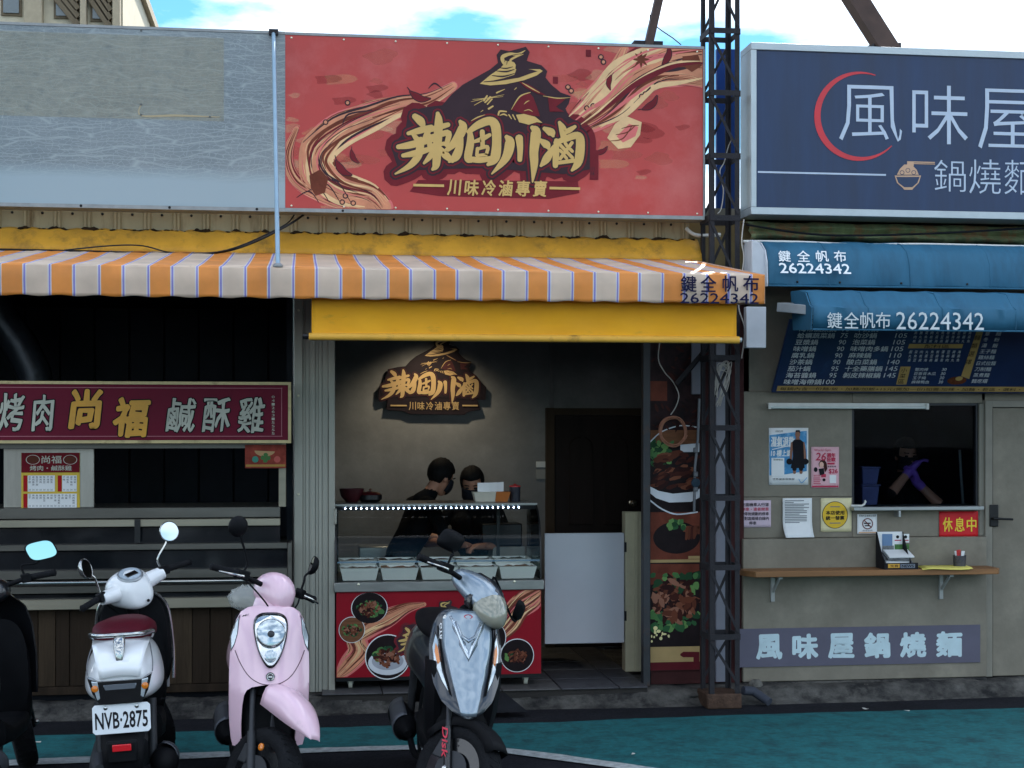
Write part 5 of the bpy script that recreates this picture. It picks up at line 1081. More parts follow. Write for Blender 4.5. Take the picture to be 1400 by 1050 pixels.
fl.rect(889, 521, 912, 548, M('poster_rust', (112, 58, 44), .5), 1.2)
for k in range(14): fl.disc(rng.uniform(890, 915), rng.uniform(858, 880), rng.uniform(.8, 3.4), rng.uniform(.8, 3.0), M('splash_yellow', (220, 208, 150), .5), 3, n=8)
fl.build('artwork', pp)
# wire coil and cord hanging on the poster
cw = M('wire_white', (196, 192, 184), .5); cc = M('wire_copper', (176, 122, 98), .5)
ctr = P(919, 590, 10.34); coil = thing('wire_coil', 'coil of copper coloured wire hanging in front of the food poster', 'wire', ctr)
pts = []
for k in range(140):
    a = 2 * math.pi * k / 28; r = .092 + .008 * math.sin(k * .37); pts.append(ctr + Vector((r * .98 * math.cos(a) + .004 * math.sin(k * .11), -.01 - .0002 * k, r * 1.06 * math.sin(a))))
MB().tube(pts, .0045, n=6).build('coil', cc, coil, smooth=60)
MB().tube(cat_([P(903, 462, 10.34), P(900, 490, 10.34), P(908, 508, 10.34), P(920, 522, 10.34), P(928, 540, 10.34), P(924, 556, 10.34), P(917, 567, 10.34)]), .004, n=6).build('cord', cw, coil, smooth=60)
gp = thing('gas_pipe', 'thin grey pipe with valve running down the food poster', 'pipe', P(953, 700, 10.36)); gpm = M('pipe_dull', (108, 112, 118), .45, .5, var=.3)
MB().tube([P(956, 545, 10.36), P(954, 600, 10.36), P(950, 640, 10.36), P(949, 700, 10.36)], .010, n=8).build('pipe', gpm, gp, smooth=40)
for yy in (615, 648, 668): p = P(951, yy, 10.35); MB().lathe(p - Vector((0, 0, .02)), (0, 0, 1), [(.014, 0), (.017, .006), (.017, .03), (.013, .036)], n=8).build('joint', gpm, gp)
p = P(951, 660, 10.34); MB().lathe(p, (0, -1, 0), [(.03, -.01), (.033, 0), (.03, .012), (.01, .016)], n=16).build('valve_wheel', M('valve_blue', (52, 70, 84), .5), gp, smooth=40)
tn = thing('tangled_wires', 'tangle of grey white wires tied inside the lattice tower', 'wire', P(988, 530, 10.1))
for k in range(9):
    r2 = random.Random(k); a = [P(975 + r2.uniform(0, 6), 525 + 20 * r2.random(), 10.08), P(985 + r2.uniform(-4, 4), 505 + r2.uniform(-8, 8), 10.06 + .03 * r2.random()), P(998 + r2.uniform(-4, 3), 500 + r2.uniform(-5, 12), 10.08), P(990 + r2.uniform(-6, 6), 530 + r2.uniform(-8, 8), 10.05), P(978 + r2.uniform(0, 10), 552 + r2.uniform(-6, 4), 10.08)]
    MB().tube(cat_(a), .0035, n=5).build('strand', cw, tn, smooth=60)
cable('white_cable', cat_([P(1017, 300, 9.9), P(1014, 330, 9.9), P(1017, 352, 9.9), P(1013, 385, 9.9), P(1010, 420, 9.92), P(1018, 450, 9.9), P(1014, 490, 9.9)]), .0045, 'thin white cable running down the right edge of the tower', cw)
cable('white_pipe_stub', cat_([P(938, 312, 10.22), P(946, 319, 10.2), P(958, 322, 10.2), P(985, 321, 10.2)]), .014, 'bent white plastic pipe end left of the tower above the awning', M('white_plastic', (210, 210, 205), .4))
cable('white_cable', cat_([P(1001, 190, 10.0), P(996, 200, 10.05), P(990, 222, 10.05), P(984, 235, 10.0), P(989, 260, 10.0), P(986, 285, 10.0), P(981, 292, 10.0)]), .004, 'thin white cable looping inside the tower beside the red sign', cw)

# display counter
DX0, DX1 = P(459, 860, 10.32).x, P(741, 860, 10.32).x; DY0, DY1 = 10.32, 11.0
zc = [P(600, y, DY0).z for y in (927, 808, 797, 692)]
dc = thing('display_counter', 'glass fronted deli counter with red printed base on castors', 'counter', ((DX0 + DX1) / 2, (DY0 + DY1) / 2, FZ))
ss = M('stainless', (158, 158, 154), .32, .7, var=.14, scale=14, stretch=(.3, 1, 1)); redc = M('counter_red', (150, 26, 40), .45, var=.12, scale=3)
mbox(DX0 + .004, DX1 - .004, DY0 + .012, DY1, zc[0] + .014, zc[1]).build('base', redc, dc)
mbox(DX0, DX1, DY0 + .02, DY1 + .01, zc[0] - .012, zc[0] + .013).build('bottom_rail', bk, dc)
mbox(DX0 - .012, DX1 + .014, DY0 - .012, DY1 + .012, zc[1] + .001, zc[2] + .012).build('worktop', ss, dc, bevel=.005)
for (ax, ay) in ((DX0 + .10, DY0 + .10), (DX1 - .10, DY0 + .10), (DX0 + .10, DY1 - .1), (DX1 - .10, DY1 - .1)):
    c_ = MB(); c_.box(ax - .02, ax + .02, ay - .02, ay + .02, zc[0] - .03, zc[0] - .013)
    cst = c_.build('castor', ss, dc); MB().lathe((ax - .014, ay, FZ + .036), (1, 0, 0), [(.012, 0), (.036, .002), (.036, .026), (.012, .028)], n=20).build('wheel', M('nylon_white', (206, 206, 190), .4), cst, smooth=40); MB().box(ax - .02, ax - .016, ay - .014, ay + .014, FZ + .03, zc[0] - .031).box(ax + .016, ax + .02, ay - .014, ay + .014, FZ + .03, zc[0] - .031).build('fork', ss, cst)
zw = zc[2] + .014; ztp = zc[3]
prof = [(DY0 + .01, zw), (DY0 + .012, zw + .16), (DY0 + .03, zw + .28), (DY0 + .07, zw + .38), (DY0 + .14, zw + .455), (DY0 + .22, ztp - .01)]
MB().grid([[(DX0 + .012, y, z), (DX1 - .012, y, z)] for y, z in prof]).build('curved_glass', glass('case_glass', (.93, .96, .96), 1.24), dc, smooth=60)
for xx in (DX0 + .002, DX1 - .010): MB().prism(prof + [(DY1 - .02, ztp - .01), (DY1 - .02, zw)], (xx, 0, 0), (0, 1, 0), (0, 0, 1), (.006, 0, 0)).build('side_glass', glass('case_glass', (.93, .96, .96), 1.24), dc)
for xx in (DX0, DX1 - .006): MB().tube([(xx, y, z) for y, z in prof], .006, n=6).build('glass_trim', bk, dc, smooth=40)
mbox(DX0 - .002, DX1, DY0 + .20, DY1 - .01, ztp - .008, ztp + .010).build('top_shelf', ss, dc, bevel=.003)
mbox(DX0 + .006, DX1 - .012, DY0 + .21, DY0 + .235, ztp - .035, ztp - .0085).build('light_rail', bk, dc)
mbox(DX0 + .012, DX1 - .014, DY0 + .004, DY0 + .009, zw + .125, zw + .137).build('glass_edge', M('glass_edge', (120, 150, 170), .2, alpha=.6), dc)
ledm = M('led', (196, 222, 255), .3, var=0, emit=45.0)
led = MB()
for k in range(34):
    xx = DX0 + .07 + (DX1 - DX0 - .2) * k / 33; led.box(xx - .0028, xx + .0028, DY0 + .204, DY0 + .2095, ztp - .025, ztp - .0195)
led.build('led_strip', ledm, dc, kind='stuff')
for xx in (DX0 + .01, DX1 - .23): mbox(xx, xx + .022, DY1 - .05, DY1 - .03, zw, ztp - .009).build('rear_post', bk, dc)
for (xx, yy) in ((490, 799), (703, 795)): p = P(xx, yy, DY0); MB().lathe((p.x, DY0 - .013, p.z), (0, -1, 0), [(.01, 0), (.009, .005), (.003, .007)], n=10).build('clip', M('screw_bright', (220, 215, 190), .3, .8), dc)
fl = Flat((0, DY0 + .012, 0))
fl.clip = (DX0 + .008, DX1 - .008, zc[0] + .018, zc[1] - .004)
c2i = lambda pts: [((x - 380) * 2.333, (y - 30) * 2.333, k) for x, y, k in pts]
ink_flow(c2i([(462, 924, .5), (478, 908, .9), (492, 890, 1), (486, 872, .9), (505, 856, 1), (530, 846, .9), (556, 832, .5), (580, 826, .2)]), 70, 21, 26)
ink_flow(c2i([(745, 806, .6), (726, 818, 1), (708, 832, 1), (696, 850, .9), (682, 866, .7), (664, 876, .3)]), 74, 22, 26)
for a_ in ((505, 831, 25, 0), (481, 861, 18, 1), (530, 898, 31, 2), (707, 896, 23, 3), (668, 872, 24, 3)): dish(fl, *a_[:3], rng, a_[3])
SCALE[0] = 11.0; C3 = lambda pts: [(540 + p[0] * .088, 814 + p[1] * .09) + ((p[2] * .088,) if len(p) > 2 else ()) for p in pts]
emblem(fl, C3, base=4, rim=True); SCALE[0] = 4.567
fl.build('artwork', dc)
# food tubs in the counter
tubm = M('tub_white', (226, 226, 216), .4, var=.04); sauce = [M('braise_%d' % i, c, .35, var=.4, scale=25, bump=.6, bscale=60) for i, c in enumerate(((112, 66, 40), (150, 96, 56), (74, 44, 32)))]
stepx = (DX1 - DX0 - .05) / 5
for r_ in range(2):
    for k in range(5):
        cx = DX0 + .025 + stepx * (k + .5); cy = DY0 + .145 + .27 * r_; z0 = zw + .004 + .03 * r_; hw = stepx * .485
        t = thing('food_tub', 'white tub of braised food in the %s row of the counter, %s' % (('front', 'back')[r_], ('at the left end', 'second from the left', 'in the middle', 'second from the right', 'at the right end')[k]), 'tub', (cx, cy, z0), group='food tubs in the counter')
        m_ = MB()
        def sq(w, d, z): return [(cx - w, cy - d, z), (cx + w, cy - d, z), (cx + w, cy + d, z), (cx - w, cy + d, z)]
        m_.rings([sq(hw * .84, .09, z0), sq(hw - .003, .12, z0 + .08), sq(hw, .124, z0 + .085), sq(hw - .008, .112, z0 + .085), sq(hw * .82, .085, z0 + .012)], cap=True)
        m_.build('tub', tubm, t)
        cols = []
        for j in range(5): cols.append([(cx - hw * .9 + hw * 1.8 * i / 6, cy - .10 + .05 * j, z0 + .074 + .016 * noise2(i * 1.3 + k, j * 1.7)) for i in range(7)])
        MB().grid(cols).build('food', sauce[(k + r_) % 3], t, smooth=60)
# inside pieces behind the glass
x0, x1, z0, z1 = RC(675, 746, 706, 790, 11.4)
mbox(x0 - .02, x1 + .05, 11.3, 11.6, .12, z1).build('prep_table', M('table_pale', (150, 148, 138), .5), label='pale prep table behind the right end of the counter', cat='table', bevel=.006)
mbox(x0 - .1, x1 + .03, 11.3, 11.55, z1 + .002, z1 + .17).build('appliance', bk, label='black countertop appliance on the prep table behind the counter', cat='appliance', bevel=.01)
x0, x1, z0, z1 = RC(490, 746, 532, 790, 11.6)
mbox(x0, x1, 11.5, 11.75, .12, z1).build('steel_box', M('stainless', (158, 158, 154), .32, .7), label='steel box behind the left end of the counter', cat='box', bevel=.01)
# things on the top shelf
zs_ = ztp + .011
p = P(481, 690, 10.75); MB().lathe((p.x, 10.75, zs_), (0, 0, 1), [(.04, 0), (.075, .04), (.088, .095), (.084, .095), (.07, .04), (.03, .01)], n=24).build('serving_bowl', M('bowl_red_black', (64, 22, 28), .35, var=.3), label='dark red round bowl on the left end of the counter top', cat='bowl', smooth=40)
p = P(506, 690, 10.75); pt = thing('cooking_pot', 'low black pot with lid beside the dark red bowl', 'pot', (p.x, 10.75, zs_))
MB().lathe((p.x, 10.75, zs_), (0, 0, 1), [(.06, 0), (.083, .02), (.083, .05), (.078, .052)], n=24).build('body', bk, pt, smooth=40); MB().lathe((p.x, 10.75, zs_ + .0525), (0, 0, 1), [(.082, 0), (.06, .015), (.02, .022), (.006, .024), (.006, .032), (.012, .036), (.001, .042)], n=24).build('lid', M('lid_red', (74, 20, 24), .35), pt, smooth=40)
p = P(671, 690, 10.75); bt = thing('paper_basket', 'white and orange basket of cards on the counter top', 'basket', (p.x, 10.75, zs_))
for k, (a, b, m_) in enumerate(((-.13, .028, M('basket_white', (206, 202, 186), .6, var=.1)), (.030, .13, M('basket_orange', (196, 116, 58), .6, var=.1)))):
    MB().rings([[(p.x + a * .86, 10.70, zs_), (p.x + b * .86, 10.70, zs_), (p.x + b * .86, 10.80, zs_), (p.x + a * .86, 10.80, zs_)], [(p.x + a, 10.67, zs_ + .068), (p.x + b, 10.67, zs_ + .068), (p.x + b, 10.83, zs_ + .068), (p.x + a, 10.83, zs_ + .068)]], cap=True).build('tray', m_, bt)
for k in range(3): MB().obox((p.x - .05 + .05 * k, 10.74 + .02 * k, zs_ + .095), (.045, 0, .002 * k), (0, .001, 0), (0, .004, .036)).build('card', whp, bt)
p = P(704, 690, 10.75); cp = thing('cutlery_jar', 'dark glass jar with red lid at the right end of the counter top', 'jar', (p.x, 10.75, zs_))
MB().lathe((p.x, 10.75, zs_), (0, 0, 1), [(.036, 0), (.038, .004), (.040, .10), (.037, .10)], n=20).build('jar', M('jar_dark', (52, 54, 62), .2), cp, smooth=40)
MB().lathe((p.x, 10.75, zs_ + .101), (0, 0, 1), [(.041, 0), (.041, .008), (.012, .016), (.001, .024)], n=16).build('lid', M('sachet_red', (196, 44, 44), .4), cp, smooth=40)
# emblem on the rear wall with its wall washing spot
em = thing('wall_emblem', 'cut out dark emblem sign with gold lettering on the rear wall', 'sign', P(588, 566, YB - .05)); YE = YB - .055
C4 = lambda pts: [(516 + (p[0] / 4.567) * .515, 455 + (p[1] / 4.567) * .485) + ((p[2] / 4.567 * .5,) if len(p) > 2 else ()) for p in pts]
fl = Flat((0, YE, 0)); SCALE[0] = 4.567 * 2
dk = M('emblem_dark', (40, 32, 36), .5, var=.2); dg = M('emblem_gold', (190, 156, 104), .4, .2, var=.1); dmr = M('emblem_maroon', (72, 40, 42), .5)
emblem(fl, C4, base=1, rim=False, kgold=dg, kchar=dk, kmar=dmr)
for i, ch in enumerate('川味冷滷專賣'): fl.text(ch, 559 + 11.8 * i, 549.5, 568.5 + 11.8 * i, 560.5, dg, 6, bold=.01)
fl.rect(534, 553.5, 556, 555.5, dg, 6); fl.rect(632, 553.5, 653, 555.5, dg, 6)
fl.build('artwork', em); SCALE[0] = 4.567
SL2 = C4([(10, 850), (20, 700), (90, 600), (128, 468), (250, 440), (340, 430), (400, 360), (470, 300), (560, 250), (640, 205), (688, 165), (680, 115), (705, 82), (760, 92), (862, 64), (886, 98), (868, 152), (960, 180), (996, 216), (985, 256), (1020, 300), (1080, 350), (1142, 372), (1130, 420), (1110, 450), (1130, 500), (1200, 550), (1262, 640), (1320, 700), (1310, 860), (1200, 860)]) + [(653, 548), (657, 560), (640, 563), (635, 567), (560, 566), (552, 562), (528, 560), (530, 548)] + C4([(100, 860)])
qq = [(P(x, y, YE).x, P(x, y, YE).z) for x, y in SL2]
MB().prism(qq, (0, YE + .0012, 0), (1, 0, 0), (0, 0, 1), (0, .03, 0)).build('board', dk, em)
for xx in (560, 620): p = P(xx, 540, YB); MB().box(p.x - .01, p.x + .01, YE + .032, YB - .0005, p.z - .01, p.z + .01).build('standoff', bk, em)
lp = P(590, 430, YB - .5); lt = thing('wall_spotlight', 'small lit ceiling spotlight aimed at the wall emblem', 'lamp', (lp.x, YB - .55, 2.6))
MB().lathe((lp.x, YB - .55, 2.74), (0, .2, -1), [(.02, -.11), (.02, -.03), (.04, -.02), (.045, .06), (.040, .06), (.036, 0)], n=16).build('housing', bk, lt, smooth=40)
sld = bpy.data.lights.new('spot_bulb', 'SPOT'); sld.energy = 17; sld.spot_size = rad(110); sld.spot_blend = 1; sld.color = (1, .86, .62); sld.shadow_soft_size = .04
slo = bpy.data.objects.new('spot_bulb', sld); COL.objects.link(slo); slo.parent = lt; slo.location = (0, .012, .07); slo.rotation_euler = (rad(22), 0, 0)
# switch, half door and its post
a, b, c, d = RC(733, 631, 748, 639, YB - .01)
sw = thing('wall_switch', 'pale socket and switch plates on the rear wall beside the door', 'switch', ((a + b) / 2, YB - .01, P(740, 655, YB).z))
mbox(a, b, YB - .012, YB - .001, c, d).build('socket_plate', wpl, sw, bevel=.002); a, b, c, d = RC(733, 642, 748, 655, YB - .01); mbox(a, b, YB - .012, YB - .001, c, d).build('switch_plate', M('switch_grey', (150, 148, 142), .5), sw, bevel=.002)
YP = 10.85; beige = M('beige_post', (196, 190, 160), .5, var=.1, dirt=(150, 140, 110), dscale=5, dmin=.6, dmax=.75)
hd = thing('half_door', 'white half height swing door hinged on a beige post', 'door', (P(860, 920, YP).x, YP, FZ))
a, b, c, d = RC(855, 700, 880, 922, YP); mbox(a, b, YP, YP + .12, FZ, d).build('post', beige, hd, bevel=.004); m0 = (a + b) / 2; mbox(m0 - .002, m0 + .022, YP - .010, YP - .0005, FZ + .002, d - .002).build('post_rib', beige, hd)
a, b, c, d = RC(745, 729, 854, 880, YP); mbox(a, b, YP + .01, YP + .04, c, d).build('leaf', M('door_white', (198, 200, 206), .4, var=.05, scale=2), hd, bevel=.004)
for yy in (748, 842): p = P(855, yy, YP); MB().box(p.x - .008, p.x + .008, YP - .006, YP + .009, p.z - .035, p.z + .035).build('hinge', bk, hd)

# ================================================================== left stall: sign, cart
YQ = 10.12
x0, x1, z0, z1 = RC(-120, 521, 398, 607, YQ)
ms2 = thing('maroon_sign', 'long maroon shop sign with gold and silver brush characters', 'signboard', ((x0 + x1) / 2, YQ, z0))
z1 = P(200, 521.5, YQ).z; z0 = P(200, 606, YQ).z
mbox(x0 + .02, x1 - .02, YQ + .006, YQ + .06, z0 + .02, z1 - .02).build('panel', M('sign_maroon', (112, 28, 50), .45, var=.12, scale=2), ms2)
fm2 = M('brass_frame', (196, 178, 130), .4, .3, var=.2, scale=9, dirt=(130, 110, 76), dscale=6)
MB().box(x0, x1, YQ, YQ + .07, z0, z0 + .019).box(x0, x1, YQ, YQ + .07, z1 - .019, z1).box(x1 - .019, x1, YQ + .001, YQ + .07, z0 + .0195, z1 - .0195).box(x0, x0 + .019, YQ + .001, YQ + .07, z0 + .0195, z1 - .0195).build('frame', fm2, ms2)
fl = Flat((0, YQ + .006, 0)); goldb = M('sign_gold', (206, 150, 40), .45, var=.15); silv = M('sign_silver', (190, 192, 176), .45, var=.15); blk2 = M('sign_black', (30, 20, 26), .5)
for ch, a, b, c, d, m_ in (('烤', -3, 538, 34, 590, silv), ('肉', 43, 539, 74, 590, silv), ('尚', 93, 531, 141, 587, goldb), ('福', 154, 544, 206, 598, goldb), ('鹹', 226, 545, 268, 591, silv), ('酥', 276, 543, 315, 591, silv), ('雞', 324, 543, 362, 592, silv)):
    k_ = .04 if m_ is goldb else .018
    g_ = 1.9 if m_ is goldb else .7
    fl.fat(ch, a + g_, b + g_, c - g_, d - g_, blk2, 2, g_ + 1.6, shear=.12, jig=.02); fl.fat(ch, a + g_, b + g_, c - g_, d - g_, m_, 3, g_, shear=.12, jig=.02)
for i, ch in enumerate('04-26315555'): fl.text(ch, 371.5, 541 + 5.0 * i, 375.5, 544.4 + 5.0 * i, silv, 2)
pinkl = M('sign_pink_line', (176, 110, 120), .5); fl.rect(-110, 529.5, 386, 530.5, pinkl, 1); fl.rect(-110, 596, 386, 597, pinkl, 1); fl.rect(384.5, 530, 385.5, 597, pinkl, 1)
fl.build('lettering', ms2)
# steel cart
cart = thing('serving_cart', 'stainless steel serving cart with glass shelves under the maroon sign', 'cart', (P(190, 830, 10.25).x, 10.5, .1))
st1 = M('cart_steel', (98, 96, 90), .34, .65, var=.25, scale=8, stretch=(.15, 1, 1), dirt=(84, 82, 76), dscale=5, dmin=.52, dmax=.72); st2 = M('cart_steel_pale', (152, 146, 128), .4, .45, var=.2, scale=8, stretch=(.15, 1, 1)); gdk = M('dark_glass', (22, 26, 30), .08, 0, var=.3, scale=3)
cx0, cx1 = P(-110, 720, 10.25).x, P(393, 720, 10.25).x
def cbar(y0, y1, Y0, Y1, mat, name, xa=None, xb=None):
    z1_, z0_ = P(200, y0, Y0).z, P(200, y1, Y0).z; return mbox(xa or cx0, xb or cx1, Y0, Y1, z0_, z1_).build(name, mat, cart, bevel=.003, seg=1)
cxa = P(383, 720, 10.2).x
cbar(694, 708.5, 10.22, 10.9, st1, 'top_shelf', None, cxa); cbar(710, 720, 10.20, 10.3, st2, 'rail', None, cxa); cbar(720.5, 743, 10.26, 10.28, gdk, 'glass_panel', None, cxa)
cbar(743.5, 752, 10.21, 10.8, st1, 'rail'); cbar(752.5, 778, 10.25, 10.27, gdk, 'glass_panel'); cbar(778.5, 791, 10.20, 10.9, st1, 'rail'); cbar(800, 810, 10.24, 10.4, st1, 'rail'); cbar(818, 832, 10.23, 10.4, st2, 'lower_rail'); cbar(810.5, 817.5, 10.29, 10.4, gdk, 'gap_panel'); cbar(791.5, 799.5, 10.32, 10.4, gdk, 'gap_panel')
zt_ = P(200, 795.5, 10.14).z; MB().tube([(cx0, 10.15, zt_), (cx1 - .08, 10.15, zt_), (cx1 - .05, 10.17, zt_), (cx1 - .05, 10.22, zt_)], .012, n=10).build('handrail', M('chrome', (190, 192, 190), .15, .9, var=.1), cart, smooth=40)
a, b, c, d = RC(390, 745, 396, 830, 10.21); mbox(cx1 + .001, cx1 + .03, 10.2, 10.5, P(395, 832, 10.2).z, P(395, 742, 10.2).z).build('end_panel', st1, cart, bevel=.003, seg=1)
a, b, c, d = RC(381, 607, 391, 693, 10.25); mbox(a, b, 10.25, 10.29, c, d + .03).build('upright', st2, cart, bevel=.003, seg=1)
a, b, c, d = RC(184, 710, 192, 742, 10.2); mbox(a, b, 10.19, 10.199, c, d).build('clamp', bk, cart)
mbox(cx0, P(385, 610, 10.2).x, 10.22, 10.3, P(200, 613, 10.2).z, z0 - .003).build('hood_rail', st1, cart)
a, b, c, d = RC(4, 612, 128, 695, 10.3); d = P(60, 613, 10.3).z; c = P(60, 694.5, 10.3).z
mbox(a, b, 10.32, 10.36, c + .002, d - .002).build('splash_sheet', M('sheet_steel', (150, 148, 140), .3, .75, var=.35, scale=4, stretch=(1, 1, .2)), cart, bevel=.003, seg=1)
for xx in (cx0 + .1, cx1 - .1): mbox(xx - .02, xx + .02, 10.5, 10.54, .11, P(200, 708, 10.3).z - .002).build('leg', st1, cart)
# menu placard on the splash sheet
a, b, c, d = RC(29, 619, 109, 696, 10.31); c = P(70, 694.5, 10.31).z
mc = thing('price_placard', 'red and yellow price placard on the steel sheet at the left', 'placard', ((a + b) / 2, 10.31, c)); mbox(a, b, 10.310, 10.318, c, d).build('panel', M('placard_yellow', (206, 176, 62), .5), mc)
fl = Flat((0, 10.310, 0)); dred = M('placard_red', (118, 22, 34), .5)
fl.rect(29.2, 619, 108.8, 646, dred, 1); fl.text('尚福', 57, 623, 84, 633.5, silv, 2, bold=.01); fl.text('烤肉・鹹酥雞', 41, 636.5, 98, 643.5, silv, 2, bold=.01)
for xx in (45, 96): fl.disc(xx, 628.5, 9.6, 6.6, silv, 2, n=24, inner=.9); fl.disc(xx, 628.5, 7.6, 4.6, meat[0], 2, n=20)
for (xa, xb, ya_, yb2) in ((38, 75, 650, 672), (85, 105, 650, 672), (38, 105, 675, 694)):
    fl.rect(xa, ya_, xb, yb2, whp, 1); fl.rect(xa - 6, ya_, xa - .6, yb2, M('placard_red2', (176, 30, 36), .5), 1); xx = xa + 1
    while xx < xb - 3:
        for k in range(random.choice((2, 3, 4))): fl.text('烤肉雞排魷魚豆干甜不辣'[(int(xx) + k) % 11], xx, ya_ + 1 + 3.4 * k, xx + 3.2, ya_ + 3.8 + 3.4 * k, ink2, 2)
        fl.text('30', xx, yb2 - 3.6, xx + 3.2, yb2 - 1.2, gr, 2); xx += 5
fl.build('print', mc)
# small colourful card hanging under the sign
a, b, c, d = RC(335, 608, 391, 640, 10.2)
cd2 = thing('hanging_card', 'small colourful card hanging below the right end of the maroon sign', 'card', ((a + b) / 2, 10.2, c)); mbox(a, b, 10.2, 10.206, c, d).build('panel', M('card_rust', (146, 64, 52), .5, var=.4, scale=12), cd2)
fl = Flat((0, 10.2, 0)); fl.disc(362, 616, 14, 8, M('card_tan', (190, 150, 104), .5), 1, n=20, a0=180, a1=360); fl.disc(349, 628, 4.5, 4.5, M('card_teal', (60, 140, 120), .5), 2, n=14); fl.disc(379, 628, 4.5, 4.5, M('card_coral', (196, 90, 80), .5), 2, n=14)
for k in range(4): blob(fl, 363 + 4 * math.cos(k * 1.57), 626 + 4 * math.sin(k * 1.57), 3.6, green_l[0], 2, rng)
fl.rect(336, 635, 390, 638, M('card_gold', (176, 136, 62), .5), 2); fl.build('print', cd2)
# ================================================================== scooters
rub = M('tyre_rubber', (30, 31, 34), .8, var=.25, scale=25, bump=.5, bscale=120); blkp = M('black_plastic', (19, 20, 23), .55, var=.2, scale=12, spec=.25); blkg = M('black_gloss', (16, 17, 20), .2, var=.1, coat=.4)
chrome = M('chrome', (190, 192, 190), .15, .9, var=.1); engm = M('engine_grey', (60, 62, 66), .55, .4, var=.3); mirror_m = M('mirror_glass', (230, 232, 235), .02, 1.0, var=0)
amber = M('amber_lens', (214, 120, 30), .15, coat=.6); clear_l = M('clear_lens', (186, 198, 204), .08, .35, var=.25, scale=14, coat=1.0); refl = M('reflector_chrome', (206, 210, 212), .12, .85, var=.2, scale=18); redl2 = M('red_reflector', (206, 22, 34), .25, coat=.5)
def sgn(v): return -1 if v < 0 else 1
def se(y, cz, hw, hh, e=2.6, tap=0.0, cx=0.0, n=28, flat=0.0):
    r = []
    for k in range(n):
        a = 2 * math.pi * k / n; c, s = math.cos(a), math.sin(a); x = sgn(c) * abs(c) ** (2 / e); z = sgn(s) * abs(s) ** (2 / e)
        r.append((cx + hw * x * (1 - tap * (z + 1) / 2), y, cz + hh * z))
    return r
def lerp_rows(keys, n):
    out = []
    for i in range(n + 1):
        t = keys[0][0] + (keys[-1][0] - keys[0][0]) * i / n
        for a, b in zip(keys[:-1], keys[1:]):
            lo, hi = min(a[0], b[0]), max(a[0], b[0])
            if lo - 1e-9 <= t <= hi + 1e-9:
                q = (t - a[0]) / (b[0] - a[0]); q = q * q * (3 - 2 * q) * .5 + q * .5
                out.append(tuple(u + (v - u) * q for u, v in zip(a, b))); break
    return out
def shell(mb, keys, nz=22, nx=16, thick=.012, back=.0, pw=2.0):   # keys: z, xl, xr, ymid, bulge ; a curved panel facing +y
    rows = lerp_rows(keys, nz); F_, B_ = [], []
    for z, xl, xr, ym, bu in rows:
        cx = 0; hw = max(abs(xl), abs(xr)); f, b = [], []
        for i in range(nx + 1):
            x = xl + (xr - xl) * i / nx; y = ym - bu * abs(x / max(hw, .02)) ** pw; f.append((x, y, z)); b.append((x * .97, y - thick, z))
        F_.append(f); B_.append(b)
    n = nx + 1; rings = [f + list(reversed(b)) for f, b in zip(F_, B_)]
    mb.rings(rings, cap=True); return mb
def v_(*a): return Vector(a)
SA = rad(27); SP = Vector((0, .36, .92)); AX = Vector((0, -math.sin(SA), math.cos(SA)))
def steer(deg): return Matrix.Translation(SP) @ Matrix.Rotation(rad(deg), 4, AX) @ Matrix.Translation(-SP)
AXF = Vector((0, .66, .235)); AXR = Vector((0, -.62, .235))
def wheel(root, c, S, name, label_r, disc=True):
    R_ = .232; w = .052
    prof = [(.150, -w * .8), (.165, -w), (.195, -w * 1.08), (.216, -w * .95), (.228, -w * .5), (R_, 0), (.228, w * .5), (.216, w * .95), (.195, w * 1.08), (.165, w), (.150, w * .8)]
    ty = MB(S).lathe(c, (1, 0, 0), prof, n=48, cap=False)
    t = ty.build(name, rub, root, smooth=50)
    tr = MB(S)
    for k in range(36):
        a = 2 * math.pi * k / 36
        for s_ in (-1, 1):
            d = Vector((0, math.cos(a), math.sin(a))); a2 = a + .10; d2 = Vector((0, math.cos(a2), math.sin(a2)))
            tr.bar(c + d * (R_ - .002) + Vector((s_ * .006, 0, 0)), c + d2 * (.219) + Vector((s_ * .045, 0, 0)), .008, .008, up=tuple(d))
    tr.build('tread', rub, t, kind='stuff')
    m_ = MB(S); m_.lathe(c, (1, 0, 0), [(.132, -.046), (.155, -.046), (.152, -.034), (.14, -.02), (.14, .02), (.152, .034), (.155, .046), (.132, .046)], n=36)
    m_.lathe(c, (1, 0, 0), [(.035, -.05), (.035, .05)], n=18)
    for k in range(5):
        a = 2 * math.pi * k / 5 + .3; d = Vector((0, math.cos(a), math.sin(a))); m_.bar(c + d * .03, c + d * .142, .034, .022, up=(1, 0, 0))
    m_.build('rim', blkg, t, smooth=40)
    if disc: MB(S).lathe(c + Vector((.058, 0, 0)), (1, 0, 0), [(.055, 0), (.092, 0), (.092, .004), (.055, .004)], n=28).build('brake_disc', engm, t, smooth=40)
    return t
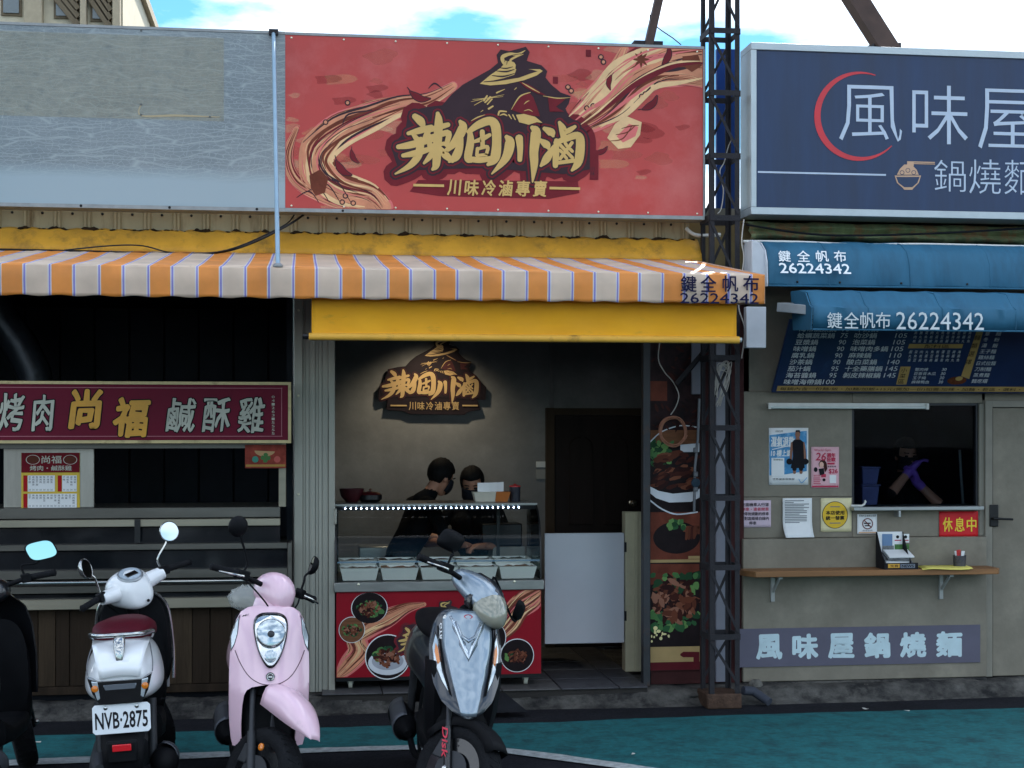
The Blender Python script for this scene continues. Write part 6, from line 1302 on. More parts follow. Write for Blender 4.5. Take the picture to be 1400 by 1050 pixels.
def bars(root, S, kind, col, stem, dz=0.0, left=None):
    S = S @ Matrix.Translation((0, 0, dz))
    for s_ in (-1, 1):
        a, b = Vector((s_ * .07, .30, 1.02)), Vector((s_ * .21, .275, 1.035)); e = Vector((s_ * .335, .225, 1.03))
        g = MB(S); g.tube([a, b, b.lerp(e, .15)], [.013, .013, .013], n=10); g.build('handlebar', blkp, root, smooth=40)
        d = (e - b).normalized(); pr = []
        for k in range(15): pr.append((.0165 + .0016 * (k % 2), .13 * k / 14))
        MB(S).lathe(b.lerp(e, .05), d, [(.019, -.004)] + pr + [(.020, .132), (.012, .138)], n=14).build('grip', rub, root, smooth=40)
        MB(S).obox(b - d * .018, d * .026, (0, .026, 0), (0, 0, .024)).build('switch_box', blkp, root, bevel=.006)
        MB(S).tube([b + Vector((-s_ * .01, .03, -.004)), b.lerp(e, .3) + Vector((0, .055, -.006)), b.lerp(e, .95) + Vector((0, .050, -.012))], [.007, .006, .0055], n=8).build('brake_lever', chrome if kind != 'black' else blkp, root, smooth=40)
        shape, rad_, hgt, out, turn = (left if left and s_ < 0 else stem + (.12,))
        q0 = b + Vector((-s_ * .02, .01, .02)); q3 = Vector((s_ * out, .25, hgt)); q1 = q0 + Vector((0, 0, .05)); q2 = q3 + Vector((-s_ * .035, .02, -.06))
        st = MB(S).tube(cat_([q0, q1, q2, q3 + Vector((0, .018, -.02))], 4), .0058, n=8); mt_ = chrome if kind == 'white' else blkp
        mr = st.build('mirror_stem', mt_, root, smooth=40)
        fc = Vector((-s_ * turn, -1, .06)).normalized(); rt = fc.cross(Vector((0, 0, 1))).normalized(); up = rt.cross(fc)
        hm = MB(S); gm = MB(S); rs = []; n = 28
        def outl(k, dy):
            pts = []
            for i in range(n):
                a_ = 2 * math.pi * i / n; c_, s2 = math.cos(a_), math.sin(a_)
                if shape == 'round': x_, z_ = rad_ * c_, rad_ * s2
                else: x_, z_ = rad_ * 1.25 * sgn(c_) * abs(c_) ** .6, rad_ * .85 * sgn(s2) * abs(s2) ** .6; x_ += .25 * z_ * s_
                pts.append(q3 + rt * x_ * k + up * z_ * k + fc * dy)
            return pts
        hm.rings([outl(.25, -.034), outl(.7, -.027), outl(.95, -.012), outl(1.0, 0), outl(.95, .004), outl(.91, .0015)])
        h = hm.build('mirror_housing', chrome if kind == 'white' else blkp, mr, smooth=50)
        gm.rings([outl(.905, .0018), outl(.904, .0028)]); gm.build('mirror_face', mirror_m, mr)
def chassis(root, S, kind, body, seatc, seat_z=.80):
    wheel(root, AXF, S, 'front_wheel', 'f'); wheel(root, AXR, None, 'rear_wheel', 'r', disc=False)
    for s_ in (-1, 1):
        top = Vector((s_ * .062, .47, .60)); bot = AXF + Vector((s_ * .068, -.01, .0)); k = bot.lerp(top, .5)
        MB(S).tube([bot - (top - bot).normalized() * .02, k], .021, n=12).build('fork_slider', blkg if kind != 'pink' else engm, root, smooth=40); MB(S).tube([k, top], .014, n=10)  .build('fork_tube', engm, root, smooth=40)
        MB(S).lathe(bot + Vector((s_ * .022, 0, 0)), (s_, 0, 0), [(.014, 0), (.014, .01), (.008, .014)], n=8).build('axle_nut', chrome, root)
    MB(S).tube([(0, .47, .58), (0, .36, .95)], .03, n=12).build('steering_stem', blkp, root, smooth=40)
    MB(S).obox(AXF + Vector((.052, -.095, .08)), (.018, 0, 0), (0, .03, 0), (0, .01, .045)).build('brake_caliper', engm, root, bevel=.006)
    MB().rings([se(.46, .33, .13, .05, 4), se(.30, .305, .155, .05, 4), se(.05, .305, .16, .05, 4), se(-.1, .34, .15, .08, 4)]).build('floorboard', blkp, root, smooth=40)
    MB().rings([se(.52, .36, .10, .09, 3), se(.45, .44, .15, .20, 3), se(.40, .55, .165, .26, 3), se(.37, .6, .16, .26, 3)]).build('inner_shield', blkp, root, smooth=50)
    # engine, drive case, exhaust
    MB().rings([se(-.02, .27, .11, .08, 3), se(-.2, .25, .12, .09, 3), se(-.4, .27, .10, .08, 3)]).build('engine', engm, root, smooth=50)
    MB().rings([se(-.18, .24, .045, .10, 2.6, cx=-.125), se(-.3, .24, .055, .105, 2.6, cx=-.13), se(-.5, .235, .055, .09, 2.6, cx=-.13), se(-.66, .235, .05, .10, 2.6, cx=-.125), se(-.73, .235, .03, .06, 2.6, cx=-.12)]).build('drive_case', engm, root, smooth=50)
    mf = MB(); mf.tube(cat_([(.10, .0, .16), (.135, -.2, .15), (.15, -.36, .22)], 4), .018, n=10); mf.lathe((.165, -.34, .235), (.03, -1, .12), [(.02, -.04), (.05, 0), (.066, .06), (.068, .34), (.055, .40), (.02, .42)], n=20); m1 = mf.build('exhaust', blkp, root, smooth=50)
    MB().rings([[Vector((.165 + .072 * math.cos(a), -.40 - dy, .245 + .012 * i + .072 * math.sin(a))) for a in [rad(-70 + 20 * j) for j in range(9)]] for i, dy in enumerate((0, .06, .14, .22, .28))], cap=False, closed=False).build('heat_shield', M('shield_grey', (96, 100, 108), .4, .4, var=.2), m1, smooth=50, solid=.004)
    for s_ in (-1, 1): MB().tube([(s_ * .12, -.62, .28), (s_ * .125, -.56, .56)], .022, n=10).build('shock_absorber', engm, root, smooth=40)
    MB().tube([(-.10, -.05, .20), (-.20, -.08, .012), (-.215, -.10, .010)], .011, n=8).build('side_stand', blkp, root, smooth=40)
    # seat
    hw = .155
    MB().rings([se(.08, seat_z - .01, .05, .03, 2.6), se(.04, seat_z + .005, .095, .05, 2.6), se(-.1, seat_z + .01, .125, .06, 2.6), se(-.25, seat_z + .012, hw, .062, 2.6), se(-.42, seat_z + .03, hw, .062, 2.6), se(-.58, seat_z + .035, hw * .92, .055, 2.6), se(-.66, seat_z + .03, hw * .7, .035, 2.6), se(-.69, seat_z + .028, hw * .4, .015, 2.6)]).build('seat', seatc, root, smooth=60, sub=1)
    # rear mudguard
    MB().rings([[(x, y, z) for x in (-hw2, -hw2 * .5, 0, hw2 * .5, hw2)] for hw2, y, z in ((.10, -.70, .56), (.10, -.84, .50), (.095, -.90, .40), (.085, -.93, .30))], cap=False, closed=False).build('mudguard', blkp, root, solid=.008, smooth=50)
def tail(root, mat, z0=.645, zt=0.0, name='rear_body'):
    return MB().rings([se(.06, .60, .10, .16, 2.8, .2), se(-.04, .62, .145, .165, 2.8, .2), se(-.2, z0, .185, .15, 2.8, .22), se(-.4, z0 + .005, .208, .148, 2.8, .25), se(-.58, z0 + .01, .212, .142, 2.8, .30), se(-.72, z0 + .012, .195, .132, 2.8, .34), se(-.82, z0 + .012, .168, .118, 2.8, .36), se(-.865, z0 + .01, .13, .098, 2.8, .36), se(-.878, z0 + .008, .09, .07, 2.8, .36)]).build(name, mat, root, smooth=70, sub=1)
def place(root, local, world, heading, lean):
    az = math.atan2(heading.x, heading.y); Rz = Matrix.Rotation(-az, 4, 'Z'); Rl = Matrix.Rotation(rad(-lean), 4, 'Y')   # lean to the rider's left
    R_ = Rz @ Rl; p = R_ @ Vector(local); loc = Vector(world) - p; loc.z = -.235 * 0
    root.matrix_world = Matrix.Translation(Vector((loc.x, loc.y, 0))) @ R_
def hd(r, f): return (RT * r + FW * f).normalized()
def paint(name, rgb, coat=.8, metal=0.0, rough=.3): return M(name, rgb, rough, metal, var=.06, scale=3, coat=coat, dirt=tuple(int(v * .8) for v in rgb), dscale=6, dmin=.62, dmax=.8)

# ---- white scooter seen from behind
def white_scooter():
    r = thing('scooter', 'white retro scooter with maroon seat and licence plate, seen from behind', 'scooter', (0, 0, 0), group='parked scooters'); S = steer(36)
    wp = paint('pearl_white', (232, 235, 237)); mar = M('seat_maroon', (78, 16, 30), .55, var=.15, bump=.1, bscale=80)
    T = Matrix.Translation((0, 0, .055)); chassis(r, S, 'white', wp, mar, .85); bars(r, S, 'white', wp, ('round', .056, 1.225, .29), 0, ('round', .056, 1.21, .235, .75))
    tb = tail(r, wp, .70)
    # raised centre panel of the tail
    rows = []
    for y, z, hw in ((-.62, .805, .135), (-.72, .795, .13), (-.80, .77, .118), (-.845, .74, .108), (-.872, .705, .098), (-.884, .66, .09)):
        rows.append([(hw * t, y - .006 * (1 - t * t), z + .012 * (1 - t * t)) for t in (-1, -.8, -.5, -.2, 0, .2, .5, .8, 1)])
    MB(T).grid(rows).build('tail_panel', wp, r, smooth=60, solid=.008)
    # lamp cluster
    cl = MB(T).prism([(-.145, .672), (-.10, .652), (.10, .652), (.145, .676), (.125, .60), (.095, .548), (.06, .545), (-.06, .545), (-.095, .548), (-.125, .60)], (0, -.835, 0), (1, 0, 0), (0, 0, 1), (0, -.062, 0)).build('tail_lamp', blkg, r, bevel=.006)
    MB(T).prism([(-.075, .636), (.075, .636), (.068, .612), (-.068, .612)], (0, -.897, 0), (1, 0, 0), (0, 0, 1), (0, -.006, 0)).build('lens', M('smoked_lens', (120, 128, 136), .1, .3, var=.2, coat=1), cl, bevel=.003)
    for s_ in (-1, 1):
        ind = MB(T).prism([(s_ * .128, .658), (s_ * .099, .652), (s_ * .090, .575), (s_ * .103, .566)], (0, -.896, 0), (1, 0, 0), (0, 0, 1), (0, -.008, 0)).build('indicator', clear_l, cl, bevel=.004)
        MB(T).lathe((s_ * .112, -.905, .622), (0, -1, 0), [(.016, 0), (.014, .004), (.004, .007)], n=12).build('bulb', amber, ind, smooth=40)
    MB(T).tube(cat_([(-.135, -.50, .80), (-.145, -.62, .835), (-.10, -.76, .845), (0, -.80, .848), (.10, -.76, .845), (.145, -.62, .835), (.135, -.50, .80)], 5), .011, n=10).build('grab_rail', chrome, r, smooth=40)
    MB(T).rings([se(-.76, .83, .026, .02, 3), se(-.82, .815, .028, .024, 3), se(-.85, .785, .024, .028, 3), se(-.868, .755, .016, .02, 3)]).build('tail_ornament', chrome, r, smooth=50)
    # plate
    pl = MB(); pts = []
    for (cx, cz, a0) in ((.118, .475, 0), (.118, .598 - .02, 90), (-.118, .578, 180), (-.118, .475, 270)):
        for k in range(4): a = rad(a0 - 90 + 30 * k); pts.append((cx + .012 * math.cos(a), cz + .012 * math.sin(a)))
    pts = [(-.118, .463), (.118, .463), (.13, .475), (.13, .585), (.118, .597), (-.118, .597), (-.13, .585), (-.13, .475)]
    pts = [(x, z + .005) for x, z in pts]; tz = rad(12); vz = Vector((0, .12, 1)).normalized(); po = Vector((0, -.955, 0))
    plate_ = MB().prism(pts, po, (1, 0, 0), vz, (0, .004, 0)).build('licence_plate', M('plate_white', (224, 230, 234), .4, var=.05), r, bevel=.002)
    vs, fs, _ = text_geom('NVB·2875', 0.018); tm = MB(); tm.add([po + Vector((-.118 + .236 * a, -.0015, 0)) + vz * (.490 + .078 * b) for a, b in vs], fs); tm.build('plate_number', ink2, plate_, recalc=False)
    for xx in (-.07, .07): MB().lathe(po + Vector((xx, -.001, 0)) + vz * .587, (0, -1, 0), [(.010, 0), (.009, .003), (.003, .005)], n=10).build('plate_bolt', chrome, plate_, smooth=40)
    MB().obox((0, -.945, .39), (.07, 0, 0), (0, .012, .002), (0, 0, .05)).build('plate_hanger', blkp, r, bevel=.01)
    MB().obox((0, -.962, .41), (.042, 0, 0), (0, .006, 0), (0, 0, .0155)).build('reflector', redl2, r, bevel=.003)
    # script badge on both flanks
    for s_ in (-1, 1):
        vs, fs, _ = text_geom('Many' if False else 'Svip', .01, .3); bm_ = MB(); bm_.add([(s_ * .190 + (.034 * (a - .5)) * 1, -.775 + s_ * .0 - .012 * (1 if s_ * (a - .5) < 0 else .3), .585 + .012 * b) for a, b in vs], fs); bm_.build('badge', ink2, r, recalc=False)
    gap = M('panel_gap_grey', (110, 112, 116), .6)
    for s_ in (-1, 1):
        MB(T).tube(cat_([(s_ * .128, -.66, .80), (s_ * .140, -.76, .765), (s_ * .148, -.83, .72), (s_ * .146, -.858, .68)], 5), .003, n=5).build('panel_gap', gap, r)
        MB(S).tube(cat_([(s_ * .19, .29, 1.03), (s_ * .15, .34, .98), (s_ * .08, .38, .90)], 5), .005, n=6).build('brake_cable', blkp, r, smooth=40)
    # leg shield rim and headset
    rim = [(-.20, .40, .50), (-.205, .43, .66), (-.195, .42, .82), (-.17, .40, .92), (-.10, .37, .985), (0, .36, .995), (.10, .37, .985), (.17, .40, .92), (.195, .42, .82), (.205, .43, .66), (.20, .40, .50)]
    MB().tube(cat_(rim, 4), .009, n=8).build('shield_rim', chrome, r, smooth=40)
    b_ = MB(); shell(b_, [(.45, -.175, .175, .50, .06), (.66, -.185, .185, .50, .06), (.82, -.175, .175, .49, .06), (.92, -.15, .15, .46, .05), (.985, -.08, .08, .43, .03)]); b_.build('leg_shield', wp, r, smooth=50)
    MB().rings([se(.385, .715, .19, .27, 3.2, .12), se(.42, .715, .207, .285, 3.2, .12)]).build('glovebox_wall', blkp, r, smooth=50)
    hs = MB(S).rings([se(.215, .985, .05, .055, 2.4), se(.225, .985, .075, .085, 2.4), se(.27, 1.0, .105, .105, 2.4), se(.33, 1.015, .125, .105, 2.3), se(.40, 1.01, .115, .095, 2.3), se(.45, 1.0, .08, .07, 2.3), se(.47, .99, .04, .04, 2.3)]).build('headset', wp, r, smooth=70, sub=1)
    for s_ in (-1, 1): MB(S).lathe((s_ * .09, .30, 1.015), (s_, -.15, .1), [(.046, 0), (.040, .06), (.034, .105), (.02, .106)], n=18).build('headset_arm', wp, r, smooth=50)
    nd = Vector((0, -.45, .9)).normalized(); dc_ = Vector((0, .275, 1.085))
    di = MB(S).lathe(dc_, nd, [(.066, -.012), (.070, 0), (.066, .007), (.058, .008)], n=28).build('instrument_ring', M('silver_trim', (170, 176, 182), .3, .5), r, smooth=40)
    MB(S).lathe(dc_ + nd * .008, nd, [(.058, 0), (.057, .002), (.001, .006)], n=28).build('dial', M('dial_pale', (176, 190, 202), .25, var=.2, scale=20), di, smooth=40)
    MB(S).obox(dc_ + nd * .013 + Vector((0, -.012, -.006)), (.034, 0, 0), Vector((0, .9, .45)) * .018, nd * .003).build('lcd', blkg, di, bevel=.003)
    MB(S).lathe((.02, .213, .93), (0, -1, 0), [(.008, 0), (.008, .004), (.003, .006)], n=10).build('screw', blkp, r)
    place(r, (0, -.955, .535), PD(165, 984, 7.0), hd(-.19, .982), 2.5)
    return r
white_scooter()

# ---- pink scooter facing the street
def pink_scooter():
    r = thing('scooter', 'pale pink scooter with round mirrors and drop shaped headlight', 'scooter', (0, 0, 0), group='parked scooters'); S = steer(40)
    pp_ = paint('pale_pink', (228, 192, 206)); chassis(r, S, 'pink', pp_, M('seat_dark', (24, 22, 25), .6, spec=.3)); bars(r, S, 'pink', pp_, ('round', .052, 1.25, .285), .065, ('round', .050, 1.19, .235, 1.6)); tail(r, pp_, .67)
    yk = [(.30, .545), (.42, .575), (.615, .585), (.68, .565), (.78, .535), (.88, .50), (.95, .47), (.99, .445), (1.01, .425)]
    def ym(z):
        for a, b in zip(yk[:-1], yk[1:]):
            if a[0] <= z <= b[0]: return a[1] + (b[1] - a[1]) * (z - a[0]) / (b[0] - a[0])
        return yk[0][1] if z < .3 else yk[-1][1]
    for s_ in (-1, 1):
        keys = [(1.01, 0, .07), (1.0, 0, .11), (.98, 0, .14), (.94, 0, .162), (.88, 0, .178), (.80, 0, .187), (.72, 0, .190), (.655, 0, .190), (.648, .05, .190), (.64, .085, .190), (.625, .108, .190), (.60, .120, .190), (.55, .127, .189), (.46, .130, .184), (.39, .126, .176), (.352, .138, .166)]
        m_ = MB(); rg = []
        for z, xi, xo in keys:
            f, b = [], []
            for i in range(11):
                x = xi + (xo - xi) * i / 10; y = ym(z) - .105 * (x / .19) ** 2.2; f.append((s_ * x, y, z)); b.append((s_ * (x * .97 + .001), y - .014 - (.05 * (i / 10) if z < .64 else 0), z))
            rg.append(f + list(reversed(b)))
        m_.rings(rg); m_.build('front_panel', pp_, r, smooth=60)
        # side indicators
        mi = MB(); q = []
        for (x, z) in ((.150, .955), (.172, .91), (.186, .86), (.183, .80), (.168, .83), (.156, .88)): q.append((x, z))
        g_ = MB(); A = [(s_ * x, ym(z) - .105 * (x / .19) ** 2.2 + .006, z) for x, z in q]; B = [(a, y - .03, z) for a, y, z in A]; n = len(A); cxx = sum(a[0] for a in A) / n; czz = sum(a[2] for a in A) / n; A2 = [(cxx + (a - cxx) * 1.22, y - .003, czz + (z - czz) * 1.12) for a, y, z in A]; MB().add(A2 + [(a, y - .02, z) for a, y, z in A2], [tuple(range(n)), tuple(range(2 * n - 1, n - 1, -1))] + [(i, (i + 1) % n, (i + 1) % n + n, i + n) for i in range(n)]).build('indicator_rim', blkg, r)
        g_.add(A + B, [tuple(range(n)), tuple(range(2 * n - 1, n - 1, -1))] + [(i, (i + 1) % n, (i + 1) % n + n, i + n) for i in range(n)]); g_.build('front_indicator', clear_l, r, bevel=.004)
    # headlamp: rim, bowl, lens and pilot lamp, following the slope of the panel
    def ydp(z): return ym(z) + .002
    outl = [(0, .975), (.04, .972), (.068, .955), (.078, .92), (.074, .875), (.06, .82), (.038, .77), (.015, .742), (0, .738)]; outl = [tuple(p[:2]) for p in cat_([(x, z, 0) for x, z in [(-.04, .972)] + outl + [(-.015, .742)]], 3)][3:-3]; outl = outl + [(-x, z) for x, z in reversed(outl[1:-1])]
    def pw(k, dy): return [(x * k, ydp(.855 + (z - .855) * k) + dy - .10 * (x * k / .188) ** 2, .855 + (z - .855) * k) for x, z in outl]
    hl = MB().rings([pw(1.06, -.02), pw(1.06, .012), pw(1.0, .018), pw(.96, .010), pw(.955, -.01)]).build('headlamp', blkg, r, smooth=40)
    MB().rings([pw(.955, .003), pw(.954, .009)]).build('bowl', refl, hl)
    nn = Vector((0, .93, .37)).normalized()
    MB().lathe((0, ydp(.89) + .002, .89), nn, [(.066, .006), (.064, .014), (.045, .020), (.001, .024)], n=28).build('lamp_lens', clear_l, hl, smooth=40); MB().lathe((0, ydp(.89) + .012, .89), nn, [(.066, 0), (.070, .002), (.066, .006), (.062, .002)], n=28).build('lamp_ring', chrome, hl, smooth=40)
    MB().lathe((0, ydp(.89) + .026, .888), nn, [(.018, 0), (.012, .006), (.001, .008)], n=14).build('bulb_shield', engm, hl, smooth=40)
    MB().lathe((0, ydp(.785) + .008, .785), nn, [(.028, .004), (.028, .012), (.018, .018), (.001, .02)], n=20).build('pilot_lamp', clear_l, hl, smooth=40)
    MB().lathe((0, ydp(.69) - .001, .69), nn, [(.021, 0), (.021, .004), (.018, .005)], n=20).build('badge', blkg, r, smooth=40); MB().lathe((0, ydp(.69) + .003, .69), nn, [(.016, 0), (.017, .002), (.014, .003), (.013, .001)], n=20).build('badge_ring', chrome, r, smooth=40); MB().obox((0, ydp(.69) + .005, .69), (.009, 0, 0), nn * .0015, (0, -.001, .003)).build('badge_bar', chrome, r)
    gap = M('panel_gap', (96, 72, 82), .6)
    for s_ in (-1, 1):
        cv = cat_([(s_ * x, ym(z) - .105 * (abs(x) / .19) ** 2.2 + .0005, z) for x, z in ((.165, .80), (.14, .745), (.10, .69), (.05, .66), (0, .652))], 5); MB().tube(cv, .0022, n=5).build('panel_gap', gap, r)
        MB(S).tube(cat_([(s_ * .19, .29, 1.09), (s_ * .13, .36, 1.04), (s_ * .06, .40, .98), (s_ * .03, .38, .90)], 5), .0045, n=6).build('brake_cable', blkp, r, smooth=40)
    # fender, steered with the wheel
    m_ = MB(S); rg = []
    for k in range(15):
        t = k / 14; bz = lambda a, b, c: a * (1 - t) ** 2 + 2 * b * t * (1 - t) + c * t * t
        Tt = Vector((0, bz(-.08, .14, .265), bz(.42, .435, .245))); Bt = Vector((0, -.08 + .347 * t, .315 - .073 * t)); hw = .084 * (1 - .15 * t if t < .5 else .925 - .62 * ((t - .5) / .5) ** 1.7)
        q = lambda x, f: AXF + Tt.lerp(Bt, f) + Vector((x * hw, 0, 0))
        rg.append([q(-1, 1), q(-1.02, .6), q(-.97, .25), q(-.75, .07), q(-.4, -.02), q(0, -.05), q(.4, -.02), q(.75, .07), q(.97, .25), q(1.02, .6), q(1, 1)])
    m_.rings(rg, cap=False, closed=False); m_.build('front_fender', pp_, r, smooth=60, solid=.005)
    MB(S).lathe(AXF + Vector((.082, .02, .135)), (1, 0, .0), [(.018, 0), (.017, .006), (.010, .010)], n=16).build('side_reflector', amber, r, smooth=40)
    MB(S).rings([se(.20, 1.07, .045, .05, 2.3), se(.25, 1.075, .072, .078, 2.3), se(.31, 1.08, .080, .09, 2.3), se(.37, 1.075, .076, .088, 2.2), se(.42, 1.06, .058, .07, 2.2), se(.445, 1.05, .025, .035, 2.2)]).build('headset', pp_, r, smooth=70, sub=1)
    MB(S).rings([se(.27, .99, .06, .06, 2.6), se(.34, .985, .075, .06, 2.6), se(.40, .975, .05, .04, 2.6)]).build('headset_skirt', pp_, r, smooth=60)
    vs, fs, _ = text_geom('Mii', .01, .3); t_ = MB(); t_.add([(.135 - .032 * a, ym(.965) - .105 * ((.135 - .032 * a) / .19) ** 2.2 + .004, .955 + .008 * b + .012 * a) for a, b in vs], fs); t_.build('badge_script', engm, r, recalc=False)
    place(r, (0, .53, .80), PD(370, 892, 7.3), hd(.2, -.98), 1.5)
    # clear plastic bag hooked behind the bar
    bag = thing('plastic_bag', 'crumpled clear plastic bag hanging behind the pink scooter handlebar', 'bag', PD(338, 828, 8.0)); bm_ = MB(); rg = []
    for i in range(9):
        t = i / 8; c = PD(342 - 3 * t, 800 + 32 * t, 8.0); R_ = .012 + .075 * math.sin(math.pi * min(1, t * .75 + .1)); rg.append([c + Vector((R_ * 1.25 * math.cos(a) * (1 + .25 * noise2(a * 2, i)), R_ * .7 * math.sin(a), .012 * noise2(a * 3, i * 1.3))) for a in [2 * math.pi * k / 16 for k in range(16)]])
    bm_.rings(rg); bm_.build('film', M('bag_film', (196, 200, 196), .25, var=.1, alpha=.45, coat=.5), bag, smooth=80)
pink_scooter()

# ---- silver scooter facing the street
def silver_scooter():
    r = thing('scooter', 'silver grey sports scooter with pointed nose parked before the deli counter', 'scooter', (0, 0, 0), group='parked scooters'); S = steer(46)
    sv = paint('silver_blue', (150, 166, 178), .8, .55, .32); dkv = paint('slate_grey', (44, 50, 58), .7, .5, .35); chassis(r, S, 'silver', sv, M('seat_dark', (24, 22, 25), .6, spec=.3)); bars(r, S, 'silver', sv, ('rect', .062, 1.17, .20), .085, ('rect', .062, 1.02, .50, .5)); tail(r, dkv, .66)
    prof = [(.50, -.02, .02, .69, .005), (.525, -.075, .075, .685, .03), (.57, -.125, .125, .66, .06), (.64, -.158, .158, .615, .085), (.73, -.175, .175, .565, .10), (.83, -.178, .178, .515, .10), (.91, -.160, .160, .475, .085), (.965, -.13, .13, .445, .06), (.985, -.09, .09, .43, .04)]
    b_ = MB(); shell(b_, prof, nz=30, nx=20, thick=.02); b_.build('front_panel', dkv, r, smooth=60)
    def yp(x, z):
        for a, b in zip(prof[:-1], prof[1:]):
            if a[0] <= z <= b[0]:
                q = (z - a[0]) / (b[0] - a[0]); q = q * q * (3 - 2 * q) * .5 + q * .5; hw = a[2] + (b[2] - a[2]) * q; ym = a[3] + (b[3] - a[3]) * q; bu = a[4] + (b[4] - a[4]) * q; return ym - bu * abs(x / max(hw, .02)) ** 2
        return .45
    def patch(name, pts, mat, dy=.006, th=.012, par=r, bev=.0):
        n = len(pts); A = [(x, yp(x, z) + dy, z) for x, z in pts]; B = [(x, yp(x, z) + dy - th, z) for x, z in pts]; tri = tessellate_polygon([[Vector((x, z, 0)) for x, z in pts]])
        m_ = MB(); m_.add(A + B, [tuple(t) for t in tri] + [tuple(reversed([k + n for k in t])) for t in tri] + [(i, (i + 1) % n, (i + 1) % n + n, i + n) for i in range(n)]); return m_.build(name, mat, par, bevel=bev)
    # bright centre panel as a fitted grid
    rows = []
    for k in range(25):
        z = .512 + (.978 - .512) * k / 24; hw = .035 + (.118 - .035) * min(1, (z - .512) / .30) if z < .93 else .118 - .04 * ((z - .93) / .048) ** 2; rows.append([(hw * t, yp(hw * t, z) + .010 - .004 * t * t, z) for t in (-1, -.85, -.6, -.3, 0, .3, .6, .85, 1)])
    MB().grid(rows).build('nose_panel', sv, r, smooth=60, solid=.01)
    def ribbon(name, pts, mat, w, dy):
        rg = []
        for i, (x, z) in enumerate(pts):
            a = pts[max(i - 1, 0)]; b = pts[min(i + 1, len(pts) - 1)]; dx, dz = b[0] - a[0], b[1] - a[1]; n = math.hypot(dx, dz); ww = w * (1 if 0 < i < len(pts) - 1 else .35)
            px_, pz = -dz / n * ww, dx / n * ww; rg.append([(x + px_, yp(x + px_, z + pz) + dy, z + pz), (x, yp(x, z) + dy + .008, z), (x - px_, yp(x - px_, z - pz) + dy, z - pz)])
        m_ = MB(); m_.rings(rg, cap=False, closed=False); return m_.build(name, mat, r, smooth=30, solid=.004)
    v1 = [(-.085, .95), (-.06, .90), (-.03, .83), (0, .765), (.03, .83), (.06, .90), (.085, .95)]
    ribbon('chevron', v1, M('silver_bright', (190, 200, 208), .22, .8, var=.1), .016, .012); v2 = [(-.06, .93), (-.035, .865), (0, .845), (.035, .865), (.06, .93)]; ribbon('chevron', v2, M('silver_bright', (190, 200, 208), .22, .8), .008, .014)
    patch('air_slot', [(-.03, .858), (0, .836), (.03, .858), (0, .85)], blkg, .018)
    patch('badge', [(.022 * math.cos(a) , .955 + .010 * math.sin(a)) for a in [k * math.pi / 8 for k in range(16)]], M('badge_red', (176, 40, 62), .3, coat=.5), .016, .006)
    MB().lathe((.105, yp(.105, .94) + .006, .94), (.2, 1, .3), [(.014, 0), (.013, .005), (.004, .007)], n=16).build('bolt_cap', chrome, r, smooth=40)
    for s_ in (-1, 1):
        pts = [(s_ * .150, .86), (s_ * .163, .80), (s_ * .158, .74), (s_ * .125, .66), (s_ * .092, .61), (s_ * .100, .66), (s_ * .122, .74), (s_ * .135, .82)]
        cxx = sum(p[0] for p in pts) / 8; czz = sum(p[1] for p in pts) / 8; patch('indicator_rim', [(cxx + (x - cxx) * 1.2, czz + (z - czz) * 1.1) for x, z in pts], blkg, .0055, .012)
        ind = patch('front_indicator', pts, clear_l, .008, .014, bev=.003); patch('bulb', [(s_ * .150, .82), (s_ * .154, .78), (s_ * .142, .72), (s_ * .130, .74), (s_ * .14, .80)], amber, .0095, .004, ind)
        ribbon('trim_strip', [(s_ * .085, .60), (s_ * .115, .70), (s_ * .132, .80), (s_ * .142, .90)], blkg, .005, .010)
        # lower black side panels
        b2 = MB(); shell_k = [(.34, .10, .15, .42, 0), (.5, .11, .175, .47, 0), (.62, .12, .178, .50, 0), (.74, .15, .182, .48, 0)]
        rg = []
        for z, xi, xo, y, _ in lerp_rows(shell_k, 8): rg.append([(s_ * xi, y + .03, z), (s_ * (xi + xo) / 2, y + .03, z), (s_ * xo, y - .02, z), (s_ * xo, y - .14, z), (s_ * xi, y - .14, z)])
        b2.rings(rg); b2.build('side_fairing', blkp, r, smooth=40)
    vs, fs, _ = text_geom('GTR', .02, .2); t_ = MB(); t_.add([(.128 - .0 * a + .012 * (b - .5) , yp(.125, .90 - .07 * a) + .006, .915 - .075 * a) for a, b in vs], fs); t_.build('badge_script', whp, r, recalc=False)
    S2 = S @ Matrix.Translation((-.035, -.01, .085))
    # headset with lamp, steered
    MB(S2).rings([se(.215, 1.035, .07, .035, 2.6), se(.25, 1.03, .125, .055, 2.6), se(.33, 1.01, .135, .075, 2.6, .2), se(.41, .985, .125, .085, 2.4, .25), se(.47, .96, .10, .085, 2.3, .3), se(.515, .935, .065, .065, 2.2, .3), se(.54, .92, .025, .03, 2.2)]).build('headset', sv, r, smooth=70, sub=1)
    MB(S2).rings([se(.375, .962, .122, .088, 2.2, .25), se(.40, .96, .127, .090, 2.2, .25), se(.415, .957, .123, .090, 2.2, .25)]).build('lamp_rim', blkg, r, smooth=70)
    hl = MB(S2).rings([se(.40, .958, .118, .084, 2.2, .25), se(.46, .944, .112, .094, 2.2, .3), se(.515, .925, .088, .083, 2.2, .3), se(.55, .905, .052, .05, 2.2, .2), se(.562, .90, .016, .016, 2.2)]).build('headlamp', M('amber_clear_lens', (150, 150, 134), .22, 0, var=.05, scale=9, coat=1.0), r, smooth=70, sub=1)
    MB(S2).rings([se(.36, .875, .10, .045, 2.4), se(.43, .86, .085, .035, 2.4), se(.48, .85, .05, .02, 2.4)]).build('lamp_surround', blkp, r, smooth=60)
